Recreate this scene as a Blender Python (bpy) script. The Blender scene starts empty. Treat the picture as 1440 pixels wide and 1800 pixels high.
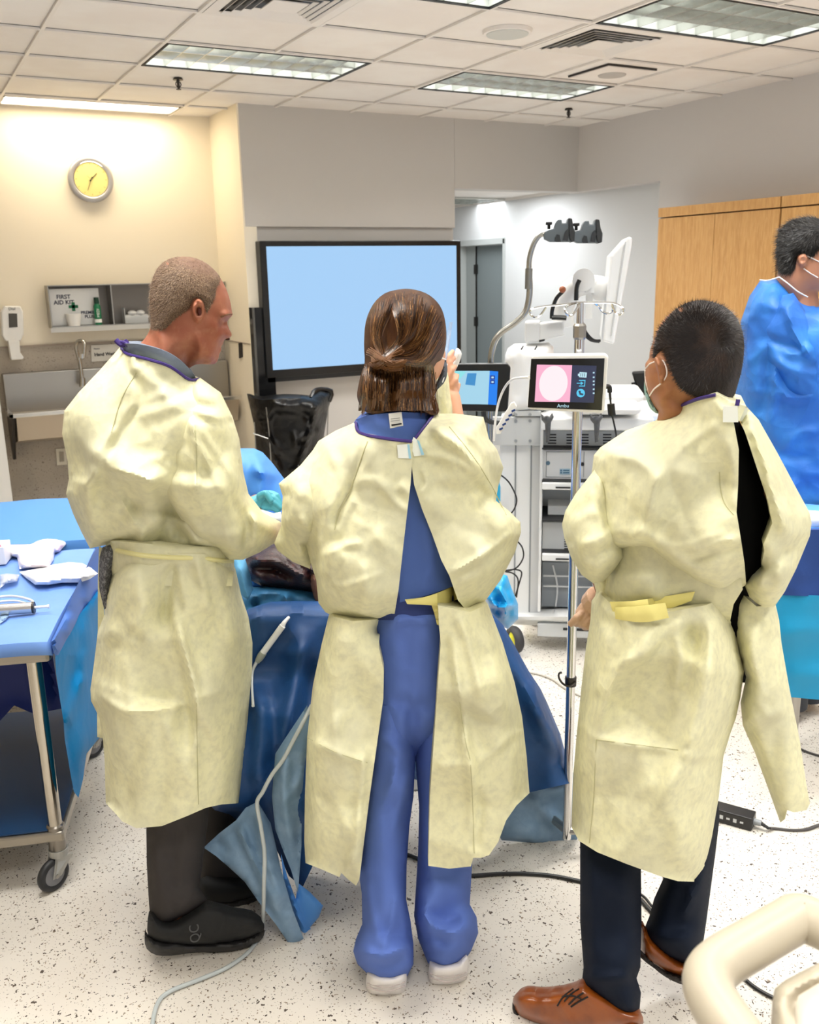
import bpy, math, random
import numpy as np
from mathutils import Vector, Matrix, geometry
sc = bpy.context.scene
COL = sc.collection
# ---------------- camera (pose solved from the ceiling grid) ----------------
EYE = 1.65; FPX = 1630.0
YAW, PITCH, ROLL = math.radians(28.43), math.radians(14.42), math.radians(1.172)
_F = Vector((math.sin(YAW)*math.cos(PITCH), math.cos(YAW)*math.cos(PITCH), -math.sin(PITCH)))
_R0 = Vector((math.cos(YAW), -math.sin(YAW), 0.0)); _D0 = _F.cross(_R0)
_c, _s = math.cos(ROLL), math.sin(ROLL)
_R = _c*_R0 + _s*_D0; _D = -_s*_R0 + _c*_D0
cam_d = bpy.data.cameras.new('camera'); cam = bpy.data.objects.new('camera', cam_d); COL.objects.link(cam)
cam.matrix_world = Matrix(((_R.x, -_D.x, -_F.x, 0), (_R.y, -_D.y, -_F.y, 0), (_R.z, -_D.z, -_F.z, EYE), (0, 0, 0, 1)))
cam_d.sensor_fit = 'HORIZONTAL'; cam_d.sensor_width = 36.0; cam_d.lens = 36.0*FPX/1440.0
cam_d.clip_start = 0.05; cam_d.clip_end = 60
sc.camera = cam
# ---------------- world, exposure ----------------
w = bpy.data.worlds.new('world'); sc.world = w; w.use_nodes = True
w.node_tree.nodes['Background'].inputs[0].default_value = (0.93, 0.96, 1.0, 1)
w.node_tree.nodes['Background'].inputs[1].default_value = 0.52
sc.view_settings.view_transform = 'Standard'; sc.view_settings.look = 'None'
sc.view_settings.gamma = 1.0; sc.view_settings.use_curve_mapping = False
sc.view_settings.exposure = 0.80
LIGHT_W = 20.0
# ---------------- pixel -> place ----------------
O = np.array([0.0, 0.0, EYE]); _C = np.array([_R[:], _D[:], _F[:]])
def ray(u, v): return _C.T @ np.array([(u-720)/FPX, (v-900)/FPX, 1.0])
def PX(u, v, X): d = ray(u, v); return O + d*X/d[0]
def PY(u, v, Y): d = ray(u, v); return O + d*Y/d[1]
def PZ(u, v, z=0.0): d = ray(u, v); return O + d*(z-EYE)/d[2]
class Frame:
    """an upright plane facing the viewer's side of the room at a ground point; n points away"""
    def __init__(s, x, y, ang=None):
        s.o = np.array([x, y, 0.0])
        n = np.array([x, y, 0.0]) if ang is None else np.array([math.sin(ang), math.cos(ang), 0.0])
        s.n = n/np.linalg.norm(n); s.r = np.array([s.n[1], -s.n[0], 0.0]); s.dist = float(s.o @ s.n)
    def P(s, u, v, d=0.0):
        q = ray(u, v); return O + q*(s.dist+d)/(q @ s.n)
    def PP(s, U, V, Dp):
        q = (np.stack([(U-720)/FPX, (V-900)/FPX, np.ones_like(U)], 1)) @ _C
        return O + q*((s.dist+Dp)/(q @ s.n))[:, None]
    def W(s, r, d, z): return s.o + s.r*r + s.n*d + np.array([0, 0, z])
    def L(s, u, v, d=0.0):
        p = s.P(u, v, d)-s.o; return float(p @ s.r), float(p[2])
# ---------------- materials ----------------
def lin(h):
    if isinstance(h, tuple): return h
    h = h.lstrip('#'); c = [int(h[i:i+2], 16)/255 for i in (0, 2, 4)]
    return tuple(((x/12.92) if x <= .04045 else ((x+.055)/1.055)**2.4) for x in c)
MC = {}
SCR = 1.0/2**sc.view_settings.exposure
def mat(name, col, rough=.5, metal=0., bump=None, var=None, emit=None, trans=0., spec=None, sss=None, stretch=None, alpha=None, fine=None, crumple=None, coat=0., ior=None, sheen=0.):
    if name in MC: return MC[name]
    m = bpy.data.materials.new(name); m.use_nodes = True; nt = m.node_tree; N = nt.nodes; Lk = nt.links
    b = N['Principled BSDF']; c = lin(col)+(1,)
    b.inputs['Base Color'].default_value = c; b.inputs['Roughness'].default_value = rough; b.inputs['Metallic'].default_value = metal
    if spec is not None: b.inputs['Specular IOR Level'].default_value = spec
    if trans: b.inputs['Transmission Weight'].default_value = trans
    if ior: b.inputs['IOR'].default_value = ior
    if alpha is not None: b.inputs['Alpha'].default_value = alpha
    if coat: b.inputs['Coat Weight'].default_value = coat
    if sheen: b.inputs['Sheen Weight'].default_value = sheen
    if sss: b.inputs['Subsurface Weight'].default_value = sss[0]; b.inputs['Subsurface Radius'].default_value = sss[1]; b.inputs['Subsurface Scale'].default_value = sss[2]
    if emit: b.inputs['Emission Color'].default_value = lin(emit[0])+(1,); b.inputs['Emission Strength'].default_value = emit[1]
    tc = N.new('ShaderNodeTexCoord'); src = tc.outputs['Object']
    if stretch:
        mp = N.new('ShaderNodeMapping'); mp.inputs['Scale'].default_value = stretch; Lk.new(src, mp.inputs[0]); src = mp.outputs[0]
    colout = None
    def noise(scale, det=4, ro=.55):
        n = N.new('ShaderNodeTexNoise'); n.inputs['Scale'].default_value = scale; n.inputs['Detail'].default_value = det; n.inputs['Roughness'].default_value = ro
        Lk.new(src, n.inputs['Vector']); return n.outputs['Fac']
    def mix(fac, a, bcol):
        x = N.new('ShaderNodeMix'); x.data_type = 'RGBA'; Lk.new(fac, x.inputs[0])
        if a is None: x.inputs[6].default_value = c
        else: Lk.new(a, x.inputs[6])
        x.inputs[7].default_value = lin(bcol)+(1,); return x.outputs[2]
    for v in (var or []):
        f = noise(v[0], v[4] if len(v) > 4 else 4); r = N.new('ShaderNodeMapRange'); Lk.new(f, r.inputs[0])
        r.inputs[1].default_value = v[2]; r.inputs[2].default_value = v[3]; colout = mix(r.outputs[0], colout, v[1])
    if fine:   # sharp little chips: (scale, colour, threshold)
        for sca, cc, th in fine:
            vo = N.new('ShaderNodeTexVoronoi'); vo.inputs['Scale'].default_value = sca
            nz = N.new('ShaderNodeTexNoise'); nz.inputs['Scale'].default_value = sca*1.1; nz.inputs['Detail'].default_value = 2
            Lk.new(src, nz.inputs['Vector']); ad = N.new('ShaderNodeMix'); ad.data_type = 'VECTOR'; ad.inputs[0].default_value = .03*60/sca
            Lk.new(src, ad.inputs[4]); Lk.new(nz.outputs['Color'], ad.inputs[5]); Lk.new(ad.outputs[1], vo.inputs['Vector'])
            sp = N.new('ShaderNodeSeparateColor'); Lk.new(vo.outputs['Color'], sp.inputs[0])
            mu = N.new('ShaderNodeMath'); mu.operation = 'MULTIPLY'; Lk.new(sp.outputs[0], mu.inputs[0]); mu.inputs[1].default_value = th
            lt = N.new('ShaderNodeMath'); lt.operation = 'LESS_THAN'; Lk.new(vo.outputs['Distance'], lt.inputs[0]); Lk.new(mu.outputs[0], lt.inputs[1])
            colout = mix(lt.outputs[0], colout, cc)
    if colout is not None: Lk.new(colout, b.inputs['Base Color'])
    prev = None
    for bp in (bump or []):
        f = noise(bp[0], 5); bn = N.new('ShaderNodeBump'); bn.inputs['Strength'].default_value = bp[1]; bn.inputs['Distance'].default_value = bp[2]
        Lk.new(f, bn.inputs['Height'])
        if prev is not None: Lk.new(prev, bn.inputs['Normal'])
        prev = bn.outputs[0]
    for cs in (crumple or []):   # crisp folded-paper facets
        nz = N.new('ShaderNodeTexNoise'); nz.inputs['Scale'].default_value = cs[0]*.6; nz.inputs['Detail'].default_value = 2; Lk.new(src, nz.inputs['Vector'])
        ad = N.new('ShaderNodeMix'); ad.data_type = 'VECTOR'; ad.inputs[0].default_value = cs[3]; Lk.new(src, ad.inputs[4]); Lk.new(nz.outputs['Color'], ad.inputs[5])
        vo = N.new('ShaderNodeTexVoronoi'); vo.feature = 'F1'; vo.inputs['Scale'].default_value = cs[0]; Lk.new(ad.outputs[1], vo.inputs['Vector'])
        bn = N.new('ShaderNodeBump'); bn.inputs['Strength'].default_value = cs[1]; bn.inputs['Distance'].default_value = cs[2]; Lk.new(vo.outputs['Distance'], bn.inputs['Height'])
        if prev is not None: Lk.new(prev, bn.inputs['Normal'])
        prev = bn.outputs[0]
    if prev is not None: Lk.new(prev, b.inputs['Normal'])
    MC[name] = m; return m
# ---------------- objects ----------------
def tag(o, label=None, cat=None, group=None, kind=None):
    if label: o['label'] = label
    if cat: o['category'] = cat
    if group: o['group'] = group
    if kind: o['kind'] = kind
    return o
def empty(name, loc, rz=0.0, label=None, cat=None, group=None):
    o = bpy.data.objects.new(name, None); COL.objects.link(o); o.empty_display_size = .05
    o.matrix_world = Matrix.Translation(Vector(loc)) @ Matrix.Rotation(rz, 4, 'Z')
    return tag(o, label, cat, group)
def crom(pts, n, closed=False):
    P = np.array(pts, float); out = []; m = len(P)
    rng = range(m) if closed else range(m-1)
    for i in rng:
        if closed: a, b, c, d = P[(i-1) % m], P[i], P[(i+1) % m], P[(i+2) % m]
        else: a, b, c, d = P[max(i-1, 0)], P[i], P[i+1], P[min(i+2, m-1)]
        for k in range(n):
            t = k/n; out.append(.5*((2*b)+(-a+c)*t+(2*a-5*b+4*c-d)*t*t+(-a+3*b-3*c+d)*t**3))
    if not closed: out.append(P[-1])
    return np.array(out)
class MB:
    def __init__(s): s.v = []; s.f = []
    def add(s, V, F):
        o = len(s.v); s.v += [tuple(float(c) for c in p) for p in V]; s.f += [tuple(i+o for i in f) for f in F]; return s
    def box(s, c, size, rz=0., rx=0., ry=0., M=None):
        x, y, z = [k/2 for k in size]; R = (Matrix.Rotation(rz, 3, 'Z') @ Matrix.Rotation(ry, 3, 'Y') @ Matrix.Rotation(rx, 3, 'X')) if M is None else M
        V = [Vector(c)+R @ Vector((a*x, b*y, d*z)) for a in (-1, 1) for b in (-1, 1) for d in (-1, 1)]
        return s.add(V, [(0, 1, 3, 2), (4, 6, 7, 5), (0, 4, 5, 1), (2, 3, 7, 6), (0, 2, 6, 4), (1, 5, 7, 3)])
    def bb(s, lo, hi): return s.box([(a+b)/2 for a, b in zip(lo, hi)], [abs(b-a) for a, b in zip(lo, hi)])
    def fbox(s, fr, u0, v0, u1, v1, d0, d1, inset=0):
        """box in a frame whose face at depth d0 spans those two corners; runs back to depth d1"""
        um, vm = (u0+u1)/2, (v0+v1)/2
        r0 = fr.L(u0, vm, d0)[0]; r1 = fr.L(u1, vm, d0)[0]; z0 = fr.L(um, v1, d0)[1]; z1 = fr.L(um, v0, d0)[1]
        V = [fr.W(r, d, z) for r in (r0, r1) for d in (d0, d1) for z in (z0, z1)]
        return s.add(V, [(0, 1, 3, 2), (4, 6, 7, 5), (0, 4, 5, 1), (2, 3, 7, 6), (0, 2, 6, 4), (1, 5, 7, 3)])
    def tube(s, pts, r, n=10, sub=6, flat=None, cap=True):
        P = np.array(pts, float)
        rr = np.array(r if hasattr(r, '__len__') else [r]*len(P), float)
        if sub > 1 and len(P) > 2:
            Q = crom(np.hstack([P, rr[:, None]]), sub); P = Q[:, :3]; rr = np.maximum(Q[:, 3], 1e-4)
        T = np.gradient(P, axis=0); T /= np.linalg.norm(T, axis=1)[:, None]+1e-12
        a = np.array([0, 0, 1.]) if abs(T[0][2]) < .9 else np.array([1., 0, 0]); N0 = np.cross(T[0], a); N0 /= np.linalg.norm(N0)
        V = []; F = []
        for i in range(len(P)):
            N0 = N0-T[i]*(N0 @ T[i]); N0 /= np.linalg.norm(N0)+1e-12; B = np.cross(T[i], N0)
            for k in range(n):
                th = 2*math.pi*k/n; V.append(P[i]+rr[i]*(math.cos(th)*N0+math.sin(th)*B))
        for i in range(len(P)-1):
            for k in range(n):
                F.append((i*n+k, i*n+(k+1) % n, (i+1)*n+(k+1) % n, (i+1)*n+k))
        if cap: F.append(tuple(range(n))[::-1]); F.append(tuple((len(P)-1)*n+k for k in range(n)))
        return s.add(V, F)
    def cyl(s, a, b, r0, r1=None, n=20): return s.tube([a, b], [r0, r0 if r1 is None else r1], n, 1)
    def ball(s, c, r, sc3=(1, 1, 1), n=16, M=None):
        V = []; F = []; M = M or Matrix.Identity(3)
        for i in range(n+1):
            ph = math.pi*i/n
            for k in range(2*n):
                th = math.pi*k/n; V.append(Vector(c)+M @ Vector((r*sc3[0]*math.sin(ph)*math.cos(th), r*sc3[1]*math.sin(ph)*math.sin(th), r*sc3[2]*math.cos(ph))))
        for i in range(n):
            for k in range(2*n): F.append((i*2*n+k, (i+1)*2*n+k, (i+1)*2*n+(k+1) % (2*n), i*2*n+(k+1) % (2*n)))
        return s.add(V, F)
    def prism(s, pts, vec):
        P = [Vector(p) for p in pts]; v = Vector(vec); m = len(P)
        return s.add(P+[p+v for p in P], [tuple(range(m))[::-1], tuple(range(m, 2*m))]+[(i, (i+1) % m, m+(i+1) % m, m+i) for i in range(m)])
    def torus(s, c, R, r, ax=(0, 0, 1), n=40, m=10, sq=1.0):
        ax = Vector(ax).normalized(); a = ax.orthogonal().normalized(); b = ax.cross(a); V = []; F = []
        for i in range(n):
            th = 2*math.pi*i/n; e = a*math.cos(th)+b*math.sin(th)
            for k in range(m):
                ph = 2*math.pi*k/m; V.append(Vector(c)+e*(R+r*math.cos(ph))+ax*(r*sq*math.sin(ph)))
        for i in range(n):
            for k in range(m): F.append((i*m+k, ((i+1) % n)*m+k, ((i+1) % n)*m+(k+1) % m, i*m+(k+1) % m))
        return s.add(V, F)
    def build(s, name, m, parent=None, smooth=False, bevel=0., ang=40, label=None, cat=None, group=None, kind=None, vox=0., relax=0, sub=0, origin=None):
        Mi = Matrix.Identity(4)
        if parent is not None:
            Mw = parent.matrix_basis.copy(); pp = parent.parent
            while pp is not None: Mw = pp.matrix_basis @ Mw; pp = pp.parent
            Mi = Mw.inverted()
        V = np.array(s.v, float)
        if parent is None:
            org = np.array([(V[:, 0].min()+V[:, 0].max())/2, (V[:, 1].min()+V[:, 1].max())/2, V[:, 2].min()]) if origin is None else np.array(origin, float)
            VV = V-org
        else:
            A = np.array(Mi); VV = V @ A[:3, :3].T+A[:3, 3]; org = None
        me = bpy.data.meshes.new(name); me.from_pydata(VV.tolist(), [], s.f); me.update()
        o = bpy.data.objects.new(name, me); COL.objects.link(o)
        if parent is not None: o.parent = parent
        else: o.location = Vector(org)
        if vox:
            md = o.modifiers.new('r', 'REMESH'); md.mode = 'VOXEL'; md.voxel_size = vox
            if relax: m2 = o.modifiers.new('s', 'SMOOTH'); m2.factor = .5; m2.iterations = relax
            dg = bpy.context.evaluated_depsgraph_get(); nm = bpy.data.meshes.new_from_object(o.evaluated_get(dg))
            o.modifiers.clear(); o.data = nm; me = nm; me.name = name
        else:
            import bmesh
            bm = bmesh.new(); bm.from_mesh(me); bmesh.ops.recalc_face_normals(bm, faces=bm.faces); bm.to_mesh(me); bm.free()
        if m is not None: me.materials.append(m) if not me.materials else None
        if smooth:
            me.polygons.foreach_set('use_smooth', [True]*len(me.polygons))
            if ang < 179 and not vox: me.set_sharp_from_angle(angle=math.radians(ang))
        if bevel:
            md = o.modifiers.new('b', 'BEVEL'); md.width = bevel; md.segments = 2; md.limit_method = 'ANGLE'; md.angle_limit = math.radians(40)
        if sub:
            md = o.modifiers.new('d', 'SUBSURF'); md.levels = sub; md.render_levels = sub
        return tag(o, label, cat, group, kind)
def copy_tree(o, dx=(0, 0, 0), label=None):
    c = o.copy(); COL.objects.link(c); c.location = Vector(o.location)+Vector(dx)
    if label: c['label'] = label
    for ch in list(o.children):
        d = ch.copy(); COL.objects.link(d); d.parent = c
        for g in list(ch.children): e = g.copy(); COL.objects.link(e); e.parent = d
    return c
def text(name, s, p, right, up, size, m, parent, spacing=1., ext=.0006, bold=0.):
    cu = bpy.data.curves.new(name, 'FONT'); cu.body = s; cu.size = size; cu.extrude = ext; cu.align_x = 'CENTER'; cu.align_y = 'CENTER'; cu.space_line = .95; cu.offset = bold
    o = bpy.data.objects.new(name, cu); COL.objects.link(o); dg = bpy.context.evaluated_depsgraph_get()
    me = bpy.data.meshes.new_from_object(o.evaluated_get(dg)); bpy.data.objects.remove(o)
    r = Vector(right).normalized(); u = Vector(up).normalized(); n = r.cross(u)
    mb = MB(); mb.add([Vector(p)+r*v.co.x*spacing+u*v.co.y+n*v.co.z for v in me.vertices], [tuple(q.vertices) for q in me.polygons])
    return mb.build(name, m, parent)
# ---------------- cloth and body volumes from outlines at a true distance ----------------
GAIN = 2.0
def seg_dist(P, A, B):
    d = B-A; L2 = (d**2).sum(1)+1e-9
    t = ((P[:, None, :]-A[None])*d[None]).sum(2)/L2; t = np.clip(t, 0, 1)
    q = A[None]+t[..., None]*d[None]; D = np.sqrt(((P[:, None, :]-q)**2).sum(2)); k = D.argmin(1); ii = np.arange(len(P))
    return D[ii, k], k, t[ii, k]
def crease_field(P, cr, mw=0.):
    z = np.zeros(len(P))
    for c in cr:
        pts, amp, wd = c[0], c[1], c[2]; kind = c[3] if len(c) > 3 else 'r'; wd = max(wd, mw)
        Q = np.array(pts, float)
        if len(Q) > 2: Q = crom(Q, 5)
        A, B = Q[:-1], Q[1:]
        lo = Q.min(0)-wd*4; hi = Q.max(0)+wd*4
        m = np.where((P[:, 0] > lo[0]) & (P[:, 0] < hi[0]) & (P[:, 1] > lo[1]) & (P[:, 1] < hi[1]))[0]
        if not len(m): continue
        D, k, t = seg_dist(P[m], A, B); s = (k+t)/len(A); fade = np.clip(np.minimum(s, 1-s)/.22, 0, 1)
        fade = fade*fade*(3-2*fade)
        if kind == 'r': g = np.exp(-(D/wd)**2)
        elif kind == 'k': g = np.clip(1-D/wd, 0, 1)          # knife-edge crease
        elif kind == 's':
            d = B[k]-A[k]; side = d[:, 0]*(P[m][:, 1]-A[k][:, 1])-d[:, 1]*(P[m][:, 0]-A[k][:, 0])
            g = np.where(side > 0, np.exp(-D/wd), 0)
        z[m] += amp*g*fade
    return z
FG = 1.1
def facet_field(P, fac, outline):
    """flat cloth facets between control heights, meeting in crisp folds"""
    C = np.array(fac, float); lo, hi = outline.min(0)-25, outline.max(0)+25
    B = [(x, y, 0.) for x in np.linspace(lo[0], hi[0], 5) for y in np.linspace(lo[1], hi[1], 7) if x in (lo[0], hi[0]) or y in (lo[1], hi[1])]
    A = np.vstack([C, np.array(B)])
    ov, _, of, orig, _, _ = geometry.delaunay_2d_cdt([Vector(q[:2]) for q in A.tolist()], [], [], 0, 1e-4)
    V = np.array([v[:] for v in ov]); H = np.array([A[o[0], 2] if o else 0. for o in orig]); z = np.zeros(len(P))
    for f in of:
        a, b, c = V[f[0]], V[f[1]], V[f[2]]; d = (b[0]-a[0])*(c[1]-a[1])-(b[1]-a[1])*(c[0]-a[0])
        if abs(d) < 1e-9: continue
        w1 = ((P[:, 0]-a[0])*(c[1]-a[1])-(P[:, 1]-a[1])*(c[0]-a[0]))/d; w2 = ((b[0]-a[0])*(P[:, 1]-a[1])-(b[1]-a[1])*(P[:, 0]-a[0]))/d
        m = (w1 >= -1e-6) & (w2 >= -1e-6) & (w1+w2 <= 1+1e-6); z[m] = (H[f[0]]*(1-w1-w2)+H[f[1]]*w1+H[f[2]]*w2)[m]
    return z
def rand_creases(rng, outline, n, ang, spread, ln, wd, amp, kind='k'):
    P = np.array(outline, float); lo, hi = P.min(0), P.max(0); out = []
    for _ in range(n):
        c = lo+(hi-lo)*rng.random(2); a = math.radians(ang+rng.normal()*spread); L = ln*(.5+rng.random())
        d = np.array([math.cos(a), math.sin(a)])*L/2; e = np.array([-d[1], d[0]])*rng.normal()*.18
        out.append(([tuple(c-d), tuple(c+e), tuple(c+d)], amp*(rng.random()*1.6-.6), wd*(.6+rng.random()), kind))
    return out
def inflate(mb, fr, outline, T, wpx, d0=0., cuts=(), cr=(), step=9., back=None, sub=1, tilt=None, ref=None, eps=0., wr=(), seed=1, lap=4, waves=0., sym=False, power=.5, fac=None):
    """closed volume: the outline (image pixels, unprojected at its own depth), rounded over along its uncut edges"""
    rng = np.random.default_rng(seed); O2 = np.array(outline, float)
    cutset = set(cuts); segs = []; m = len(O2)
    for i in range(m):
        a, b = O2[i], O2[(i+1) % m]; k = max(1, int(np.linalg.norm(b-a)/step)); 
        for j in range(k): segs.append((a+(b-a)*j/k, a+(b-a)*(j+1)/k, i in cutset))
    if sub > 1:   # smoothed outline
        Q = crom(O2, sub, True); segs = []; M = len(Q)
        for i in range(M):
            a, b = Q[i], Q[(i+1) % M]; k = max(1, int(np.linalg.norm(b-a)/step+.5))
            for j in range(k): segs.append((a+(b-a)*j/k, a+(b-a)*(j+1)/k, (i//sub) in cutset))
    Bp = np.array([s_[0] for s_ in segs]); A = Bp; Bn = np.array([s_[1] for s_ in segs]); cut = np.array([s_[2] for s_ in segs])
    lo, hi = Bp.min(0), Bp.max(0)
    gx = np.arange(lo[0], hi[0], step); gy = np.arange(lo[1], hi[1], step*.9)
    G = np.array([(x+(step/2 if j % 2 else 0), y) for j, y in enumerate(gy) for x in gx])
    # inside test
    x, y = G[:, 0][:, None], G[:, 1][:, None]; x0, y0, x1, y1 = A[:, 0], A[:, 1], Bn[:, 0], Bn[:, 1]
    cnd = ((y0 > y) != (y1 > y)) & (x < (x1-x0)*(y-y0)/(y1-y0+1e-12)+x0); G = G[cnd.sum(1) % 2 == 1]
    if len(G): D, _, _ = seg_dist(G, A, Bn); G = G[D > step*.45]
    allp = np.vstack([Bp, G]) if len(G) else Bp
    nb = len(Bp)
    ov, oe, of, _, _, _ = geometry.delaunay_2d_cdt([Vector(p) for p in allp.tolist()], [], [list(range(nb))], 1, 1e-4)
    Pp = np.array([v[:] for v in ov]); F = [tuple(f) for f in of]
    # boundary
    from collections import Counter
    ec = Counter(); ed = {}
    for f in F:
        for i in range(3):
            a, b = f[i], f[(i+1) % 3]; ec[(min(a, b), max(a, b))] += 1; ed[(a, b)] = 1
    bed = [(a, b) for (a, b) in ed if ec[(min(a, b), max(a, b))] == 1]
    def prof(P, A, Bn, cut, T, w):
        r = ~cut
        if not r.any(): return np.full(len(P), T)
        D, _, _ = seg_dist(P, A[r], Bn[r]); q = np.clip(D/w, 0, 1); return T*(1-(1-q)**2)**power
    if ref is None: t = prof(Pp, A, Bn, cut, T, wpx)
    else:
        RO = np.array(ref[0], float)
        if ref[3] > 1: RO = crom(RO, ref[3], True)
        RA, RB = RO, np.roll(RO, -1, 0); t = prof(Pp, RA, RB, np.zeros(len(RO), bool), ref[1], ref[2])
        xx, yy = Pp[:, 0][:, None], Pp[:, 1][:, None]
        ins = (((RA[:, 1] > yy) != (RB[:, 1] > yy)) & (xx < (RB[:, 0]-RA[:, 0])*(yy-RA[:, 1])/(RB[:, 1]-RA[:, 1]+1e-12)+RA[:, 0])).sum(1) % 2 == 1
        t = np.where(ins, t, 0)
        D, _, _ = seg_dist(Pp, A, Bn); t = t+eps*np.sqrt(np.clip(D/6., 0, 1))
    # smooth the medial ridges
    E = np.array(list(ec.keys())); deg = np.zeros(len(Pp)); np.add.at(deg, E[:, 0], 1); np.add.at(deg, E[:, 1], 1)
    isb = np.zeros(len(Pp), bool)
    for a, b in bed: isb[a] = isb[b] = True
    for _ in range(lap):
        s_ = np.zeros(len(Pp)); np.add.at(s_, E[:, 0], t[E[:, 1]]); np.add.at(s_, E[:, 1], t[E[:, 0]]); t = np.where(isb, t, .4*t+.6*s_/deg)
    cl = list(cr)
    for q in wr: cl += rand_creases(rng, O2, *((q[:5]+(q[5]*.42,)+q[6:]) if fac else q))
    z = crease_field(Pp, cl, step*1.7)*GAIN
    if fac: z += facet_field(Pp, fac, O2)*FG
    for _ in range(2 if fac else 1):
        s_ = np.zeros(len(Pp)); np.add.at(s_, E[:, 0], z[E[:, 1]]); np.add.at(s_, E[:, 1], z[E[:, 0]]); z = .45*z+.55*s_/deg
    if waves:
        for _ in range(7):
            a = rng.random()*6.28; k = 2*math.pi/(60+160*rng.random()); z += waves*.4*np.sin((Pp[:, 0]*math.cos(a)+Pp[:, 1]*math.sin(a)*.5)*k+rng.random()*6)
    own = prof(Pp, A, Bn, cut, 1., max(8., wpx*.35)) if ref is None else np.clip(t/max(T, 1e-3)*2, 0, 1)
    z = z*np.clip(own*1.4, 0, 1)
    dd = np.full(len(Pp), float(d0))
    if tilt:
        C = np.array(tilt, float); D2 = ((Pp[:, None]-C[None, :, :2])**2).sum(2)+400.; W = 1/D2**1.5; dd = dd+(W*C[:, 2]).sum(1)/W.sum(1)
    tb = t*(1. if back is None else back/max(T, 1e-6)); n = len(Pp)
    U, Vv = Pp[:, 0], Pp[:, 1]
    front = fr.PP(U, Vv, dd-t-z); mid = fr.PP(U, Vv, dd); bk = mid+fr.n[None]*(tb+(z if sym else 0)+1e-4)[:, None]
    F2 = [tuple(f) for f in F]+[(f[0]+n, f[2]+n, f[1]+n) for f in F]+[(b, a, a+n, b+n) for a, b in bed]
    mb.add(np.vstack([front, bk]), F2)
    return dict(px=Pp, front=front, t=t, tri=F, dd=dd, dep=dd-t-z)
def tuft(mb, inf, fr, n, ln, flow, seed=3, wid=.0006, lift=.5, off=0.):
    """short hairs standing on a surface made by inflate; flow(u,v)->(du,dv) pixel direction of the lie"""
    rng = np.random.default_rng(seed); tri = np.array(inf['tri']); V = inf['front']; P = inf['px']
    a = P[tri]; ar = np.abs((a[:, 1, 0]-a[:, 0, 0])*(a[:, 2, 1]-a[:, 0, 1])-(a[:, 1, 1]-a[:, 0, 1])*(a[:, 2, 0]-a[:, 0, 0]))
    idx = rng.choice(len(tri), n, p=ar/ar.sum()); b = rng.dirichlet((1, 1, 1), n)
    pos = (V[tri[idx]]*b[..., None]).sum(1); pp = (P[tri[idx]]*b[..., None]).sum(1)
    e1 = V[tri[idx, 1]]-V[tri[idx, 0]]; e2 = V[tri[idx, 2]]-V[tri[idx, 0]]; nr = np.cross(e1, e2); nr /= np.linalg.norm(nr, axis=1)[:, None]+1e-12
    s = np.sign((nr*(O-pos)).sum(1)); nr *= np.where(s == 0, 1, s)[:, None]
    VV = []; FF = []; up = np.array([0, 0, 1.])
    for i in range(n):
        du, dv = flow(*pp[i]); d = fr.r*du-up*dv; d = d/(np.linalg.norm(d)+1e-9)+rng.normal(size=3)*.25
        d = d*(1-lift)+nr[i]*lift; d /= np.linalg.norm(d); L = ln*(.6+.8*rng.random())
        sd = np.cross(d, nr[i]); sd /= np.linalg.norm(sd)+1e-9; q = pos[i]+nr[i]*off; k = len(VV)
        VV += [q-sd*wid, q+sd*wid, q+d*L]; FF.append((k, k+1, k+2))
    mb.add(VV, FF)
def gun(mb, fr, pts, r, d=0., n=8, sub=5):   # tube along pixel points at depth(s)
    P = [fr.P(p[0], p[1], p[2] if len(p) > 2 else d) for p in pts]; mb.tube(P, r, n, sub)

def on(inf, fr, u, v, off=0.):
    k = ((inf['px']-np.array([[u, v]]))**2).sum(1); i = np.argsort(k)[:3]; wv = 1/(k[i]+1.); return fr.P(u, v, float((inf['dep'][i]*wv).sum()/wv.sum())-off)
def surf_tube(mb, inf, fr, pts, r, off=0., n=6, den=4):
    Q = crom(pts, den) if len(pts) > 2 else np.array(pts, float)
    mb.tube([on(inf, fr, u, v, off) for u, v in Q], r, n, 1)
def frame_at(u, dist, v=1100):
    d = ray(u, v); k = dist/math.hypot(d[0], d[1]); return Frame(d[0]*k, d[1]*k)
def hand(mb, fr, palm, fingers, pr=.026):
    """palm: (u,v,d) points of a thick tapering palm; fingers: each (points, base radius)"""
    P = [fr.P(*p) for p in palm]; mb.tube(P, [pr*.9, pr*1.05, pr][:len(P)] if len(P) <= 3 else pr, 14, 4)
    for p in P: mb.ball(p, pr, n=8)
    for pts, r in fingers:
        Q = [fr.P(*p) for p in pts]; k = len(Q); rr = [r*(1-.28*i/(k-1)) for i in range(k)]
        mb.tube(Q, rr, 10, 4); mb.ball(Q[-1], rr[-1], n=7); mb.ball(Q[0], r, n=7)
        for q_, r_ in list(zip(Q, rr))[1:-1]: mb.ball(q_, r_*1.08, n=7)

def patchS(parent, nm, fr, inf, pts, off, m, th=.0012):
    c = np.mean(np.array(pts, float), 0); i = ((inf['px']-c[None])**2).sum(1).argmin(); d = float(inf['dep'][i])-off
    MB().prism([fr.P(u, v, d) for u, v in pts], -fr.n*th).build(nm, m, parent)

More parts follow.
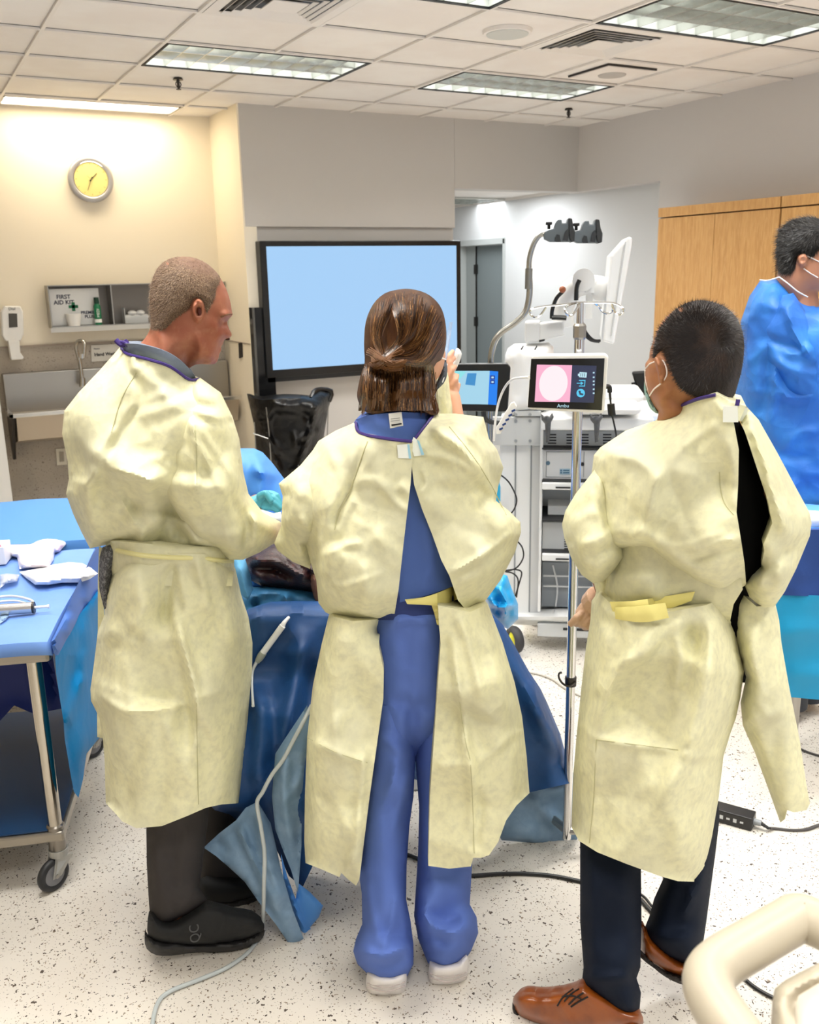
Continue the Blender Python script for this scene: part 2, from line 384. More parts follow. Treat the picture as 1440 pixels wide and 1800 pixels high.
def ribbon(mb, infs, fr, top, bot, off=.004, n=14, th=.0015):
    T = crom(top, n//(len(top)-1)+1); B = crom(bot, n//(len(bot)-1)+1); m = min(len(T), len(B))
    T = T[np.linspace(0, len(T)-1, m).astype(int)]; B = B[np.linspace(0, len(B)-1, m).astype(int)]
    def dep(u, v): return min(float(i['dep'][((i['px']-np.array([[u, v]]))**2).sum(1).argmin()]) for i in infs if ((i['px']-np.array([[u, v]]))**2).sum(1).min() < 150)
    V = []
    for a, b in zip(T, B):
        for k in range(4):
            q = a+(b-a)*k/3; d = dep(*((a+b)/2))-off-.004*math.sin(math.pi*k/3); V.append(fr.P(q[0], q[1], d))
    V2 = [v+fr.n*th for v in V]; F = []; N = len(V)
    for i in range(m-1):
        for k in range(3):
            a = i*4+k; F.append((a, a+1, a+5, a+4)); F.append((a+N, a+4+N, a+5+N, a+1+N))
        F.append((i*4, i*4+4, i*4+4+N, i*4+N)); F.append((i*4+3, i*4+3+N, i*4+7+N, i*4+7))
    F.append((0, N, N+1, N+2, N+3, 3, 2, 1)); e = (m-1)*4; F.append((e, e+1, e+2, e+3, e+3+N, e+2+N, e+1+N, e+N))
    mb.add(V+V2, F)
# ---------------- the room ----------------
CZ = 2.846; GX, GY, TS = 0.842, 4.643, 0.61
YT, YC, XL, XR = 6.87, 7.54, 2.375, 5.475; HZ = 2.32
m_wall = mat('wall_paint', '#C6C3BF', .75, bump=[(180, .04, .002)])
m_wallw = mat('wall_cream', '#EFE6D3', .7, bump=[(180, .04, .002)])
m_wall_al = mat('wall_white', '#D6D7D7', .7)
m_ceil = mat('ceiling_tile', '#EFEBE6', .9, bump=[(300, .15, .002)], var=[(2.0, '#EAE4DE', .4, .6)])
m_tbar = mat('ceiling_bar', '#E9E4DE', .6)
m_gap = mat('ceiling_gap', '#3A3633', .9)
m_floor = mat('floor_vinyl', '#DDD8CE', .22, var=[(1.2, '#D6CEC2', .35, .65)], fine=[(64, '#5A5048', .27), (105, '#8A7A68', .28), (135, '#3A3634', .25)], spec=.45)
m_white = mat('white_plastic', '#EEEEEC', .35)
m_blk = mat('black_plastic', '#0B0B0C', .35)
m_steel = mat('brushed_steel', '#A9A6A0', .35, 1., bump=[(60, .03, .001)], stretch=(1, 1, 12))
m_chrome = mat('chrome', '#D5D5D5', .08, 1.)
m_dsteel = mat('dark_steel', '#4A4745', .4, 1.)
m_wood = mat('maple_wood', '#CF9F62', .45, var=[(3, '#BF8D50', .35, .7), (14, '#D9AD72', .45, .75)], stretch=(9, 9, .8))
m_woodd = mat('cabinet_gap', '#4A2018', .8)
m_terr = mat('speckled_panel', '#A89F92', .6, fine=[(60, '#7B7167', .3), (110, '#5E564E', .22)], var=[(5, '#B0A698', .4, .6)])
def S(name, mb, m, **k): return mb.build(name, m, kind='structure', **k)
S('floor', MB().bb((-4, -3.5, -.1), (9, 12, 0)), m_floor)
S('ceiling', MB().bb((-4, -3.5, CZ+.012), (XR+.15, YC+.1, CZ+.06)), m_ceil)
g1 = MB(); g2 = MB()
for i in range(-8, 8):
    x = GX+i*TS; g1.bb((x-.012, -3.5, CZ-.001), (x+.012, YC, CZ+.011)); g2.bb((x-.0155, -3.5, CZ+.010), (x+.0155, YC, CZ+.0115))
for j in range(-13, 5):
    y = GY+j*TS; g1.bb((-4, y-.009, CZ-.0015), (XR, y+.009, CZ+.0105)); g2.bb((-4, y-.0118, CZ+.0098), (XR, y+.008, CZ+.0112))
S('trim_1', g1, m_tbar); S('trim_2', g2, m_gap)
S('wall_back_left', MB().bb((-4, YC, 0), (XL, YC+.1, CZ+.05)), m_wallw)
S('wall_return', MB().bb((XL, YT+.002, 0), (XL+.1, YC+.1, CZ+.05)).bb((XL+.0005, YT, 0), (XL+.012, YT+.05, CZ+.05)), m_wallw)
S('wall_back', MB().bb((XL+.012, YT, 2.01), (4.205, YT+.16, CZ+.05)).bb((XL+.012, YT+.03, 0), (4.205, YT+.16, 2.01)), m_wall, bevel=.004)
S('wall_header', MB().bb((4.205, YT, HZ), (XR, YT+.16, CZ+.05)), m_wall)
S('wall_header_right', MB().bb((XR, 5.84, HZ), (XR+.16, YT+.16, CZ+.05)), mat('wall_paint_lit', '#D3CFCC', .75, bump=[(180, .04, .002)]))  # right header and wall: their brighter light put into a lighter wall_paint copy
S('wall_right', MB().bb((XR, -3.5, 0), (XR+.16, 5.84, CZ+.05)), mat('wall_paint_lit', '#D3CFCC', .75, bump=[(180, .04, .002)]))
S('wall_left', MB().bb((-2.6, -3.5, 0), (-2.5, YC, CZ+.05)), m_wallw)
XA = 5.60; ZA = 2.365
S('wall_passage', MB().bb((XA, 5.84, 0), (XA+.12, 8.2, ZA)).bb((XA, 9.1, 0), (XA+.12, 10.6, ZA)).bb((XA, 8.2, 1.945), (XA+.12, 9.1, ZA)), m_wall_al)
S('wall_passage_end', MB().bb((3.0, 10.5, 0), (XA+.1, 10.6, ZA)).bb((2.9, YT+.16, 0), (3.0, 10.6, ZA)), m_wall_al)
S('ceiling_passage', MB().bb((2.9, YT+.16, ZA), (XA+.3, 10.6, ZA+.05)).bb((XR+.16, 5.7, ZA), (XA+.3, YT+.2, ZA+.05)), m_ceil)
S('trim_3', MB().bb((XA-.03, 5.84, ZA-.025), (XA, 10.5, ZA)).bb((3, 9.0, ZA-.004), (XA-.03, 9.02, ZA)).bb((3, 8.0, ZA-.004), (XA-.03, 8.02, ZA)), m_tbar)
# open door in the passage wall
dj = mat('door_frame', '#B9BDBB', .5); dl = mat('door_leaf', '#848E90', .5)
fr_ = S('door_1', MB().bb((XA-.01, 8.17, 0), (XA+.14, 8.21, 1.98)).bb((XA-.01, 9.07, 0), (XA+.14, 9.13, 1.98)).bb((XA-.01, 8.17, 1.925), (XA+.14, 9.13, 1.99)), dj, bevel=.004)
lf = MB().bb((XA+.10, 8.22, .01), (XA+.14, 8.86, 1.92)).build('door_leaf', dl, fr_)
MB().bb((XA+.09, 8.86, 0), (XA+.13, 9.06, 1.925)).build('door_jamb', mat('jamb', '#9DA3A2', .5), fr_)
hg = MB()
for z in (.35, 1.12, 1.68): hg.bb((XA+.07, 8.84, z-.05), (XA+.10, 8.88, z+.05))
hg.bb((XA+.085, 8.855, 0), (XA+.098, 8.868, 1.92)); hg.build('hinge', m_dsteel, lf)
S('wall_beyond', MB().bb((XA+.5, 7.5, 0), (XA+.6, 10.6, ZA)), m_wall_al)
# splash panel on the clock wall
S('trim_4', MB().bb((-4, YC-.012, 0), (XL-.001, YC-.0005, 1.175)), m_terr)
S('trim_5', MB().bb((-4, YC-.018, 1.175), (XL-.002, YC-.0005, 1.187)).bb((XL-.006, YT+.01, 1.15), (XL-.0005, YC-.02, 1.156)), mat('trim_tan', '#A3968A', .6))
S('baseboard_back', MB().bb((XL+.012, YT+.022, 0), (4.2, YT+.03, .1)), mat('baseboard', '#6E6A66', .6))
q = PY(6, 830, 7.0)
S('trim_6', MB().bb((q[0]-.12, 6.98, 0), (q[0]+.035, 7.02, 1.02)), m_white)
# ---------------- ceiling fittings ----------------
m_louv = mat('louver_metal', '#D8DAD6', .18, 1.)
m_refl = mat('troffer_reflector', '#C4C8C4', .3, .6)
def troffer(i, j, label, P=LIGHT_W, build=True, col=(1, .97, .93)):
    x0, y0 = GX+i*TS+.012, GY+j*TS+.012; x1, y1 = GX+(i+2)*TS-.012, GY+(j+1)*TS-.012; cx, cy = (x0+x1)/2, (y0+y1)/2
    ro = empty('ceiling_light', (cx, cy, CZ), 0, label, 'ceiling light', 'recessed louvred ceiling lights')
    f = MB()
    for a, b in (((x0, y0), (x1, y0+.012)), ((x0, y1-.012), (x1, y1)), ((x0, y0), (x0+.012, y1)), ((x1-.012, y0), (x1, y1))): f.bb(a+(CZ-.004,), b+(CZ+.008,))
    f.build('frame', mat('black_edge', '#101010', .6), ro)
    hb = MB(); Z1 = CZ+.13
    hb.bb((x0+.005, y0+.005, Z1), (x1-.005, y1-.005, Z1+.005))
    for a, b in (((x0+.008, y0+.012), (x1-.008, y0+.016)), ((x0+.008, y1-.016), (x1-.008, y1-.012)), ((x0+.012, y0+.01), (x0+.016, y1-.01)), ((x1-.016, y0+.01), (x1-.012, y1-.01))): hb.bb(a+(CZ+.004,), b+(Z1,))
    hb.build('housing', m_refl, ro)
    lv = MB()
    for k in range(1, 3):
        y = y0+(y1-y0)*k/3; lv.prism([(x0+.016, y-.003, CZ+.002), (x0+.016, y+.003, CZ+.002), (x0+.016, y+.010, CZ+.052), (x0+.016, y-.010, CZ+.052)], (x1-x0-.032, 0, 0))
    for k in range(1, 9):
        x = x0+(x1-x0)*k/9; lv.prism([(x-.002, y0+.016, CZ+.002), (x+.002, y0+.016, CZ+.002), (x+.006, y0+.016, CZ+.05), (x-.006, y0+.016, CZ+.05)], (0, y1-y0-.032, 0))
    lv.build('louver', m_louv, ro)
    ld = bpy.data.lights.new('troffer_light', 'AREA'); ld.shape = 'RECTANGLE'; ld.size = 1.12; ld.size_y = .52; ld.energy = P; ld.color = col; ld.spread = math.radians(130)
    lo = bpy.data.objects.new('troffer_light', ld); COL.objects.link(lo); lo.parent = ro; lo.location = (0, 0, .075)
    return ro
# the slab is cut by covering: fittings hang in shallow wells, so the slab gets openings
cells = [(1, 1), (4, 1), (4, -2), (1, -2)]
wells = [(1, 1), (4, 1), (4, -2), (1, -2), (-2, -2), (1, -5), (4, -5), (-2, -5), (1, -8), (4, -8), (-2, -8)]
cb = bpy.data.objects['ceiling']; bpy.data.objects.remove(cb)
mbc = MB(); ys = sorted({-3.5, YC+.1} | {GY+j*TS for i, j in wells} | {GY+(j+1)*TS for i, j in wells})
lin_y0, lin_y1 = 7.13, 7.40; ys = sorted(set(ys) | {lin_y0, lin_y1})
for a, b in zip(ys[:-1], ys[1:]):
    ym = (a+b)/2; hol = sorted((GX+i*TS, GX+(i+2)*TS) for i, j in wells if GY+j*TS < ym < GY+(j+1)*TS)
    if lin_y0 < ym < lin_y1: hol = [(.86, 2.03)]
    x = -4
    for h0, h1 in hol:
        mbc.bb((x, a, CZ+.012), (h0, b, CZ+.05)); x = h1
    mbc.bb((x, a, CZ+.012), (XR+.15, b, CZ+.05))
S('ceiling', mbc, m_ceil)
S('ceiling_deck', MB().bb((-4, -3.5, CZ+.2), (XR+.2, YC+.2, CZ+.25)), m_ceil)
# bars crossing the wells are interrupted
bpy.data.objects.remove(bpy.data.objects['trim_1']); bpy.data.objects.remove(bpy.data.objects['trim_2'])
g1 = MB(); g2 = MB()
for i in range(-8, 8):
    x = GX+i*TS
    for j in range(-13, 5):
        y0, y1 = GY+j*TS, min(GY+(j+1)*TS, YC)
        if (i-1, j) in wells or y0 > YC: continue
        if j == 4 and .86 < x < 2.03: continue
        g1.bb((x-.009, y0, CZ-.001), (x+.009, y1, CZ+.011)); g2.bb((x-.008, y0, CZ+.010), (x+.0118, y1, CZ+.0115))
for j in range(-13, 5):
    y = GY+j*TS
    g1.bb((-4, y-.009, CZ-.0015), (XR, y+.009, CZ+.0105)); g2.bb((-4, y-.0118, CZ+.0098), (XR, y+.008, CZ+.0112))
S('trim_1', g1, m_tbar); S('trim_2', g2, m_gap)
labs = ['louvred ceiling light nearest the wall clock, at the left', 'louvred ceiling light in front of the passage opening, the smallest looking one', 'large louvred ceiling light at the top right corner beside the square air vent', 'louvred ceiling light cut off by the top of the photo, left of the round speaker']
for (i, j), l in zip(cells, labs): troffer(i, j, l)
for i, j in wells[4:]: troffer(i, j, 'louvred ceiling light out of view behind or beside the viewer')
# linear light above the sinks
ro = empty('linear_light', (1.445, 7.265, CZ), 0, 'bright narrow flush light panel in the ceiling above the wall clock', 'ceiling light')
MB().bb((.86, 7.13, CZ+.004), (2.03, 7.40, CZ+.03)).build('diffuser', mat('lit_diffuser', '#FFFFFF', .5, emit=('#FFF3DC', 4.0)), ro)
MB().bb((.85, 7.12, CZ-.003), (2.04, 7.132, CZ+.012)).bb((.85, 7.398, CZ-.003), (2.04, 7.41, CZ+.012)).bb((.85, 7.12, CZ-.003), (.862, 7.41, CZ+.012)).bb((2.028, 7.12, CZ-.003), (2.04, 7.41, CZ+.012)).build('frame', m_tbar, ro)
ld = bpy.data.lights.new('linear_glow', 'AREA'); ld.shape = 'RECTANGLE'; ld.size = 1.15; ld.size_y = .24; ld.energy = 5.5; ld.color = (1, .80, .50)
lo = bpy.data.objects.new('linear_glow', ld); COL.objects.link(lo); lo.parent = ro; lo.location = (0, 0, -.006)
# passage light
pq = PZ(846, 352, ZA); lx, ly = pq[0], pq[1]
px = empty('passage_light', (lx, ly, ZA), 0, 'louvred ceiling light seen through the high opening beyond the screen wall', 'ceiling light')
MB().bb((lx-.6, ly-.3, ZA-.006), (lx+.6, ly+.3, ZA-.002)).build('housing', m_refl, px)
lv = MB()
for k in range(13): lv.bb((lx-.6+.1*k-.005, ly-.3, ZA-.02), (lx-.6+.1*k+.005, ly+.3, ZA-.006))
for k in range(4): lv.bb((lx-.6, ly-.3+.2*k-.006, ZA-.02), (lx+.6, ly-.3+.2*k+.006, ZA-.006))
lv.build('louver', m_louv, px)
ld = bpy.data.lights.new('passage_glow', 'AREA'); ld.shape = 'RECTANGLE'; ld.size = 1.1; ld.size_y = .5; ld.energy = 7; ld.color = (.93, .97, 1)
lo = bpy.data.objects.new('passage_glow', ld); COL.objects.link(lo); lo.parent = px; lo.location = (0, 0, -.03)
ld = bpy.data.lights.new('passage_glow', 'AREA'); ld.shape = 'RECTANGLE'; ld.size = 1.1; ld.size_y = .5; ld.energy = 17; ld.color = (.93, .97, 1)
lo = bpy.data.objects.new('passage_glow', ld); COL.objects.link(lo); lo.location = (4.75, 7.45, ZA-.03)
def vent(i, j, label):
    cx, cy = GX+(i+.5)*TS, GY+(j+.5)*TS; ro = empty('air_vent', (cx, cy, CZ), 0, label, 'air vent', 'square ceiling air vents')
    MB().bb((cx-.29, cy-.29, CZ+.006), (cx+.29, cy+.29, CZ+.009)).build('backing', m_blk, ro)
    f = MB(); s = .293
    def ring(m, a, b, za, zb):
        for sx, sy in ((1, 0), (-1, 0), (0, 1), (0, -1)):
            if sx: P = [(cx+sx*a, cy-a, za), (cx+sx*a, cy+a, za), (cx+sx*b, cy+b, zb), (cx+sx*b, cy-b, zb)]
            else: P = [(cx-a, cy+sy*a, za), (cx+a, cy+sy*a, za), (cx+b, cy+sy*b, zb), (cx-b, cy+sy*b, zb)]
            m.prism(P, (0, 0, .002))
    ring(f, .293, .235, CZ-.002, CZ-.002); f.build('frame', m_tbar, ro)
    for k in range(4):
        a = .228-.036*k; l_ = MB(); ring(l_, a, a-.013, CZ-.012, CZ-.003); l_.build('louver', m_tbar, ro)
    MB().bb((cx-.085, cy-.085, CZ-.014), (cx+.085, cy+.085, CZ-.010)).build('centre_plate', m_tbar, ro)
vent(1, -1, 'square air vent cut off by the top edge, left of the middle of the photo')
vent(4, -1, 'square air vent with dark slots next to the round ceiling speaker')
def cpt(u, v): return PZ(u, v, CZ)
c = cpt(892, 58)
ro = empty('ceiling_speaker', c, 0, 'large round white speaker grille set in a ceiling tile', 'speaker')
MB().cyl((c[0], c[1], CZ-.006), (c[0], c[1], CZ+.011), .125, .13, 40).build('rim', m_tbar, ro, smooth=True)
MB().cyl((c[0], c[1], CZ-.010), (c[0], c[1], CZ-.002), .108, .112, 40).build('grille', mat('speaker_grille', '#C9CBC6', .6), ro, smooth=True)
c = cpt(1076, 130)
ro = empty('ceiling_speaker', c, 0, 'small round speaker on a square plate, beyond the square vent', 'speaker')
MB().bb((c[0]-.19, c[1]-.19, CZ-.006), (c[0]+.19, c[1]+.19, CZ+.011)).build('plate', m_ceil, ro)
MB().bb((c[0]-.195, c[1]-.195, CZ-.001), (c[0]+.195, c[1]+.195, CZ+.0105)).build('plate_gap', m_gap, ro)
MB().cyl((c[0], c[1], CZ-.012), (c[0], c[1], CZ-.004), .085, .09, 36).build('grille', mat('speaker_grille2', '#B8B4AE', .6), ro, smooth=True)
for (u, v), l in (((313, 140), 'dark fire sprinkler under the tile below the left ceiling light'), ((1000, 193), 'dark fire sprinkler near the corner of the room, right of the middle')):
    c = cpt(u, v); ro = empty('fire_sprinkler', c, 0, l, 'sprinkler', 'ceiling sprinklers')
    MB().cyl((c[0], c[1], CZ-.002), (c[0], c[1], CZ+.011), .032, .026).build('escutcheon', m_dsteel, ro, smooth=True)
    b = MB().cyl((c[0], c[1], CZ-.05), (c[0], c[1], CZ), .008, .010); b.tube([(c[0]-.012, c[1], CZ-.012), (c[0]-.016, c[1], CZ-.03), (c[0], c[1], CZ-.052)], .003, 6); b.tube([(c[0]+.012, c[1], CZ-.012), (c[0]+.016, c[1], CZ-.03), (c[0], c[1], CZ-.052)], .003, 6)
    b.build('sprinkler_body', m_dsteel, ro, smooth=True)
    MB().cyl((c[0], c[1], CZ-.058), (c[0], c[1], CZ-.054), .016, .016).build('deflector', m_dsteel, ro)
# ---------------- people ----------------
m_gown = mat('gown_yellow', '#E2DEB6', .6, var=[(60, '#CCC9A8', .42, .80, 8), (4.5, '#C6C3A8', .47, .78, 6)], bump=[(600, .10, .001), (45, .18, .003)], crumple=[(8, .55, .016, .22), (19, .35, .006, .12)], spec=.25)
m_gown2 = mat('gown_tie', '#E8DC8A', .6, bump=[(300, .2, .001)], spec=.25)
m_skin1 = mat('skin_ruddy', '#A2654C', .5, var=[(14, '#8F4E39', .4, .75), (40, '#AC7458', .5, .8)], bump=[(260, .12, .0015)], sss=(.12, (1, .3, .15), .01), spec=.3)
m_skin2 = mat('skin_tan', '#A9744F', .5, var=[(14, '#9A6443', .4, .75)], bump=[(260, .1, .0015)], sss=(.12, (1, .3, .15), .01), spec=.3)
m_skin3 = mat('skin_light', '#D8A488', .5, sss=(.12, (1, .3, .15), .01), spec=.3)
m_scrub = mat('scrub_blue', '#4D66A6', .8, bump=[(500, .15, .001), (30, .15, .003)], spec=.2)
m_scrubl = mat('scrub_trouser_blue', '#5B74BC', .8, bump=[(500, .15, .001), (22, .2, .004)], spec=.2)
m_purple = mat('binding_purple', '#35206E', .6)
m_tag = mat('label_white', '#E4E2DA', .6)
m_tape = mat('tape_white', '#EDF0E6', .5)
m_tapeb = mat('tape_blue_line', '#9CCBDD', .5)
m_strap = mat('ear_loop', '#F2E6DE', .6)
def simple_body(mb, fr, spine, limbs):
    """hidden torso and limbs: spine (u,v,d,r) ; limbs list of (u,v,d,r) chains"""
    for ch in [spine]+limbs:
        P = [fr.P(c[0], c[1], c[2]) for c in ch]; R = [c[3] for c in ch]; mb.tube(P, R, 16, 4)
        mb.ball(P[0], R[0], n=10); mb.ball(P[-1], R[-1], n=10)

# ============ left man ============
FL = frame_at(305, 2.12)
ml = empty('person', FL.o, 0, 'person at the left in a yellow gown with short greying hair, looking down', 'person')
headL = [(322, 452), (345, 455), (368, 468), (385, 485), (398, 508), (405, 530), (408, 548), (409, 554), (403, 560), (400, 567), (403, 578), (408, 588), (404, 594), (394, 598), (393, 604), (389, 610), (390, 616), (386, 622), (384, 632), (378, 640), (365, 641), (345, 641), (330, 652), (332, 672), (300, 680), (262, 660), (240, 632), (238, 612), (252, 598), (263, 580), (266, 560), (264, 530), (266, 500), (278, 472), (298, 456)]
body = MB()
hL = inflate(body, FL, headL, .078, 62, d0=-.02, sub=3, step=3.2, sym=True, cr=[
    ([(346, 582), (352, 606), (350, 636)], .004, 6), ([(352, 636), (368, 634), (384, 628)], -.003, 5), ([(398, 566), (392, 572), (388, 570)], -.007, 5), ([(407, 552), (396, 553), (388, 557)], .006, 4.5),
    ([(400, 580), (396, 588), (394, 596)], -.004, 3.5), ([(391, 611), (385, 613), (379, 613)], -.003, 2.5), ([(268, 575), (285, 600), (290, 640)], .004, 9), ([(330, 640), (318, 655), (300, 668)], -.006, 10), ([(342, 600), (332, 625), (322, 655)], -.006, 9),
    ([(356, 560), (375, 570), (384, 580)], .003, 9), ([(345, 648), (330, 640), (318, 600)], -.004, 10), ([(400, 562), (394, 566), (390, 574)], -.008, 4), ([(394, 556), (402, 556), (408, 553)], .005, 3.5), ([(398, 599), (402, 597)], -.006, 3), ([(380, 600), (386, 592), (394, 588)], .004, 4), ([(376, 628), (384, 622), (388, 620)], -.003, 4)])
br_ = MB(); surf_tube(br_, hL, FL, [(388, 557), (396, 554), (404, 552), (408, 552)], [.0018, .0028, .0028, .002, .0018, .0018, .0018, .0018, .0018, .0018, .0018, .0018, .0016], off=-.0005); br_.build('eyebrow', mat('brow_brown', '#7A5238', .8), ml, smooth=True)
ns_ = MB(); ns_.ball(on(hL, FL, 400, 596, -.002), .0042, (1.3, 1, .6), 8); ns_.build('nostril', mat('nostril_dark', '#3A120C', .8), ml, smooth=True)
ec_ = MB(); ec_.ball(FL.P(351, 548, -.106), .004, (1, .6, 1.9), 10); ec_.build('ear_canal', mat('ear_dark', '#54241A', .8), ml, smooth=True)
simple_body(body, FL, (250, 640, .0, .055), []) if False else None
simple_body(body, FL, [(285, 640, -.02, .05), (285, 720, .0, .08), (290, 850, .04, .07), (300, 990, .05, .07), (305, 1080, .03, .075)],
    [[(330, 730, -.05, .055), (362, 850, -.05, .036), (415, 925, -.03, .03), (470, 935, .08, .025)], [(215, 740, .06, .055), (300, 880, .18, .04), (440, 893, .26, .027), (452, 886, .27, .026)],
     [(305, 1100, .0, .065), (310, 1380, -.03, .04), (312, 1600, -.03, .028)], [(340, 1100, .10, .065), (375, 1360, .15, .04), (390, 1530, .16, .028)]])
# ear
ear = inflate(body, FL, [(346, 524), (354, 527), (359, 536), (359, 548), (355, 560), (350, 568), (344, 566), (339, 556), (337, 542), (339, 530)],   .016, 8, d0=-.100, sub=3, step=1.6,
    cr=[([(343, 532), (341, 545), (344, 558)], .005, 2.6), ([(345, 528), (352, 529), (356, 536)], .005, 2.4), ([(350, 537), (349, 548), (350, 556)], -.012, 4.0), ([(354, 540), (354, 552)], -.002, 2)], back=.03)
body.build('body', m_skin1, ml, smooth=True, vox=.0028, relax=1)
hair = MB()
hairL = [(322, 451), (345, 454), (366, 465), (382, 480), (388, 492), (380, 505), (378, 520), (370, 536), (364, 548), (361, 540), (356, 528), (346, 521), (338, 527), (334, 540), (322, 548), (306, 560), (296, 572), (284, 580), (266, 578), (265, 560), (263, 530), (265, 500), (277, 471), (297, 455)]
hi = inflate(hair, FL, hairL, .078, 62, d0=-.02, sub=2, step=5, ref=(headL, .078, 62, 3), eps=.0115)
tu = MB(); tuft(tu, hi, FL, 14000, .007, lambda u, v: ((u-330)*.004-.25, .35+(v-450)*.004), 4, .0005, .36)
m_hairL = mat('hair_grey_brown', '#6F5240', .7, var=[(260, '#8E7258', .45, .7), (9, '#654836', .4, .7)], bump=[(400, .4, .002)])
hair.build('hair', m_hairL, ml, smooth=True)
tu.build('short_hairs', mat('hair_tip_grey', '#A88C6C', .6, var=[(500, '#5E4432', .42, .55)]), ml)
# shirt collar
co = MB(); inflate(co, FL, [(212, 606), (228, 604), (250, 606), (285, 615), (310, 628), (332, 648), (345, 668), (330, 690), (280, 680), (235, 650), (214, 622)], .115, 50, d0=-.01, cuts=(0, 1, 2, 3, 4, 5), sub=3, step=6,
    cr=[([(215, 612), (260, 620), (320, 650)], .003, 2.5), ([(218, 618), (262, 628), (318, 658)], -.003, 2.5)])
co.build('shirt_collar', mat('shirt_grey_blue', '#6E7888', .8, bump=[(120, .4, .002)]), ml, smooth=True)
g = MB()
bod = inflate(g, FL, [(213, 608), (222, 622), (262, 632), (300, 645), (332, 668), (352, 665), (388, 690), (406, 730), (418, 775), (424, 830), (420, 900), (405, 985), (375, 984), (345, 975), (290, 975), (245, 966), (200, 955), (158, 964), (143, 935), (128, 902), (116, 868), (121, 842), (119, 812), (109, 762), (113, 722), (138, 690), (176, 650)],
    .165, 100, d0=.02, step=4.5, sub=1, lap=12, cuts=(0, 1, 2, 3, 4), tilt=[(200, 700, 0), (380, 720, -.03), (250, 900, .0), (160, 900, .03)],
    cr=[([(205, 615), (250, 690), (215, 760), (165, 850)], -.006, 5), ([(236, 610), (232, 640), (240, 655)], .01, 5), ([(165, 800), (180, 780), (205, 750)], .006, 6),
        ([(145, 815), (185, 812), (250, 838), (320, 870)], .020, 26), ([(180, 822), (240, 836), (275, 850)], .010, 6, 'k'), ([(175, 820), (155, 860), (165, 940)], .012, 12), ([(200, 850), (240, 905), (250, 960)], -.012, 16), ([(180, 830), (215, 880), (246, 935)], .010, 7, 'k'),
        ([(272, 848), (300, 890), (330, 960)], -.018, 14), ([(252, 925), (246, 965)], .012, 7), ([(290, 905), (320, 925), (318, 970)], .012, 6, 'k'), ([(320, 905), (340, 945), (380, 975)], .014, 8), ([(300, 880), (290, 930), (272, 968)], -.01, 8),
        ([(118, 840), (150, 850), (176, 830)], .008, 5, 'k'), ([(230, 640), (300, 700), (322, 730)], .004, 12)],
    wr=[(33, -50, 28, 120, 12, 0.0090), (18, 10, 20, 90, 9, 0.0075), (39, -60, 60, 40, 5, 0.0045)], waves=.006, fac=[(215,650,0),(270,660,0),(330,690,0),(160,700,0),(130,760,0),(200,740,.005),(260,740,.01),(310,740,.02),(178,811,.026),(215,828,.032),(272,848,.036),(120,830,0),(150,820,0),(190,862,-.008),(235,885,-.02),(300,900,-.03),(150,900,0),(165,945,0),(152,850,.022),(205,920,-.012),(250,925,.024),(248,962,.02),(275,960,-.022),(320,940,-.02),(330,975,.012),(345,950,.012),(370,970,-.01),(400,970,0)], seed=5)
slv = inflate(g, FL, [(322, 700), (332, 676), (352, 664), (388, 690), (409, 733), (421, 772), (428, 830), (437, 868), (462, 900), (494, 918), (494, 948), (455, 972), (428, 984), (404, 984), (382, 966), (345, 952), (318, 912), (292, 872), (272, 848), (284, 800), (304, 750)],
    .095, 62, d0=-.085, step=5, lap=8, tilt=[(340, 720, 0), (350, 850, -.03), (430, 940, .02), (494, 935, .10)],
    cr=[([(325, 735), (300, 800), (274, 848)], .008, 4), ([(322, 722), (340, 752), (345, 830), (346, 870)], .011, 5, 'k'), ([(328, 712), (360, 728), (400, 740)], .008, 5, 'k'), ([(335, 735), (375, 742), (415, 745)], -.007, 6), ([(345, 745), (385, 800), (425, 860)], .008, 7, 'k'), ([(330, 730), (352, 790), (400, 880)], .010, 9, 'k'),
        ([(320, 700), (345, 712), (385, 720)], -.004, 5), ([(336, 724), (318, 745), (300, 775)], -.008, 7), ([(290, 850), (325, 905), (360, 950)], .008, 8), ([(440, 870), (432, 925), (436, 970)], -.012, 7), ([(450, 898), (452, 935), (448, 968)], .008, 5), ([(330, 930), (380, 945), (430, 935)], .006, 10), ([(438, 905), (470, 930), (490, 930)], .005, 6, 'k')],
    wr=[(28, 62, 16, 110, 9, 0.0090), (20, 20, 30, 50, 6, 0.0060)], waves=.004, fac=[(345,745,.03),(328,715,.0),(346,855,.022),(322,830,-.012),(372,830,-.01),(400,860,.018),(425,800,.012),(396,790,-.012),(410,742,.014),(380,715,-.002),(400,950,.02),(345,920,0),(438,930,-.022),(465,925,.012),(290,845,.006),(310,890,.012),(485,940,0)], seed=8)
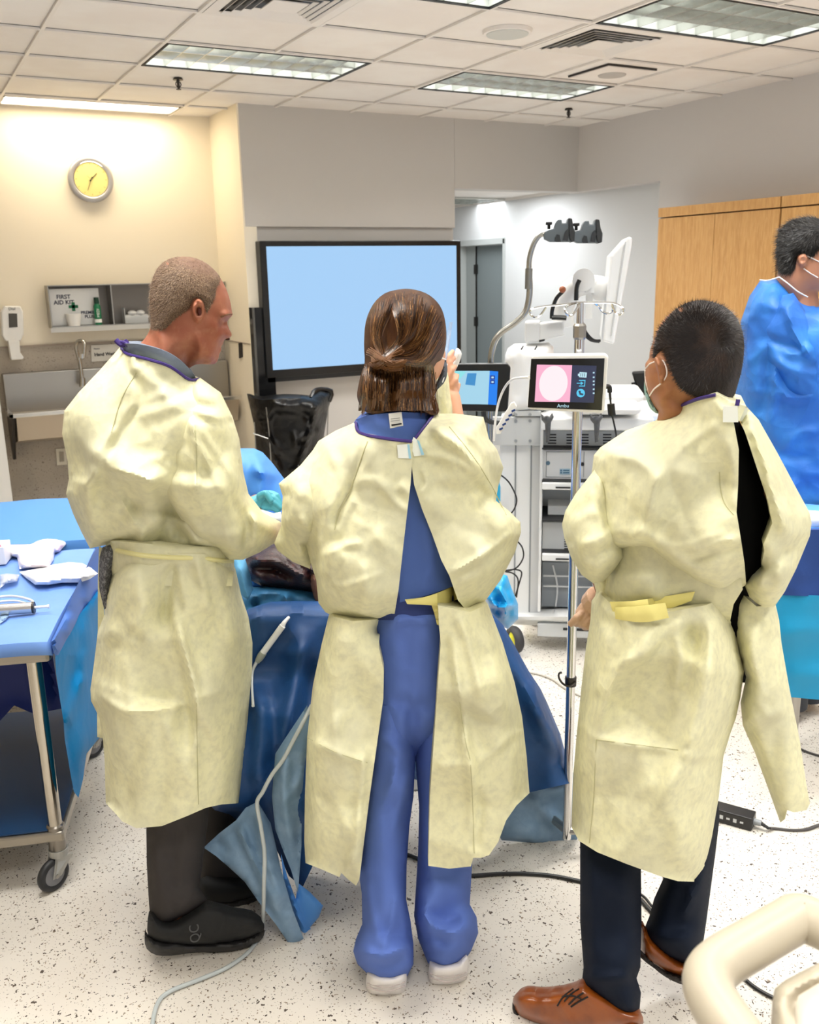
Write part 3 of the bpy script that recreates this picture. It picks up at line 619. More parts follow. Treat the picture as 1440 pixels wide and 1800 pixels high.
skp = inflate(g, FL, [(184, 962), (212, 966), (240, 966), (300, 972), (360, 974), (402, 975), (414, 1000), (424, 1045), (437, 1085), (444, 1130), (443, 1180), (437, 1245), (432, 1310), (419, 1412), (390, 1414), (362, 1420), (330, 1434), (285, 1452), (240, 1456), (215, 1444), (203, 1430), (186, 1412), (184, 1340), (181, 1300), (175, 1262), (160, 1232), (159, 1212), (166, 1160), (172, 1110), (184, 1080), (182, 1050), (192, 1010), (205, 985)],
    .185, 95, d0=.03, step=5, cuts=(0, 1, 2, 3, 4, 13, 14, 15, 16, 17, 18, 19, 20), lap=10, tilt=[(300, 1000, .02), (300, 1400, -.02)],
    cr=[([(305, 978), (302, 1060), (318, 1120), (340, 1200), (345, 1235), (348, 1400)], .016, 9), ([(305, 985), (296, 1040), (290, 1100)], -.014, 9), ([(318, 1110), (312, 1150), (305, 1165)], .006, 5, 'k'), ([(225, 985), (200, 1060), (188, 1130)], .014, 14), ([(215, 1130), (190, 1150), (182, 1210)], -.010, 12),
        ([(160, 1212), (200, 1240), (230, 1252), (280, 1246), (345, 1234)], .011, 5, 'k'), ([(345, 1226), (390, 1216), (440, 1210)], .004, 3, 'k'), ([(345, 975), (360, 1040), (375, 1090)], .010, 8), ([(262, 1050), (235, 1110), (225, 1140)], .006, 5, 'k'), ([(250, 1300), (230, 1360), (215, 1430)], -.006, 14), ([(182, 1290), (200, 1360), (212, 1420)], .006, 5, 'k'), ([(345, 1290), (335, 1330), (330, 1350)], .005, 4, 'k'), ([(240, 980), (250, 1060), (245, 1120)], .012, 22), ([(372, 975), (395, 1060), (410, 1150)], .010, 14)],
    wr=[(26, 80, 14, 170, 16, 0.0105), (20, 20, 50, 60, 6, 0.0053)], waves=.008, fac=[(310,985,.01),(300,1060,-.018),(326,1060,.022),(318,1120,.032),(345,1235,.032),(348,1400,.02),(325,1240,.0),(240,1050,.02),(225,1130,.01),(200,1200,0),(215,1245,.022),(280,1250,.034),(250,1225,.004),(230,1400,0),(290,1400,-.01),(365,985,.02),(385,1060,0),(410,1150,.012),(390,1215,.012),(400,1350,0),(350,1040,-.008),(270,1000,0),(180,1240,.0),(375,1130,-.006)], seed=11)
wst = inflate(g, FL, [(190, 950), (250, 955), (330, 962), (410, 960), (412, 1000), (408, 1030), (300, 1030), (200, 1030), (186, 990)], .145, 80, d0=.03, step=7, cuts=(0, 1, 2, 4, 5, 6), cr=[([(300+9*i, 960), (302+9*i, 1000)], .004, 3) for i in range(-8, 11)], seed=12)
bkp = inflate(g, FL, [(174, 960), (188, 968), (184, 1010), (182, 1060), (186, 1120), (186, 1298), (171, 1296), (170, 1200), (172, 1100), (172, 1020)], .05, 30, d0=.10, step=8, wr=[(5, 85, 10, 120, 8, 0.0060)])
g.build('gown', m_gown, ml, smooth=True, ang=60)
b2 = MB(); surf = skp
surf_tube(b2, wst, FL, [(206, 968), (250, 976), (300, 980), (345, 981), (385, 985), (408, 986)], .0055, off=.002, n=8); b2.build('tie_belt', mat('gown_tie_pale', '#DDD69A', .6), ml, smooth=True)
sh = MB(); inflate(sh, FL, [(180, 962), (212, 960), (200, 1000), (192, 1030), (188, 1060), (184, 1072), (178, 1050), (174, 1030), (174, 1000)], .05, 30, d0=-.0, step=5, sub=2)
sh.build('shirt', mat('shirt_dark_pattern', '#4A4A4E', .8, var=[(160, '#77777A', .5, .56)], stretch=(1, 1, 1)), ml, smooth=True)
pb = MB(); surf_tube(pb, bod, FL, [(213, 609), (223, 622), (262, 632), (300, 645), (332, 667), (350, 666)], .0032, off=.001); gun(pb, FL, [(206, 602, -.05), (218, 602, -.06), (226, 608, -.075)], .004); gun(pb, FL, [(204, 598, -.05), (214, 606, -.055), (224, 600, -.06)], .006)
pb.build('collar_binding', m_purple, ml, smooth=True)
# trousers
tr = MB()
inflate(tr, FL, [(262, 1380), (370, 1370), (366, 1440), (356, 1520), (350, 1560), (366, 1585), (352, 1598), (335, 1612), (310, 1622), (288, 1632), (266, 1626), (262, 1590), (258, 1520), (257, 1455)], .075, 48, d0=-.03, step=6, cuts=(0,), cr=[([(312, 1440), (306, 1530), (304, 1560)], -.006, 4), ([(270, 1460), (276, 1540), (300, 1620)], .006, 6, 'k'), ([(350, 1545), (330, 1580), (310, 1600)], .008, 8), ([(350, 1560), (355, 1580), (345, 1595)], .006, 6), ([(280, 1500), (300, 1508), (310, 1506)], -.004, 4)], wr=[(8, 60, 25, 60, 7, .004)], seed=3)
inflate(tr, FL, [(352, 1370), (425, 1370), (432, 1440), (440, 1500), (446, 1545), (430, 1560), (380, 1572), (352, 1560)], .07, 44, d0=.16, step=8, cuts=(0,), seed=4)
tr.build('trousers', mat('trouser_charcoal', '#3B3736', .85, bump=[(500, .15, .001)], spec=.2), ml, smooth=True)
so = MB(); m_shoe = mat('shoe_black_knit', '#131313', .8, bump=[(400, .3, .001)]); m_sole = mat('shoe_black_sole', '#1C1B1B', .6)
inflate(so, FL, [(262, 1602), (275, 1610), (300, 1622), (340, 1600), (362, 1588), (385, 1592), (415, 1600), (448, 1606), (462, 1618), (463, 1636), (440, 1652), (380, 1662), (300, 1662), (262, 1650)], .048, 26, d0=-.06, sub=3, step=4, cr=[([(370, 1592), (395, 1612), (380, 1650)], .002, 4)])
inflate(so, FL, [(352, 1545), (400, 1540), (445, 1550), (458, 1566), (440, 1582), (380, 1590), (350, 1580)], .045, 26, d0=.11, sub=3, step=5)
so.build('shoe', m_shoe, ml, smooth=True)
so = MB(); inflate(so, FL, [(256, 1632), (262, 1646), (300, 1654), (370, 1656), (430, 1648), (462, 1632), (464, 1644), (450, 1660), (420, 1672), (390, 1676), (360, 1674), (330, 1676), (300, 1680), (275, 1679), (258, 1668), (254, 1650)], .052, 22, d0=-.06, sub=2, step=4, cr=[([(270, 1668), (290, 1662), (310, 1668), (335, 1662), (360, 1668), (390, 1664), (420, 1662)], -.004, 3)])
inflate(so, FL, [(350, 1578), (400, 1586), (456, 1566), (456, 1580), (430, 1594), (380, 1600), (350, 1592)], .047, 22, d0=.11, sub=2, step=5)
so.build('shoe_sole', m_sole, ml, smooth=True)
_p = FL.P(343, 1641, -.108); text('shoe_mark', 'QC', _p, (0, 0, 1), tuple(-FL.r), .034, mat('mark_grey', '#4A4A4A', .6), ml)
# teal glove of the far hand
gl = MB(); hand(gl, FL, [(446, 886, .26), (458, 882, .26), (466, 884, .26)], [([(462, 874, .255), (474, 868, .25), (486, 872, .24), (492, 884, .235)], .0105), ([(466, 880, .245), (480, 876, .235), (491, 886, .23)], .0105), ([(468, 886, .24), (482, 884, .23), (492, 893, .225)], .0105), ([(466, 892, .24), (478, 892, .23), (488, 898, .225)], .0095), ([(458, 872, .24), (468, 868, .225), (476, 880, .215)], .011)], .021)
gl.build('glove', mat('glove_teal', '#4FA9BA', .4), ml, smooth=True, vox=.0018, relax=1)
cf = MB(); inflate(cf, FL, [(426, 884), (444, 892), (462, 896), (482, 902), (494, 900), (494, 925), (462, 915), (438, 905)], .03, 14, d0=.22, step=4, sub=2, wr=[(5, 20, 30, 20, 4, .003)])
cf.build('white_cuff', mat('cuff_white', '#E9F0F2', .7), ml, smooth=True)

sm = MB(); m_seam = mat('gown_seam', '#BDB98E', .7)
surf_tube(sm, slv, FL, [(324, 728), (308, 775), (288, 812), (274, 848)], .0013, off=.0015, n=5); surf_tube(sm, slv, FL, [(343, 748), (346, 800), (346, 862)], .0010, off=.001, n=5); surf_tube(sm, bod, FL, [(240, 655), (214, 700), (196, 760)], .0010, off=.001, n=5); surf_tube(sm, skp, FL, [(345, 1236), (347, 1320), (349, 1414)], .0010, off=.001, n=5); sm.build('gown_seam', m_seam, ml, smooth=True)
# ============ woman ============
FW = frame_at(705, 1.95)
mw = empty('person', FW.o, 0, 'person in the middle with long brown hair, yellow gown open over blue scrubs', 'person')
body = MB()
headW = [(712, 520), (745, 528), (768, 548), (779, 575), (780, 605), (784, 622), (781, 640), (776, 655), (768, 668), (752, 676), (738, 700), (742, 745), (672, 745), (674, 690), (650, 650), (646, 610), (650, 565), (668, 535), (690, 523)]
inflate(body, FW, headW, .07, 60, d0=.035, sub=3, step=4)
simple_body(body, FW, [(705, 735, .0, .05), (705, 800, .02, .075), (715, 930, .02, .07), (720, 1070, .04, .07), (722, 1140, .04, .08)],
    [[(610, 800, .0, .045), (545, 900, .04, .038), (525, 950, .18, .03)], [(800, 800, .0, .04), (845, 900, .03, .032), (815, 830, .18, .028), (792, 700, .26, .024)], [(690, 1160, .04, .06), (686, 1400, .0, .035), (676, 1660, .0, .028)], [(755, 1160, .05, .06), (778, 1400, .03, .035), (785, 1650, .03, .028)]])
hand(body, FW, [(789, 704, .26), (791, 684, .27), (791, 668, .27)], [([(790, 665, .25), (794, 650, .25), (800, 645, .27)], .0085), ([(788, 655, .255), (790, 638, .255), (798, 630, .275)], .0085), ([(788, 644, .26), (789, 628, .26), (796, 618, .28)], .0083), ([(794, 676, .25), (800, 668, .25), (804, 660, .27)], .008), ([(786, 690, .275), (800, 690, .29), (806, 676, .30)], .009)], .021)
body.build('body', m_skin3, mw, smooth=True, vox=.0034, relax=2)
hair = MB(); hr = random.Random(7); cr = []
hairW = [(700, 509), (722, 508), (748, 515), (768, 530), (780, 552), (785, 585), (783, 612), (776, 632), (765, 645), (766, 680), (768, 705), (772, 724), (762, 730), (742, 722), (722, 716), (700, 722), (680, 724), (656, 728), (640, 722), (630, 706), (628, 690), (634, 660), (641, 638), (640, 605), (643, 566), (656, 535), (676, 516)]
def swirl(k):   # crown to knot
    a = hr.random(); side = hr.random() < .5
    if side: p0 = (705+hr.uniform(-20, 30), 512+hr.uniform(0, 10)); 
    th = hr.uniform(-2.7, .35); R = hr.uniform(.55, .97)
    e = (712+72*R*math.cos(th), 590+80*R*math.sin(th))
    if e[0] > 690: mid = ((e[0]*1.0+676)/2+16, (e[1]+628)/2+14*R+ (12 if e[1] > 560 else 0))
    else: mid = ((e[0]+666)/2-6, (e[1]+628)/2+4)
    return [e, mid, (674+hr.uniform(-4, 6), 628+hr.uniform(-5, 5))]
def fall(k):
    x = hr.uniform(640, 766); x2 = 700+(x-702)*1.06; return [(x, 640+hr.uniform(0, 15)), ((x*.5+x2*.5)+hr.uniform(-5, 5), 682), (x2+hr.uniform(-5, 4), 722)]
for k in range(80): cr.append((swirl(k), hr.uniform(-.0022, .0032), hr.uniform(2, 5)))
for k in range(60): cr.append((fall(k), hr.uniform(-.003, .003), hr.uniform(2, 5)))
cr += [([(645, 632), (700, 640), (772, 628)], .012, 14), ([(650, 652), (700, 656), (765, 648)], -.016, 9), ([(660, 622), (674, 634), (700, 640)], .012, 7), ([(690, 660), (692, 690), (700, 715)], -.008, 9)]
hW = inflate(hair, FW, hairW, .11, 60, d0=.005, sub=3, step=3.2, cr=cr, lap=8, cuts=(11, 12, 13, 14, 15, 16, 17))
hair.build('hair', mat('hair_brown', '#40230F', .5, var=[(30, '#5C3A1C', .45, .65), (60, '#2E190B', .5, .7)], bump=[(120, .4, .002)], stretch=(1.4, 1.4, .5), spec=.25), mw, smooth=True, ang=180)
for nm, cc, cnt, s_, rr in (('hair_strands', '#64401F', 420, 1, .0007), ('hair_highlights', '#A87B48', 95, 2, .0006), ('hair_lowlights', '#2A170A', 330, 3, .0008)):
    hr.seed(s_*13); st = MB()
    for k in range(cnt):
        surf_tube(st, hW, FW, swirl(k) if (k % 5 < 3) else fall(k), rr, off=.0022, n=3, den=5)
    st.build(nm, mat(nm, cc, .35, spec=.6), mw, smooth=True)
kn = MB(); hr.seed(77)
for q in ([(648, 618), (664, 626), (678, 636), (692, 641), (712, 634)], [(706, 616), (690, 624), (676, 633), (664, 640), (650, 640)], [(656, 632), (670, 643), (688, 648), (708, 644)]):
    for k in range(26):
        jx, jy = hr.gauss(0, 2.2), hr.gauss(0, 3.2); surf_tube(kn, hW, FW, [(u+jx*(1+.4*math.sin(i_)), v+jy*math.cos(i_*1.1)) for i_, (u, v) in enumerate(q)], .0013, off=.003+hr.random()*.008, n=4)
kn.build('hair_knot', mat('hair_knot', '#6A4423', .5, spec=.3), mw, smooth=True)
fe = MB()
for k in range(170):
    x = hr.uniform(638, 768); y = 700 if x > 700 else 704; e = hr.uniform(722, 733) if abs(x-700) > 30 else hr.uniform(718, 726); fe.tube([on(hW, FW, x, y-16, .001), on(hW, FW, x+hr.uniform(-1, 1), y, .002), FW.P(x+(x-702)*.05+hr.uniform(-3, 3), e, float(-.09+.0006*abs(x-702)))], [.0012, .0012, .0004], 3, 3)
fe.build('loose_strands', mat('hair_strands', '#64401F', .35), mw, smooth=True)
m_ = MB(); inflate(m_, FW, [(781, 628), (786, 640), (786, 660), (780, 674), (770, 684), (766, 690), (764, 680), (772, 662), (776, 645)], .045, 16, d0=.05, sub=2, step=4); m_.build('face_mask', mat('mask_grey', '#565B66', .8), mw, smooth=True)
st = MB(); gun(st, FW, [(766, 622, -.02), (774, 628, .0), (784, 632, .04)], .0016); gun(st, FW, [(786, 640, .07), (783, 655, .05), (778, 672, .03)], .0014); st.build('mask_strap', mat('strap_white', '#EDEDED', .5), mw, smooth=True)
vz = MB(); A = [FW.P(795, 566, .12), FW.P(786, 625, .12), FW.P(779, 655, .12)]; B = [FW.P(790, 566, .02), FW.P(781, 622, .03), FW.P(775, 655, .03)]
vz.add(A+B, [(0, 1, 4, 3), (1, 2, 5, 4)]); vz.tube([FW.P(795, 566, .12), FW.P(786, 625, .12), FW.P(778, 655, .12)], .0012, 6)
vz.build('face_shield', mat('shield_clear', '#C9D6F5', .1, alpha=.35), mw)
# scrub top
tp = MB(); scrub = inflate(tp, FW, [(625, 738), (640, 732), (662, 728), (700, 724), (745, 726), (762, 722), (790, 760), (830, 850), (835, 950), (818, 1015), (798, 1030), (760, 1044), (716, 1056), (690, 1062), (640, 1060), (600, 1000), (590, 850), (606, 770)], .115, 90, d0=.015, step=6, lap=8, cuts=(0, 1, 2, 3, 4, 9, 10, 11, 12, 13), cr=[([(740, 900), (760, 980), (735, 1040)], .004, 10), ([(640, 735), (700, 752), (760, 730)], .003, 6)], wr=[(10, 70, 30, 60, 8, .003)])
tp.build('scrub_top', m_scrub, mw, smooth=True)
wb = MB(); wbi = inflate(wb, FW, [(640, 1040), (716, 1040), (760, 1032), (800, 1022), (812, 1060), (790, 1090), (640, 1090)], .125, 60, d0=.03, step=7, cuts=(0, 1, 2, 5)); wb.build('waistband', mat('undershirt_navy', '#25356E', .8), mw, smooth=True)
g = MB()
wl = inflate(g, FW, [(625, 742), (632, 762), (680, 772), (726, 776), (724, 820), (722, 850), (716, 900), (708, 970), (701, 1035), (692, 1090), (666, 1096), (632, 1098), (600, 1091), (572, 1076), (560, 1060), (556, 1020), (546, 988), (536, 950), (522, 900), (520, 840), (560, 775), (590, 757)],
    .150, 72, d0=.02, step=4.5, lap=10, cuts=(0, 1, 2, 3, 4, 5, 6, 7, 8), tilt=[(640, 800, 0), (640, 1000, -.03), (700, 800, .0)],
    cr=[([(640, 772), (630, 820), (612, 868), (592, 905), (588, 930)], -.010, 3.5), ([(644, 772), (634, 820), (616, 868)], .006, 5), ([(562, 1062), (572, 1000), (600, 960)], .012, 14), ([(555, 985), (600, 960), (640, 955)], .008, 8, 'k'), ([(640, 980), (645, 1040), (635, 1090)], .006, 12), ([(700, 850), (720, 870), (722, 920)], .008, 8), ([(620, 850), (660, 845), (700, 870)], .004, 9), ([(575, 1020), (610, 1030), (690, 1000)], .004, 5, 'k'), ([(660, 850), (700, 885), (715, 900)], .005, 5, 'k')],
    wr=[(20, 80, 22, 120, 13, 0.0075), (36, 30, 60, 45, 5, 0.0042)], waves=.006, fac=[(640,800,0),(600,830,0),(560,830,0),(575,890,.02),(560,960,.01),(600,950,-.012),(590,1010,.02),(640,970,.012),(650,1040,.022),(640,1085,0),(690,1010,0),(700,900,.012),(680,850,.012),(630,880,-.006),(575,1060,.012),(545,960,-.015)], seed=21)
wr_ = inflate(g, FW, [(726, 776), (745, 750), (765, 727), (800, 727), (850, 733), (860, 772), (874, 790), (885, 822), (876, 855), (872, 880), (895, 898), (915, 918), (916, 936), (905, 972), (880, 1020), (855, 1054), (826, 1080), (805, 1055), (790, 1012), (776, 985), (760, 940), (742, 895), (728, 852), (723, 812)],
    .140, 70, d0=.02, step=4.5, lap=10, cuts=(0, 1, 16, 17, 18, 19, 20, 21, 22, 23), tilt=[(780, 800, 0), (880, 950, -.02)],
    cr=[([(745, 745), (790, 770), (840, 820), (862, 850), (885, 905)], .010, 5), ([(750, 765), (790, 790), (850, 850)], -.007, 5), ([(762, 760), (800, 800), (868, 872)], .007, 4, 'k'), ([(740, 800), (800, 810), (860, 850)], .006, 4, 'k'), ([(788, 1010), (850, 975), (910, 930)], .012, 8, 'k'), ([(800, 1030), (850, 1010), (900, 970)], .008, 12), ([(850, 845), (875, 880), (905, 920)], .010, 7), ([(790, 740), (830, 770), (855, 800)], .005, 4, 'k'), ([(800, 735), (845, 745), (856, 770)], -.005, 8), ([(735, 870), (752, 850), (740, 820)], .006, 4, 'k'), ([(870, 860), (850, 880), (845, 900)], -.006, 8)],
    wr=[(18, 50, 18, 100, 11, 0.0075), (33, 0, 60, 45, 5, 0.0042)], waves=.005, fac=[(745,760,0),(790,770,.02),(770,800,-.006),(840,830,.022),(820,870,-.012),(885,905,.026),(870,950,0),(910,930,0),(788,1010,.02),(850,975,.028),(905,940,.02),(830,1040,-.006),(760,850,0),(790,920,-.012),(750,880,.012),(860,1010,0),(855,790,.015),(870,850,-.02)], seed=22)
ws = inflate(g, FW, [(602, 752), (566, 772), (528, 818), (490, 850), (497, 872), (494, 925), (482, 955), (488, 968), (515, 988), (545, 1000), (548, 972), (562, 966), (578, 955), (600, 925), (612, 880), (612, 820), (620, 775)], .10, 60, d0=-.01, step=5, lap=8, tilt=[(580, 800, .03), (520, 900, -.01), (500, 960, .08)],
    cr=[([(494, 855), (540, 820), (590, 780)], .008, 7), ([(500, 872), (510, 900), (508, 940)], .006, 4), ([(545, 965), (555, 930), (590, 905)], -.010, 8), ([(520, 950), (540, 960), (560, 985)], -.01, 7), ([(560, 870), (570, 900), (590, 920)], .008, 10), ([(530, 985), (528, 955), (540, 930)], .006, 5, 'k')], wr=[(18, 75, 20, 70, 8, 0.0075), (18, 10, 50, 40, 5, 0.0045)], waves=.004, seed=23)
wsk = inflate(g, FW, [(578, 1082), (620, 1092), (674, 1088), (668, 1110), (666, 1138), (675, 1180), (674, 1228), (664, 1300), (650, 1400), (640, 1480), (632, 1545), (626, 1557), (612, 1546), (600, 1534), (597, 1542), (565, 1528), (537, 1517), (535, 1480), (536, 1400), (540, 1296), (550, 1205), (566, 1130)],
    .135, 60, d0=.0, step=5, lap=10, cuts=(0, 1, 3, 4, 5, 6, 7, 8, 9, 10, 11, 12, 13, 14, 15), cr=[([(645, 1300), (634, 1420), (622, 1545)], .010, 5), ([(655, 1250), (642, 1400), (632, 1520)], -.004, 6), ([(540, 1296), (590, 1325), (645, 1342)], .006, 4, 'k'), ([(560, 1190), (556, 1280), (556, 1340)], .006, 6), ([(625, 1495), (610, 1525), (598, 1540)], .008, 4, 'k'), ([(600, 1100), (590, 1200), (585, 1300)], .006, 18), ([(610, 1350), (600, 1430), (590, 1500)], .005, 20)],
    wr=[(13, 85, 12, 150, 14, 0.0075), (15, 20, 60, 45, 6, 0.0045)], waves=.005, fac=[(640,1110,0),(600,1120,.01),(560,1200,0),(575,1310,.02),(645,1342,.018),(545,1298,.004),(600,1420,0),(560,1400,0),(630,1450,.02),(620,1520,.01),(580,1500,.01),(660,1200,0),(620,1220,-.012),(610,1540,-.01)], seed=24)
wsr = inflate(g, FW, [(770, 1064), (826, 1076), (858, 1062), (884, 1130), (905, 1200), (918, 1260), (926, 1330), (931, 1394), (908, 1416), (890, 1442), (876, 1480), (860, 1503), (846, 1508), (832, 1508), (828, 1523), (790, 1527), (753, 1522), (756, 1400), (763, 1300), (770, 1200), (775, 1130), (772, 1100)],
    .135, 62, d0=.0, step=5, lap=10, cuts=(0, 1, 7, 8, 9, 10, 11, 12, 13, 14, 15, 16, 17, 18, 19, 20, 21), cr=[([(790, 1110), (805, 1220), (822, 1320), (828, 1350), (836, 1500)], .014, 6), ([(782, 1110), (796, 1200), (812, 1300)], -.010, 6), ([(768, 1352), (800, 1345), (822, 1340)], .005, 3.5, 'k'), ([(846, 1338), (880, 1310), (912, 1282)], .006, 3.5, 'k'), ([(850, 1100), (880, 1200), (890, 1260)], .010, 14), ([(836, 1500), (840, 1440), (838, 1380)], -.008, 5), ([(805, 1075), (830, 1150), (850, 1240)], .008, 9), ([(905, 1300), (900, 1350), (908, 1400)], .006, 8)],
    wr=[(15, 78, 12, 150, 14, 0.0075), (15, 20, 60, 45, 6, 0.0045)], waves=.005, fac=[(790,1110,0),(808,1220,.03),(826,1345,.032),(832,1500,.022),(795,1250,-.02),(790,1400,-.012),(770,1345,.01),(850,1150,0),(870,1200,.026),(895,1280,.01),(860,1330,.01),(870,1420,0),(905,1390,.01),(850,1450,.01)], seed=25)
fa = inflate(g, FW, [(768, 668), (776, 652), (784, 650), (789, 664), (791, 690), (796, 734), (776, 750), (766, 700)], .036, 14, d0=.2, step=4, sub=2)
g.build('gown', m_gown, mw, smooth=True, ang=60)
# trousers
tr = MB()
trw = inflate(tr, FW, [(640, 1082), (700, 1078), (760, 1074), (800, 1085), (800, 1200), (795, 1290), (740, 1320), (728, 1345), (700, 1345), (655, 1300), (648, 1180)], .125, 70, d0=.04, step=7, cuts=(0, 1, 2), cr=[([(714, 1085), (720, 1150), (722, 1225)], -.006, 4), ([(717, 1085), (724, 1150), (726, 1225)], .004, 3), ([(690, 1240), (712, 1232), (724, 1228)], -.008, 6), ([(728, 1232), (745, 1240), (760, 1255)], -.007, 6), ([(724, 1230), (726, 1290), (730, 1340)], -.014, 8), ([(690, 1085), (695, 1110)], .004, 4), ([(740, 1082), (750, 1110), (760, 1130)], .004, 5)] + [([(690+9*i, 1078), (691+9*i, 1098)], .003, 3) for i in range(11)], wr=[(12, 20, 40, 50, 8, .004)], seed=31)
inflate(tr, FW, [(655, 1240), (728, 1240), (730, 1340), (727, 1400), (720, 1450), (715, 1520), (714, 1580), (722, 1620), (727, 1660), (727, 1695), (716, 1716), (690, 1729), (664, 1726), (644, 1710), (628, 1694), (621, 1672), (626, 1650), (637, 1625), (636, 1570), (630, 1530), (638, 1450), (650, 1340)], .08, 46, d0=.0, step=5, cuts=(0,), lap=6, cr=[([(700, 1330), (690, 1380), (670, 1430)], .007, 9), ([(722, 1350), (705, 1400), (690, 1480)], .008, 7), ([(640, 1540), (650, 1600), (672, 1660)], .008, 7), ([(700, 1560), (690, 1620), (668, 1680)], .008, 6, 'k'), ([(632, 1662), (660, 1682), (700, 1672), (722, 1650)], .012, 8), ([(640, 1680), (680, 1700), (715, 1685)], -.008, 6), ([(660, 1290), (690, 1310), (712, 1330)], .006, 8)], wr=[(12, 60, 30, 70, 9, .005)], waves=.004, fac=[(700,1330,.02),(660,1400,0),(712,1430,-.01),(690,1380,.016),(680,1500,.014),(650,1560,0),(700,1580,.01),(672,1660,.022),(700,1640,-.01),(640,1640,.005),(640,1690,.016),(690,1700,0),(715,1670,.02)], seed=32, tilt=[(690, 1250, .02), (680, 1480, .0), (680, 1640, -.06), (680, 1720, -.075)])
inflate(tr, FW, [(735, 1240), (820, 1240), (826, 1400), (830, 1520), (826, 1590), (838, 1612), (841, 1640), (828, 1672), (812, 1695), (790, 1708), (768, 1708), (752, 1692), (735, 1650), (728, 1610), (730, 1580), (735, 1500), (737, 1420), (731, 1345)], .085, 46, d0=.03, step=6, cuts=(0,), lap=6, cr=[([(738, 1400), (750, 1480), (760, 1560)], .006, 8), ([(736, 1590), (760, 1630), (800, 1640), (836, 1615)], .014, 8), ([(745, 1600), (775, 1620), (815, 1612)], -.010, 6), ([(750, 1650), (785, 1668), (820, 1655)], .007, 7), ([(740, 1540), (748, 1600), (770, 1680)], .006, 6, 'k')], wr=[(10, 60, 30, 70, 9, .005)], waves=.004, fac=[(745,1420,0),(780,1540,0),(755,1500,.014),(790,1600,-.016),(785,1632,.028),(830,1610,.02),(745,1610,.014),(800,1665,.012),(760,1680,0),(820,1660,.02),(770,1650,-.008)], seed=33, tilt=[(780, 1250, .0), (780, 1480, .0), (785, 1620, -.05), (785, 1700, -.07)])
tr.build('scrub_trousers', m_scrubl, mw, smooth=True)
tb = MB(); ribbon(tb, [scrub, wbi, trw], FW, [(712, 1054), (745, 1050), (775, 1040), (806, 1026)], [(716, 1062), (745, 1063), (775, 1064), (808, 1052)], .012)
ribbon(tb, [scrub, wbi, trw], FW, [(758, 1062), (764, 1080), (768, 1098)], [(772, 1060), (776, 1080), (774, 1100)], .014); tb.build('tie_belt', m_gown2, mw, smooth=True)
pb = MB(); surf_tube(pb, wl, FW, [(626, 742), (633, 761), (680, 771), (724, 776)], .0034, off=.001); surf_tube(pb, wr_, FW, [(727, 775), (745, 751), (764, 728)], .0030, off=.001)
pb.build('collar_binding', m_purple, mw, smooth=True)
def patch(parent, nm, fr, pts, d, m, th=.0015):
    P = [fr.P(u, v, d) for u, v in pts]; MB().prism(P, -fr.n*th).build(nm, m, parent)
SCT = scrub; patchS(mw, 'size_label', FW, scrub, [(683, 727), (706, 724), (709, 748), (686, 753)], .004, m_tag)
patchS(mw, 'label_print', FW, scrub, [(688, 746), (706, 743.5), (706.5, 746), (688.5, 749)], .0056, m_blk, .0006)
for k in range(4): patchS(mw, 'label_print', FW, scrub, [(687, 729+3.6*k), (703, 727+3.6*k), (703, 728+3.6*k), (687, 730+3.6*k)], .0056, mat('print_grey', '#8C8C88', .7), .0006)
patchS(mw, 'tape_tab', FW, wl, [(698, 782), (720, 780), (722, 806), (700, 805)], .004, m_tape); patchS(mw, 'tape_tab', FW, wr_, [(727, 768), (736, 775), (745, 800), (728, 802), (722, 782)], .004, m_tape)
patchS(mw, 'tape_line', FW, wl, [(716, 781), (720, 781), (723, 806), (719, 806)], .0056, m_tapeb); patchS(mw, 'tape_line', FW, wr_, [(733, 773), (737, 775), (746, 799), (741, 800)], .0062, m_tapeb)
for pts, dd, nm in (([(644, 1718), (652, 1706), (690, 1712), (714, 1706), (713, 1735), (706, 1748), (680, 1752), (655, 1750), (645, 1740)], -.10, 'shoe'), ([(754, 1700), (762, 1692), (800, 1690), (822, 1680), (823, 1712), (812, 1728), (785, 1735), (762, 1733), (754, 1722)], -.07, 'shoe')):
    so = MB(); inflate(so, FW, pts, .035, 20, d0=dd, back=.09, sub=2, step=3.5, cr=[([(pts[0][0]+4, pts[8][1]-8), (pts[0][0]+35, pts[8][1]-2), (pts[3][0]-4, pts[8][1]-12)], -.003, 2)]); so.build('shoe', mat('shoe_white', '#E6E0DB', .55), mw, smooth=True)
    x0_, x1_ = pts[0][0]+2, pts[3][0]-2; yb_ = pts[7][1]-9; sl_ = MB(); gun(sl_, FW, [(x0_, yb_-6, dd-.020), ((x0_+x1_)/2, yb_+2, dd-.037), (x1_, yb_-8, dd-.020)], .0016); gun(sl_, FW, [(x0_, yb_-13, dd-.020), ((x0_+x1_)/2, yb_-5, dd-.037), (x1_, yb_-15, dd-.020)], .0012); sl_.build('sole_line', mat('sole_pink_grey', '#BDB0AA', .6), mw, smooth=True)

sm = MB(); surf_tube(sm, wl, FW, [(646, 776), (632, 815), (614, 866), (596, 900), (588, 932)], .0013, off=.0015, n=5); surf_tube(sm, wr_, FW, [(790, 750), (830, 800), (862, 850), (890, 905)], .0012, off=.001, n=5); surf_tube(sm, wsk, FW, [(541, 1297), (590, 1322), (646, 1341)], .0008, off=.0008, n=5); surf_tube(sm, wsr, FW, [(800, 1180), (818, 1300), (828, 1350), (834, 1500)], .0011, off=.001, n=5); sm.build('gown_seam', m_seam, mw, smooth=True)
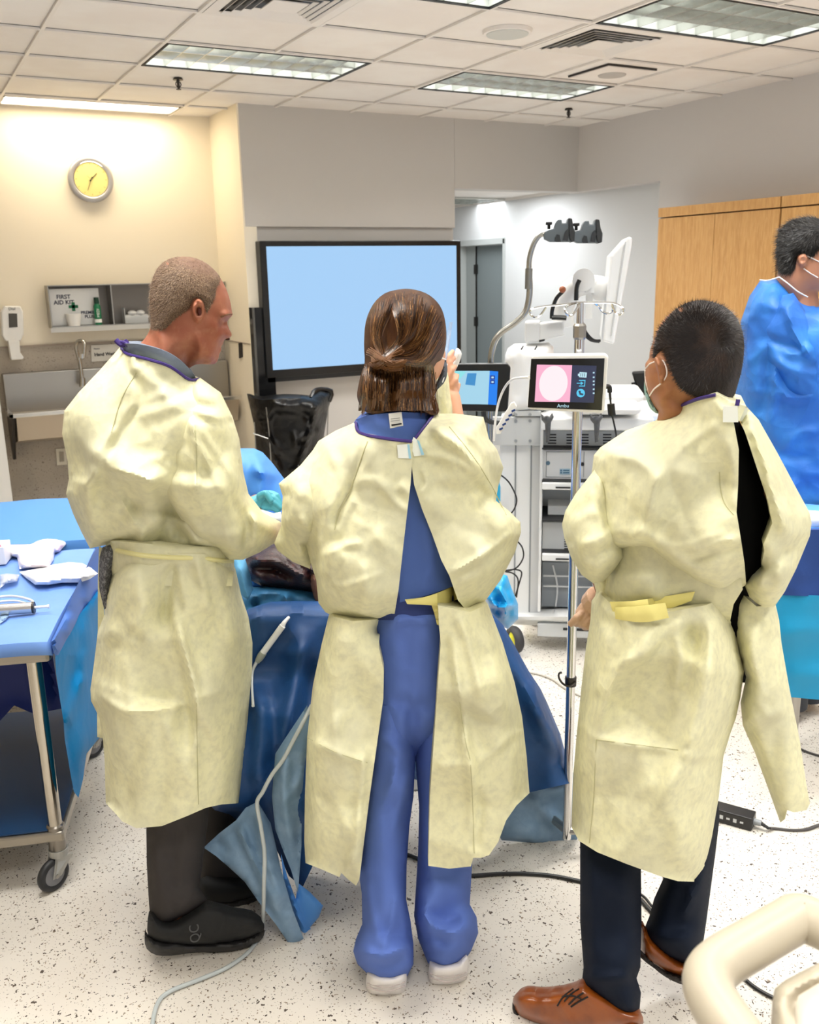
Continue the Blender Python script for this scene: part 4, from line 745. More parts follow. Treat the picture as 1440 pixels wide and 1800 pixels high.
# ============ right man ============
FR = frame_at(1160, 1.93)
mr = empty('person', FR.o, 0, 'person in a yellow gown with cropped dark hair, holding the chrome pole', 'person')
headR = [(1225, 531), (1250, 532), (1275, 543), (1294, 562), (1304, 590), (1305, 620), (1301, 650), (1293, 680), (1284, 700), (1290, 730), (1230, 745), (1160, 745), (1158, 725), (1150, 715), (1143, 700), (1136, 684), (1133, 668), (1135, 655), (1134, 640), (1141, 630), (1142, 618), (1148, 600), (1157, 576), (1172, 556), (1196, 539)]
body = MB()
hR = inflate(body, FR, headR, .088, 70, d0=.0, sub=3, step=3.4, cr=[([(1140, 640), (1150, 645), (1156, 650)], .003, 5), ([(1175, 690), (1195, 712), (1220, 725)], -.008, 12), ([(1165, 690), (1160, 712), (1168, 730)], .004, 7), ([(1180, 660), (1190, 690), (1215, 715)], -.005, 12)])
inflate(body, FR, [(1150, 629), (1156, 627), (1162, 633), (1168, 642), (1170, 655), (1168, 668), (1162, 676), (1158, 670), (1156, 655), (1151, 640)], .020, 7, d0=-.076, sub=3, step=1.6, cr=[([(1155, 634), (1160, 650), (1162, 668)], .004, 2.5), ([(1163, 642), (1164, 655), (1163, 665)], -.006, 3)], back=.03)
simple_body(body, FR, [(1225, 735, .0, .055), (1210, 800, .02, .10), (1205, 920, .03, .08), (1190, 1050, .03, .08), (1180, 1150, .03, .08)],
    [[(1120, 830, .0, .045), (1046, 940, .0, .032), (1064, 1040, .13, .022), (1050, 1064, .14, .022)], [(1325, 830, .04, .035), (1388, 920, .03, .030), (1350, 1010, .05, .028)], [(1110, 1170, .0, .06), (1080, 1450, -.02, .04), (1075, 1700, -.02, .032)], [(1220, 1170, .05, .06), (1212, 1440, .07, .04), (1195, 1630, .07, .03)]])
body.build('body', m_skin2, mr, smooth=True, vox=.0034, relax=2)
hairR = [(1225, 528), (1251, 530), (1277, 541), (1297, 561), (1307, 590), (1308, 620), (1304, 650), (1296, 680), (1288, 700), (1264, 706), (1235, 700), (1208, 690), (1190, 672), (1180, 650), (1172, 630), (1166, 616), (1156, 622), (1150, 630), (1148, 622), (1152, 600), (1158, 580), (1166, 570), (1182, 549), (1202, 535)]
hair = MB(); hi = inflate(hair, FR, hairR, .088, 70, d0=.0, sub=2, step=5, ref=(headR, .088, 70, 3), eps=.0075)
hair.build('hair', mat('hair_black_brown', '#1C120D', .6, bump=[(300, .5, .002)], var=[(40, '#3A2619', .45, .7)]), mr, smooth=True)
def whorl(u, v):
    dx, dy = u-1268, v-612; r = math.hypot(dx, dy)+1; a = .55; return ((dx*a-dy*(1-a)*.8)/r, (dy*a+dx*(1-a)*.8)/r+.35)
tu = MB(); tuft(tu, hi, FR, 16000, .008, whorl, 6, .0004, .18); tu.build('short_hairs', mat('hair_tip_dark', '#1E130E', .45, var=[(12, '#4A3324', .55, .75)], spec=.5), mr)
mk = MB(); inflate(mk, FR, [(1134, 664), (1138, 668), (1140, 690), (1150, 712), (1160, 726), (1152, 726), (1142, 716), (1136, 700), (1132, 684)], .05, 18, d0=-.0, sub=2, step=3.5); mk.build('face_mask', mat('mask_teal', '#8FB0AC', .7), mr, smooth=True)
st = MB(); surf_tube(st, hR, FR, [(1135, 648), (1142, 640), (1151, 636)], .0015, off=.002); surf_tube(st, hR, FR, [(1159, 631), (1167, 636), (1172, 650), (1171, 662), (1162, 674), (1150, 684), (1142, 696)], .0015, off=.004); surf_tube(st, hR, FR, [(1134, 650), (1135, 668), (1142, 695)], .0012, off=.002)
st.build('ear_loop', m_strap, mr, smooth=True)
bs = MB(); inflate(bs, FR, [(1200, 712), (1262, 695), (1300, 740), (1345, 830), (1365, 920), (1350, 1000), (1330, 1040), (1312, 1200), (1290, 1200), (1250, 1100), (1180, 1040), (1150, 850)], .125, 90, d0=.03, step=8, lap=8, tilt=[(1290, 800, 0), (1300, 980, .0), (1300, 1070, .07), (1300, 1180, .11)], wr=[(10, 80, 20, 90, 10, .004)])
bs.build('black_shirt', mat('shirt_black', '#060607', .9, spec=.1), mr, smooth=True)
g = MB()
ru = inflate(g, FR, [(1190, 716), (1225, 702), (1262, 693), (1284, 706), (1312, 714), (1300, 740), (1290, 742), (1299, 790), (1298, 850), (1295, 900), (1303, 950), (1309, 990), (1312, 1028), (1284, 1045), (1262, 1046), (1225, 1028), (1180, 1000), (1140, 968), (1105, 966), (1078, 975), (1050, 960), (1040, 900), (1040, 835), (1044, 800), (1056, 786), (1100, 757), (1150, 740)],
    .165, 90, d0=.02, step=4.5, lap=12, cuts=(0, 1, 2, 3, 4, 5, 6, 7, 8, 9, 10, 11), tilt=[(1200, 800, 0), (1200, 1000, -.04), (1070, 850, -.02)],
    cr=[([(1050, 792), (1095, 800), (1140, 820), (1170, 860)], .010, 12), ([(1095, 975), (1130, 930), (1150, 850), (1175, 830)], .010, 10), ([(1085, 960), (1130, 940), (1180, 985), (1265, 1040)], .014, 16), ([(1210, 975), (1260, 955), (1303, 945)], .008, 4, 'k'), ([(1205, 985), (1260, 975), (1305, 960)], -.006, 5), ([(1265, 830), (1272, 880), (1290, 905)], -.005, 3), ([(1195, 790), (1230, 765), (1262, 742)], .006, 7), ([(1275, 760), (1290, 830), (1292, 900)], .006, 9), ([(1060, 800), (1050, 830), (1058, 850)], .008, 8), ([(1250, 700), (1270, 720), (1288, 740)], .006, 6, 'k'), ([(1150, 950), (1200, 960), (1290, 930)], .004, 6, 'k')],
    wr=[(23, -50, 30, 110, 13, 0.0075), (31, 0, 60, 45, 6, 0.0045)], waves=.007, fac=[(1110,790,0),(1060,820,0),(1150,850,.036),(1105,965,.02),(1100,880,-.012),(1170,820,.02),(1220,800,0),(1200,900,-.016),(1260,850,0),(1285,900,.02),(1230,960,.016),(1180,975,.03),(1262,1035,.02),(1290,1000,0),(1150,940,0),(1240,730,0),(1280,760,.01),(1070,900,0),(1060,950,.01)], seed=41)
rs = inflate(g, FR, [(1042, 830), (1056, 812), (1072, 850), (1086, 912), (1092, 960), (1096, 980), (1078, 1004), (1062, 1022), (1044, 1026), (1022, 1010), (1004, 980), (992, 945), (988, 922), (994, 898), (1012, 868)], .095, 52, d0=-.05, step=5, lap=8, tilt=[(1050, 850, .02), (1050, 1000, -.02)],
    cr=[([(1052, 828), (1070, 880), (1086, 912)], .010, 4), ([(1060, 826), (1078, 880), (1092, 910)], -.006, 4), ([(1015, 960), (1050, 950), (1085, 935)], .008, 8), ([(1030, 985), (1060, 970), (1090, 960)], -.008, 7), ([(1000, 930), (1030, 905), (1060, 900)], .005, 9)], wr=[(15, 70, 30, 60, 8, 0.0060)], waves=.004, seed=42)
rl = inflate(g, FR, [(1068, 1000), (1098, 975), (1120, 960), (1160, 980), (1220, 1020), (1285, 1040), (1288, 1060), (1240, 1068), (1180, 1078), (1110, 1086), (1076, 1070), (1066, 1040)], .15, 80, d0=.03, step=7, lap=8, cr=[([(1075, 1030), (1110, 1000), (1130, 975)], -.012, 9), ([(1085, 1055), (1150, 1046), (1240, 1040)], .010, 9)], wr=[(15, 70, 30, 50, 7, 0.0090)], seed=43)
inflate(g, FR, [(1040, 1008), (1072, 1002), (1086, 1045), (1070, 1062), (1050, 1064), (1044, 1056), (1048, 1040)], .05, 16, d0=.05, step=4, seed=48)
rw = inflate(g, FR, [(1070, 960), (1150, 950), (1300, 1000), (1306, 1036), (1290, 1062), (1282, 1100), (1180, 1110), (1060, 1100), (1056, 1040)], .145, 80, d0=.04, step=7, cuts=(0, 1, 2, 3, 4), cr=[([(1085+7*i, 1000), (1088+8*i, 1062)], .004, 3) for i in range(10)], seed=47)
rf = inflate(g, FR, [(1312, 714), (1334, 738), (1368, 798), (1400, 858), (1424, 902), (1427, 920), (1424, 942), (1400, 1000), (1380, 1040), (1362, 1066), (1340, 1068), (1318, 1050), (1308, 1026), (1318, 1010), (1338, 996), (1344, 968), (1342, 958), (1358, 920), (1350, 880), (1330, 820), (1312, 765), (1302, 742)],
    .10, 48, d0=.0, step=5.5, lap=8, tilt=[(1320, 740, .0), (1400, 920, .0)], cuts=(14, 15, 16, 17, 18, 19, 20), cr=[([(1312, 725), (1340, 800), (1372, 900), (1380, 940)], .012, 9), ([(1315, 760), (1325, 790), (1350, 850)], -.006, 6), ([(1372, 975), (1395, 965), (1415, 940)], -.010, 6), ([(1372, 985), (1380, 1010), (1365, 1050)], .010, 7), ([(1350, 930), (1345, 990), (1330, 1040)], .008, 10), ([(1320, 1020), (1350, 1010), (1375, 1015)], .006, 8)], wr=[(18, 62, 18, 90, 9, 0.0075)], waves=.005, fac=[(1330,760,0),(1345,830,.012),(1372,900,.03),(1400,900,.0),(1380,945,.02),(1412,940,0),(1372,985,-.015),(1380,1010,.008),(1345,1000,.012),(1340,1050,.0)], seed=44)
rk = inflate(g, FR, [(1052, 1040), (1075, 1062), (1110, 1080), (1180, 1075), (1240, 1064), (1278, 1050), (1290, 1100), (1308, 1180), (1302, 1225), (1294, 1262), (1284, 1290), (1272, 1330), (1264, 1400), (1252, 1470), (1238, 1530), (1224, 1550), (1192, 1549), (1160, 1540), (1100, 1518), (1050, 1498), (1018, 1478), (1005, 1455), (1008, 1360), (1014, 1290), (1022, 1210), (1030, 1140), (1038, 1090), (1040, 1056)],
    .185, 95, d0=.02, step=5, lap=10, cuts=(0, 1, 2, 3, 4, 15, 16, 17, 18, 19, 20), tilt=[(1150, 1080, .02), (1150, 1500, -.02)],
    cr=[([(1048, 1300), (1045, 1400), (1036, 1480)], .010, 5), ([(1048, 1300), (1062, 1240), (1085, 1180), (1130, 1150), (1180, 1100)], .012, 7), ([(1062, 1180), (1110, 1150), (1170, 1090)], .008, 5, 'k'), ([(1048, 1298), (1110, 1310), (1190, 1318)], .005, 3.5, 'k'), ([(1195, 1325), (1240, 1330), (1268, 1322)], .006, 4, 'k'), ([(1018, 1270), (1034, 1288), (1048, 1300)], .006, 4, 'k'), ([(1255, 1060), (1245, 1180), (1210, 1320), (1150, 1440)], .016, 18), ([(1190, 1080), (1198, 1150), (1185, 1220)], .010, 14), ([(1235, 1350), (1200, 1430), (1180, 1520)], .008, 16), ([(1210, 1090), (1215, 1160), (1200, 1240)], -.008, 12), ([(1065, 1090), (1055, 1160), (1045, 1230)], .012, 14), ([(1110, 1090), (1160, 1088), (1200, 1082)], -.006, 6), ([(1050, 1060), (1085, 1085), (1110, 1094)], .008, 6)],
    wr=[(23, 100, 18, 150, 15, 0.0090), (20, 20, 50, 60, 6, 0.0045)], waves=.008, fac=[(1048,1300,.03),(1036,1480,.01),(1062,1230,.022),(1100,1160,.028),(1180,1100,.012),(1110,1250,-.022),(1120,1310,.016),(1190,1318,.016),(1260,1325,.01),(1250,1080,0),(1245,1180,.028),(1215,1300,.028),(1160,1420,.02),(1100,1400,-.012),(1220,1420,-.006),(1240,1500,.01),(1180,1530,0),(1100,1500,.01),(1050,1400,-.012),(1195,1150,.012),(1220,1130,-.016),(1160,1200,-.012),(1050,1110,.016),(1030,1200,0),(1290,1230,0),(1280,1120,.01)], seed=45)
rt = inflate(g, FR, [(1300, 1040), (1330, 1066), (1364, 1064), (1370, 1090), (1374, 1130), (1388, 1210), (1406, 1300), (1418, 1380), (1424, 1412), (1418, 1424), (1396, 1428), (1384, 1424), (1380, 1440), (1372, 1446), (1352, 1390), (1328, 1325), (1306, 1275), (1302, 1235), (1312, 1190), (1298, 1150), (1284, 1090), (1278, 1048)],
    .065, 34, d0=.06, step=6, lap=6, cuts=(0, 1, 9, 10, 11, 12), cr=[([(1306, 1262), (1350, 1262), (1386, 1240)], .008, 6, 'k'), ([(1305, 1220), (1325, 1262), (1356, 1380), (1374, 1440)], .008, 6), ([(1330, 1090), (1325, 1160), (1345, 1240)], .010, 10), ([(1310, 1190), (1330, 1230), (1352, 1262)], .008, 5, 'k'), ([(1295, 1080), (1315, 1150), (1318, 1200)], .008, 6)], wr=[(13, 75, 14, 100, 10, 0.0060)], waves=.004, fac=[(1310,1080,0),(1325,1150,.02),(1345,1250,.022),(1306,1262,.004),(1386,1240,.01),(1375,1430,.012),(1350,1340,-.006),(1395,1350,.012),(1350,1130,-.004)], seed=46)
g.build('gown', m_gown, mr, smooth=True, ang=60)
tb = MB(); ribbon(tb, [rl, rw, rk], FR, [(1072, 1058), (1110, 1057), (1160, 1050), (1222, 1040)], [(1078, 1078), (1112, 1082), (1164, 1074), (1216, 1056)], .010)
ribbon(tb, [rl, rw, rk], FR, [(1080, 1068), (1120, 1066), (1170, 1060)], [(1082, 1088), (1130, 1094), (1176, 1086)], .016); tb.build('tie_belt', m_gown2, mr, smooth=True)
pb = MB(); surf_tube(pb, ru, FR, [(1191, 716), (1225, 702), (1258, 694)], .0034, off=.001); surf_tube(pb, ru, FR, [(1298, 702), (1296, 713)], .004, off=.002); pb.build('collar_binding', m_purple, mr, smooth=True)
patchS(mr, 'tape_tab', FR, ru, [(1271, 714), (1297, 714), (1298, 742), (1271, 742)], .006, m_tape); patchS(mr, 'tape_tab', FR, rf, [(1299, 716), (1315, 718), (1312, 742), (1300, 740)], .012, m_tape); patchS(mr, 'tape_line', FR, ru, [(1288, 714), (1296, 714), (1297, 742), (1289, 742)], .010, m_tapeb)
tr = MB()
inflate(tr, FR, [(1020, 1440), (1140, 1440), (1127, 1530), (1128, 1620), (1126, 1700), (1119, 1720), (1127, 1745), (1125, 1770), (1122, 1790), (1095, 1790), (1060, 1772), (1036, 1752), (1022, 1735), (1026, 1700), (1020, 1620), (1020, 1540)], .085, 48, d0=-.02, step=6, cuts=(0,), cr=[([(1040, 1490), (1044, 1600), (1046, 1690)], .006, 7, 'k'), ([(1030, 1712), (1060, 1720), (1115, 1716)], .008, 8)], wr=[(8, 60, 30, 60, 8, .004)], seed=51, tilt=[(1070, 1450, .0), (1070, 1600, -.05), (1080, 1740, -.10), (1090, 1790, -.12)])
inflate(tr, FR, [(1170, 1440), (1262, 1400), (1265, 1440), (1258, 1500), (1250, 1560), (1242, 1620), (1236, 1660), (1225, 1692), (1200, 1694), (1165, 1680), (1145, 1662), (1130, 1640), (1142, 1610), (1150, 1580), (1166, 1545)], .08, 44, d0=.07, step=6, cuts=(0,), cr=[([(1245, 1460), (1225, 1560), (1195, 1620)], .008, 8), ([(1150, 1640), (1180, 1650), (1225, 1640)], .006, 8)], wr=[(8, 70, 30, 60, 8, .004)], seed=52, tilt=[(1215, 1450, .0), (1200, 1600, -.03), (1195, 1690, -.07)])
tr.build('trousers', mat('trouser_navy', '#0B1526', .8, spec=.2, bump=[(400, .1, .001)]), mr, smooth=True)
m_lea = mat('leather_tan', '#8E4812', .32, var=[(18, '#74360A', .4, .7)], bump=[(200, .08, .001)], spec=.5, coat=.2)
so = MB(); f1 = inflate(so, FR, [(902, 1756), (908, 1747), (925, 1743), (955, 1745), (985, 1742), (1010, 1735), (1024, 1728), (1050, 1740), (1100, 1770), (1126, 1780), (1126, 1806), (1060, 1822), (990, 1818), (945, 1806), (915, 1790), (903, 1772)], .045, 26, d0=-.155, back=.05, sub=3, step=4, cr=[([(960, 1746), (952, 1770), (955, 1800)], .002, 2.5), ([(985, 1762), (1000, 1790), (1010, 1815)], .002, 2.5)])
f2 = inflate(so, FR, [(1127, 1618), (1140, 1640), (1165, 1665), (1200, 1692), (1232, 1694), (1240, 1706), (1215, 1720), (1180, 1714), (1150, 1698), (1128, 1676)], .045, 22, d0=.0, sub=3, step=4)
so.build('shoe', m_lea, mr, smooth=True)
so = MB(); inflate(so, FR, [(901, 1762), (915, 1786), (945, 1804), (990, 1816), (1060, 1820), (1126, 1806), (1126, 1828), (1060, 1836), (985, 1830), (935, 1814), (906, 1790)], .047, 18, d0=-.165, back=.06, sub=2, step=4); inflate(so, FR, [(1127, 1670), (1150, 1694), (1182, 1712), (1215, 1718), (1240, 1704), (1240, 1718), (1224, 1732), (1196, 1730), (1168, 1716), (1150, 1702), (1127, 1684)], .047, 16, d0=-.02, sub=2, step=4); so.build('shoe_sole', mat('sole_dark', '#1A120E', .6), mr, smooth=True)
so = MB()
for q in ([(992, 1760), (1003, 1748), (1018, 1738)], [(1000, 1766), (1012, 1754), (1026, 1745)], [(988, 1752), (1006, 1750), (1022, 1756)], [(980, 1768), (990, 1752), (1008, 1738)], [(1004, 1770), (1016, 1762), (1034, 1752)]): surf_tube(so, f1, FR, q, .0018, off=.002)
so.build('shoe_lace', mat('lace_dark', '#16100E', .8), mr, smooth=True)
gl = MB(); hand(gl, FR, [(1044, 1062, .135), (1036, 1072, .14), (1029, 1080, .14)], [([(1026, 1078, .125), (1015, 1086, .11), (1004, 1096, .12)], .0112), ([(1030, 1084, .12), (1021, 1093, .115), (1013, 1097, .14)], .0102), ([(1036, 1088, .12), (1028, 1097, .115), (1021, 1099, .145)], .0105), ([(1042, 1090, .12), (1036, 1101, .12), (1028, 1103, .15)], .0102), ([(1032, 1066, .16), (1024, 1074, .19), (1016, 1082, .20)], .0108)], .024)
gl.tube([FR.P(1052, 1050, .12), FR.P(1040, 1062, .135)], [.03, .028], 12, 1)
gl.build('glove', mat('glove_beige', '#CDA88C', .45, bump=[(90, .5, .004)]), mr, smooth=True, vox=.0018, relax=1)

sm = MB(); surf_tube(sm, rs, FR, [(1054, 832), (1066, 862), (1082, 908)], .0016, off=.002, n=5); surf_tube(sm, ru, FR, [(1265, 830), (1267, 860), (1274, 885), (1290, 905)], .0009, off=.0008, n=5); surf_tube(sm, rk, FR, [(1048, 1300), (1120, 1309), (1192, 1318)], .0008, off=.0008, n=5); surf_tube(sm, rk, FR, [(1048, 1300), (1044, 1400), (1036, 1482)], .0010, off=.001, n=5); sm.build('gown_seam', m_seam, mr, smooth=True)
# ============ person in blue gown ============
FB = frame_at(1395, 3.5)
mb_ = empty('person', FB.o, 0, 'person in a bright blue gown at the right edge, dark hair and blue mask', 'person')
headB = [(1405, 388), (1432, 386), (1455, 398), (1466, 425), (1462, 450), (1470, 466), (1462, 480), (1458, 500), (1440, 512), (1425, 520), (1415, 545), (1392, 540), (1364, 500), (1370, 470), (1367, 440), (1372, 412), (1386, 396)]
body = MB(); hB = inflate(body, FB, headB, .088, 42, sub=3, step=3.4)
inflate(body, FB, [(1408, 447), (1416, 446), (1420, 454), (1417, 464), (1410, 471), (1404, 464), (1402, 454)], .016, 6, d0=-.098, sub=2, step=2, cr=[([(1412, 452), (1411, 462)], -.006, 3)], back=.03)
simple_body(body, FB, [(1405, 520, 0, .06), (1400, 600, 0, .09), (1400, 760, 0, .09), (1400, 880, 0, .09)], [[(1400, 890, 0, .08), (1400, 1060, 0, .06), (1400, 1240, 0, .03)], [(1380, 570, -.05, .05), (1390, 690, -.1, .04), (1440, 680, -.05, .035)]])
body.build('body', mat('skin_warm', '#BC8468', .5, sss=(.1, (1, .3, .15), .01)), mb_, smooth=True, vox=.004, relax=1)
hair = MB(); hb_ = inflate(hair, FB, [(1403, 384), (1432, 382), (1458, 392), (1468, 405), (1462, 425), (1440, 436), (1430, 450), (1424, 446), (1412, 442), (1403, 448), (1400, 462), (1396, 475), (1384, 480), (1369, 478), (1367, 462), (1365, 435), (1370, 408), (1384, 392)], .088, 42, sub=2, step=4, ref=(headB, .088, 42, 3), eps=.012, wr=[(20, 20, 30, 30, 4, .004)])
hair.build('hair', mat('hair_black', '#0B0908', .65, bump=[(200, .6, .003)], spec=.2), mb_, smooth=True)
tu = MB(); tuft(tu, hb_, FB, 7000, .018, lambda u, v: (-.4+(u-1410)*.01, .1+(v-400)*.012), 9, .0009, .22); tu.build('short_hairs', mat('hair_tip_black', '#14100E', .5), mb_)
mk = MB(); inflate(mk, FB, [(1434, 484), (1445, 478), (1475, 470), (1478, 500), (1462, 512), (1444, 508)], .075, 20, sub=2, step=4, d0=-.01); mk.build('face_mask', mat('mask_blue', '#6F8FD0', .7), mb_, smooth=True)
st = MB(); surf_tube(st, hB, FB, [(1416, 449), (1428, 454), (1444, 462)], .0022, off=.003); surf_tube(st, hB, FB, [(1413, 472), (1424, 480), (1438, 488)], .0022, off=.003); st.build('ear_loop', m_strap, mb_, smooth=True)
g = MB()
gb = inflate(g, FB, [(1336, 494), (1352, 492), (1372, 488), (1395, 512), (1425, 530), (1470, 548), (1500, 600), (1510, 900), (1430, 960), (1400, 975), (1330, 960), (1325, 860), (1300, 720), (1290, 680), (1294, 640), (1302, 600), (1302, 566), (1318, 520)], .17, 70, step=6, lap=8, cuts=(8, 9, 10),
    cr=[([(1305, 640), (1330, 625), (1352, 610)], .010, 5, 'k'), ([(1352, 610), (1345, 680), (1330, 740)], -.012, 10), ([(1360, 620), (1362, 690), (1350, 760)], .012, 7, 'k'), ([(1310, 690), (1350, 690), (1400, 700)], .008, 5, 'k'), ([(1300, 570), (1320, 545), (1345, 510)], .006, 6), ([(1350, 650), (1390, 700), (1440, 690)], .012, 7, 'k'), ([(1380, 780), (1410, 760), (1440, 758)], .008, 5, 'k'), ([(1330, 760), (1380, 800), (1440, 800)], -.008, 10)], wr=[(40, 0, 60, 70, 7, .008)], waves=.006, seed=61)
inflate(g, FB, [(1372, 520), (1395, 515), (1425, 560), (1440, 610), (1460, 690), (1470, 720), (1430, 728), (1400, 715), (1370, 690), (1345, 640), (1333, 600), (1345, 560)], .085, 42, d0=-.11, step=5, lap=6, cr=[([(1378, 530), (1400, 590), (1420, 618)], .012, 6, 'k'), ([(1378, 530), (1350, 560), (1340, 590)], .010, 5, 'k'), ([(1340, 590), (1375, 605), (1415, 612)], -.008, 6), ([(1350, 620), (1390, 650), (1440, 660)], .010, 8), ([(1418, 600), (1425, 625), (1445, 635)], .012, 5, 'k'), ([(1410, 620), (1430, 615), (1445, 590)], .012, 5, 'k')], wr=[(16, 40, 40, 50, 6, .007)], waves=.005, seed=62)
g.build('gown', mat('gown_blue', '#3A86DC', .5, var=[(5, '#2F6FC8', .4, .6)], bump=[(50, .3, .004)], crumple=[(6, .8, .03, .22), (14, .5, .010, .12)], spec=.35), mb_, smooth=True, ang=50)
pb = MB(); gun(pb, FB, [(1336, 492, -.10), (1350, 493, -.13), (1370, 487, -.14)], .0022); gun(pb, FB, [(1370, 487, -.14), (1385, 498, -.15), (1402, 512, -.15), (1420, 522, -.13)], .0022); pb.build('collar_binding', mat('binding_white', '#DDE6EE', .6), mb_, smooth=True)
tr = MB(); tr.tube([FB.P(1385, 940, 0), FB.P(1385, 1240, 0)], [.10, .07], 16, 1); tr.tube([FB.P(1420, 940, .1), FB.P(1420, 1225, .1)], [.10, .07], 16, 1); tr.build('trousers', mat('trouser_grey', '#3A3C42', .8), mb_, smooth=True)
# ---------------- equipment and furniture ----------------
class HFrame:
    """a level surface at height z; d negative is above it"""
    def __init__(s, z): s.z = z; s.n = np.array([0, 0, -1.]); s.r = np.array([1., 0, 0]); s.o = np.array([0, 0, z])
    def P(s, u, v, d=0.): return PZ(u, v, s.z-d)
    def PP(s, U, V, Dp):
        q = (np.stack([(U-720)/FPX, (V-900)/FPX, np.ones_like(U)], 1)) @ _C
        return O + q*((s.z-Dp-EYE)/q[:, 2])[:, None]
def poly(parent, nm, fr, pts, d, m, th=.003, **k):
    return MB().prism([fr.P(u, v, d) for u, v in pts], fr.n*th).build(nm, m, parent, **k)
m_lgrey = mat('device_grey', '#C9CBCA', .45); m_offw = mat('device_offwhite', '#E6E7E6', .4); m_mgrey = mat('device_mid_grey', '#8E9294', .5)
m_slot = mat('slot_dark', '#2A2B2C', .7)
# --- wall screen
ro = empty('wall_screen', (3.32, 6.82, .9), 0, 'large wall-mounted flat screen glowing plain light blue', 'television')
MB().bb((2.455, 6.775, .895), (4.20, 6.868, 1.905)).build('housing', m_blk, ro, bevel=.006)
MB().bb((2.505, 6.772, .955), (4.155, 6.7755, 1.865)).build('screen', mat('screen_blue', '#060A10', .3, emit=('#A4CEF6', SCR)), ro)
MB().bb((2.47, 6.80, .86), (4.18, 6.868, .90)).build('sensor_bar', mat('bar_dark', '#1B1F24', .3), ro)
ro = empty('wall_panel', (2.50, 6.85, 0), 0, 'tall glossy black panel standing behind the left edge of the wall screen', 'panel')
MB().bb((2.375, 6.80, .62), (2.53, 6.87, 1.425)).build('panel', mat('gloss_black', '#141517', .12), ro)
MB().bb((2.375, 6.795, .62), (2.392, 6.80, 1.425)).build('edge_strip', mat('panel_edge', '#6B6A66', .3, .8), ro)
# --- clock
cc = np.array([1.435, 7.50, 2.372])
ro = empty('wall_clock', (cc[0], 7.54, cc[2]-.165), 0, 'round silver-rimmed wall clock on the cream wall', 'clock')
MB().cyl((cc[0], 7.539, cc[2]), (cc[0], 7.505, cc[2]), .160, .150, 48).build('case', mat('clock_silver', '#A9A8AA', .35, .45), ro, smooth=True)
MB().torus((cc[0], 7.507, cc[2]), .142, .022, (0, 1, 0), 56, 14, .8).build('rim', mat('clock_silver', '#A9A8AA', .35, .45), ro, smooth=True)
MB().torus((cc[0], 7.497, cc[2]), .124, .004, (0, 1, 0), 56, 8).build('inner_ring', m_chrome, ro, smooth=True)
MB().cyl((cc[0], 7.503, cc[2]), (cc[0], 7.499, cc[2]), .122, .122, 48).build('dial', mat('clock_dial', '#DCCF86', .6), ro)
def hnd(nm, a, l, w, y=7.494, back=.0):
    a = math.radians(a); d = Vector((math.sin(a), 0, math.cos(a))); p = Vector((-d.z, 0, d.x))*w
    c_ = Vector((cc[0], y, cc[2])); MB().prism([c_-d*back-p, c_-d*back+p, c_+d*l+p*.6, c_+d*l-p*.6], (0, .002, 0)).build(nm, m_blk, ro)
hnd('hour_hand', 45, .062, .0032, back=.015); hnd('minute_hand', 203, .085, .0024, 7.491, .02); hnd('second_hand', 310, .04, .0008, 7.489)
mk = MB()
for k in range(12):
    a = math.radians(30*k); mk.box((cc[0]+.107*math.sin(a), 7.498, cc[2]+.107*math.cos(a)), (.004, .001, .010), ry=a)
mk.build('hour_marks', mat('dial_mark', '#B09C5C', .7), ro)
# --- steel shelf box with first aid kit
def YP(u, v, Y): return PY(u, v, Y)
yf, yb = 7.38, 7.53
a = YP(83, 502, yf); b_ = YP(83, 578, yf); xr = 2.37
x0, z1, z0 = a[0], a[2], b_[2]
ro = empty('steel_shelf', ((x0+xr)/2, yb, z0), 0, 'open stainless steel wall shelf box above the scrub sink', 'shelf')
t_ = .006
MB().bb((x0, yf, z1-t_), (xr, yb, z1)).build('top_panel', m_steel, ro); MB().bb((x0, yf, z0), (xr, yb, z0+.012)).build('bottom_panel', m_steel, ro)
MB().bb((x0, yf, z0), (x0+t_, yb, z1)).build('side_panel', m_steel, ro); MB().bb((x0, yb-.005, z0), (xr, yb, z1)).build('back_panel', mat('steel_back', '#77726C', .4, .8), ro)
xd = YP(198, 540, yf)[0]; MB().bb((xd-.004, yf, z0), (xd+.004, yb, z1)).build('divider', m_steel, ro); MB().bb((x0-.01, yf-.006, z0-.03), (xr, yf, z0+.004)).build('front_lip', mat('lip_light', '#C9C4BA', .3, .7), ro)
k0, k1 = YP(86, 508, yf+.03), YP(181, 574, yf+.03)
kit = empty('first_aid_kit', ((k0[0]+k1[0])/2, yf+.05, z0+.012), 0, 'white first aid kit box with a green cross on the steel shelf', 'first aid kit')
MB().bb((k0[0], yf+.06, z0+.013), (k1[0], yf+.12, k0[2])).build('case', mat('kit_white', '#DEDFDE', .4), kit, bevel=.006)
m_navy = mat('ink_navy', '#1D2440', .6); m_green = mat('ink_green', '#0E6B45', .6)
yk = yf+.0595
p = YP(112, 527, yk); text('lettering', 'FIRST\nAID KIT', p, (1, 0, 0), (0, 0, 1), .042, m_navy, kit, bold=.0012)
p = YP(129, 539, yk); MB().bb((p[0]-.012, yk-.002, p[2]-.032), (p[0]+.012, yk, p[2]+.032)).bb((p[0]-.034, yk-.002, p[2]-.011), (p[0]+.034, yk, p[2]+.011)).build('green_cross', m_green, kit)
p = YP(157, 553, yk); text('lettering', 'PREMIER\nPLUS', p, (1, 0, 0), (0, 0, 1), .032, m_navy, kit, bold=.001)
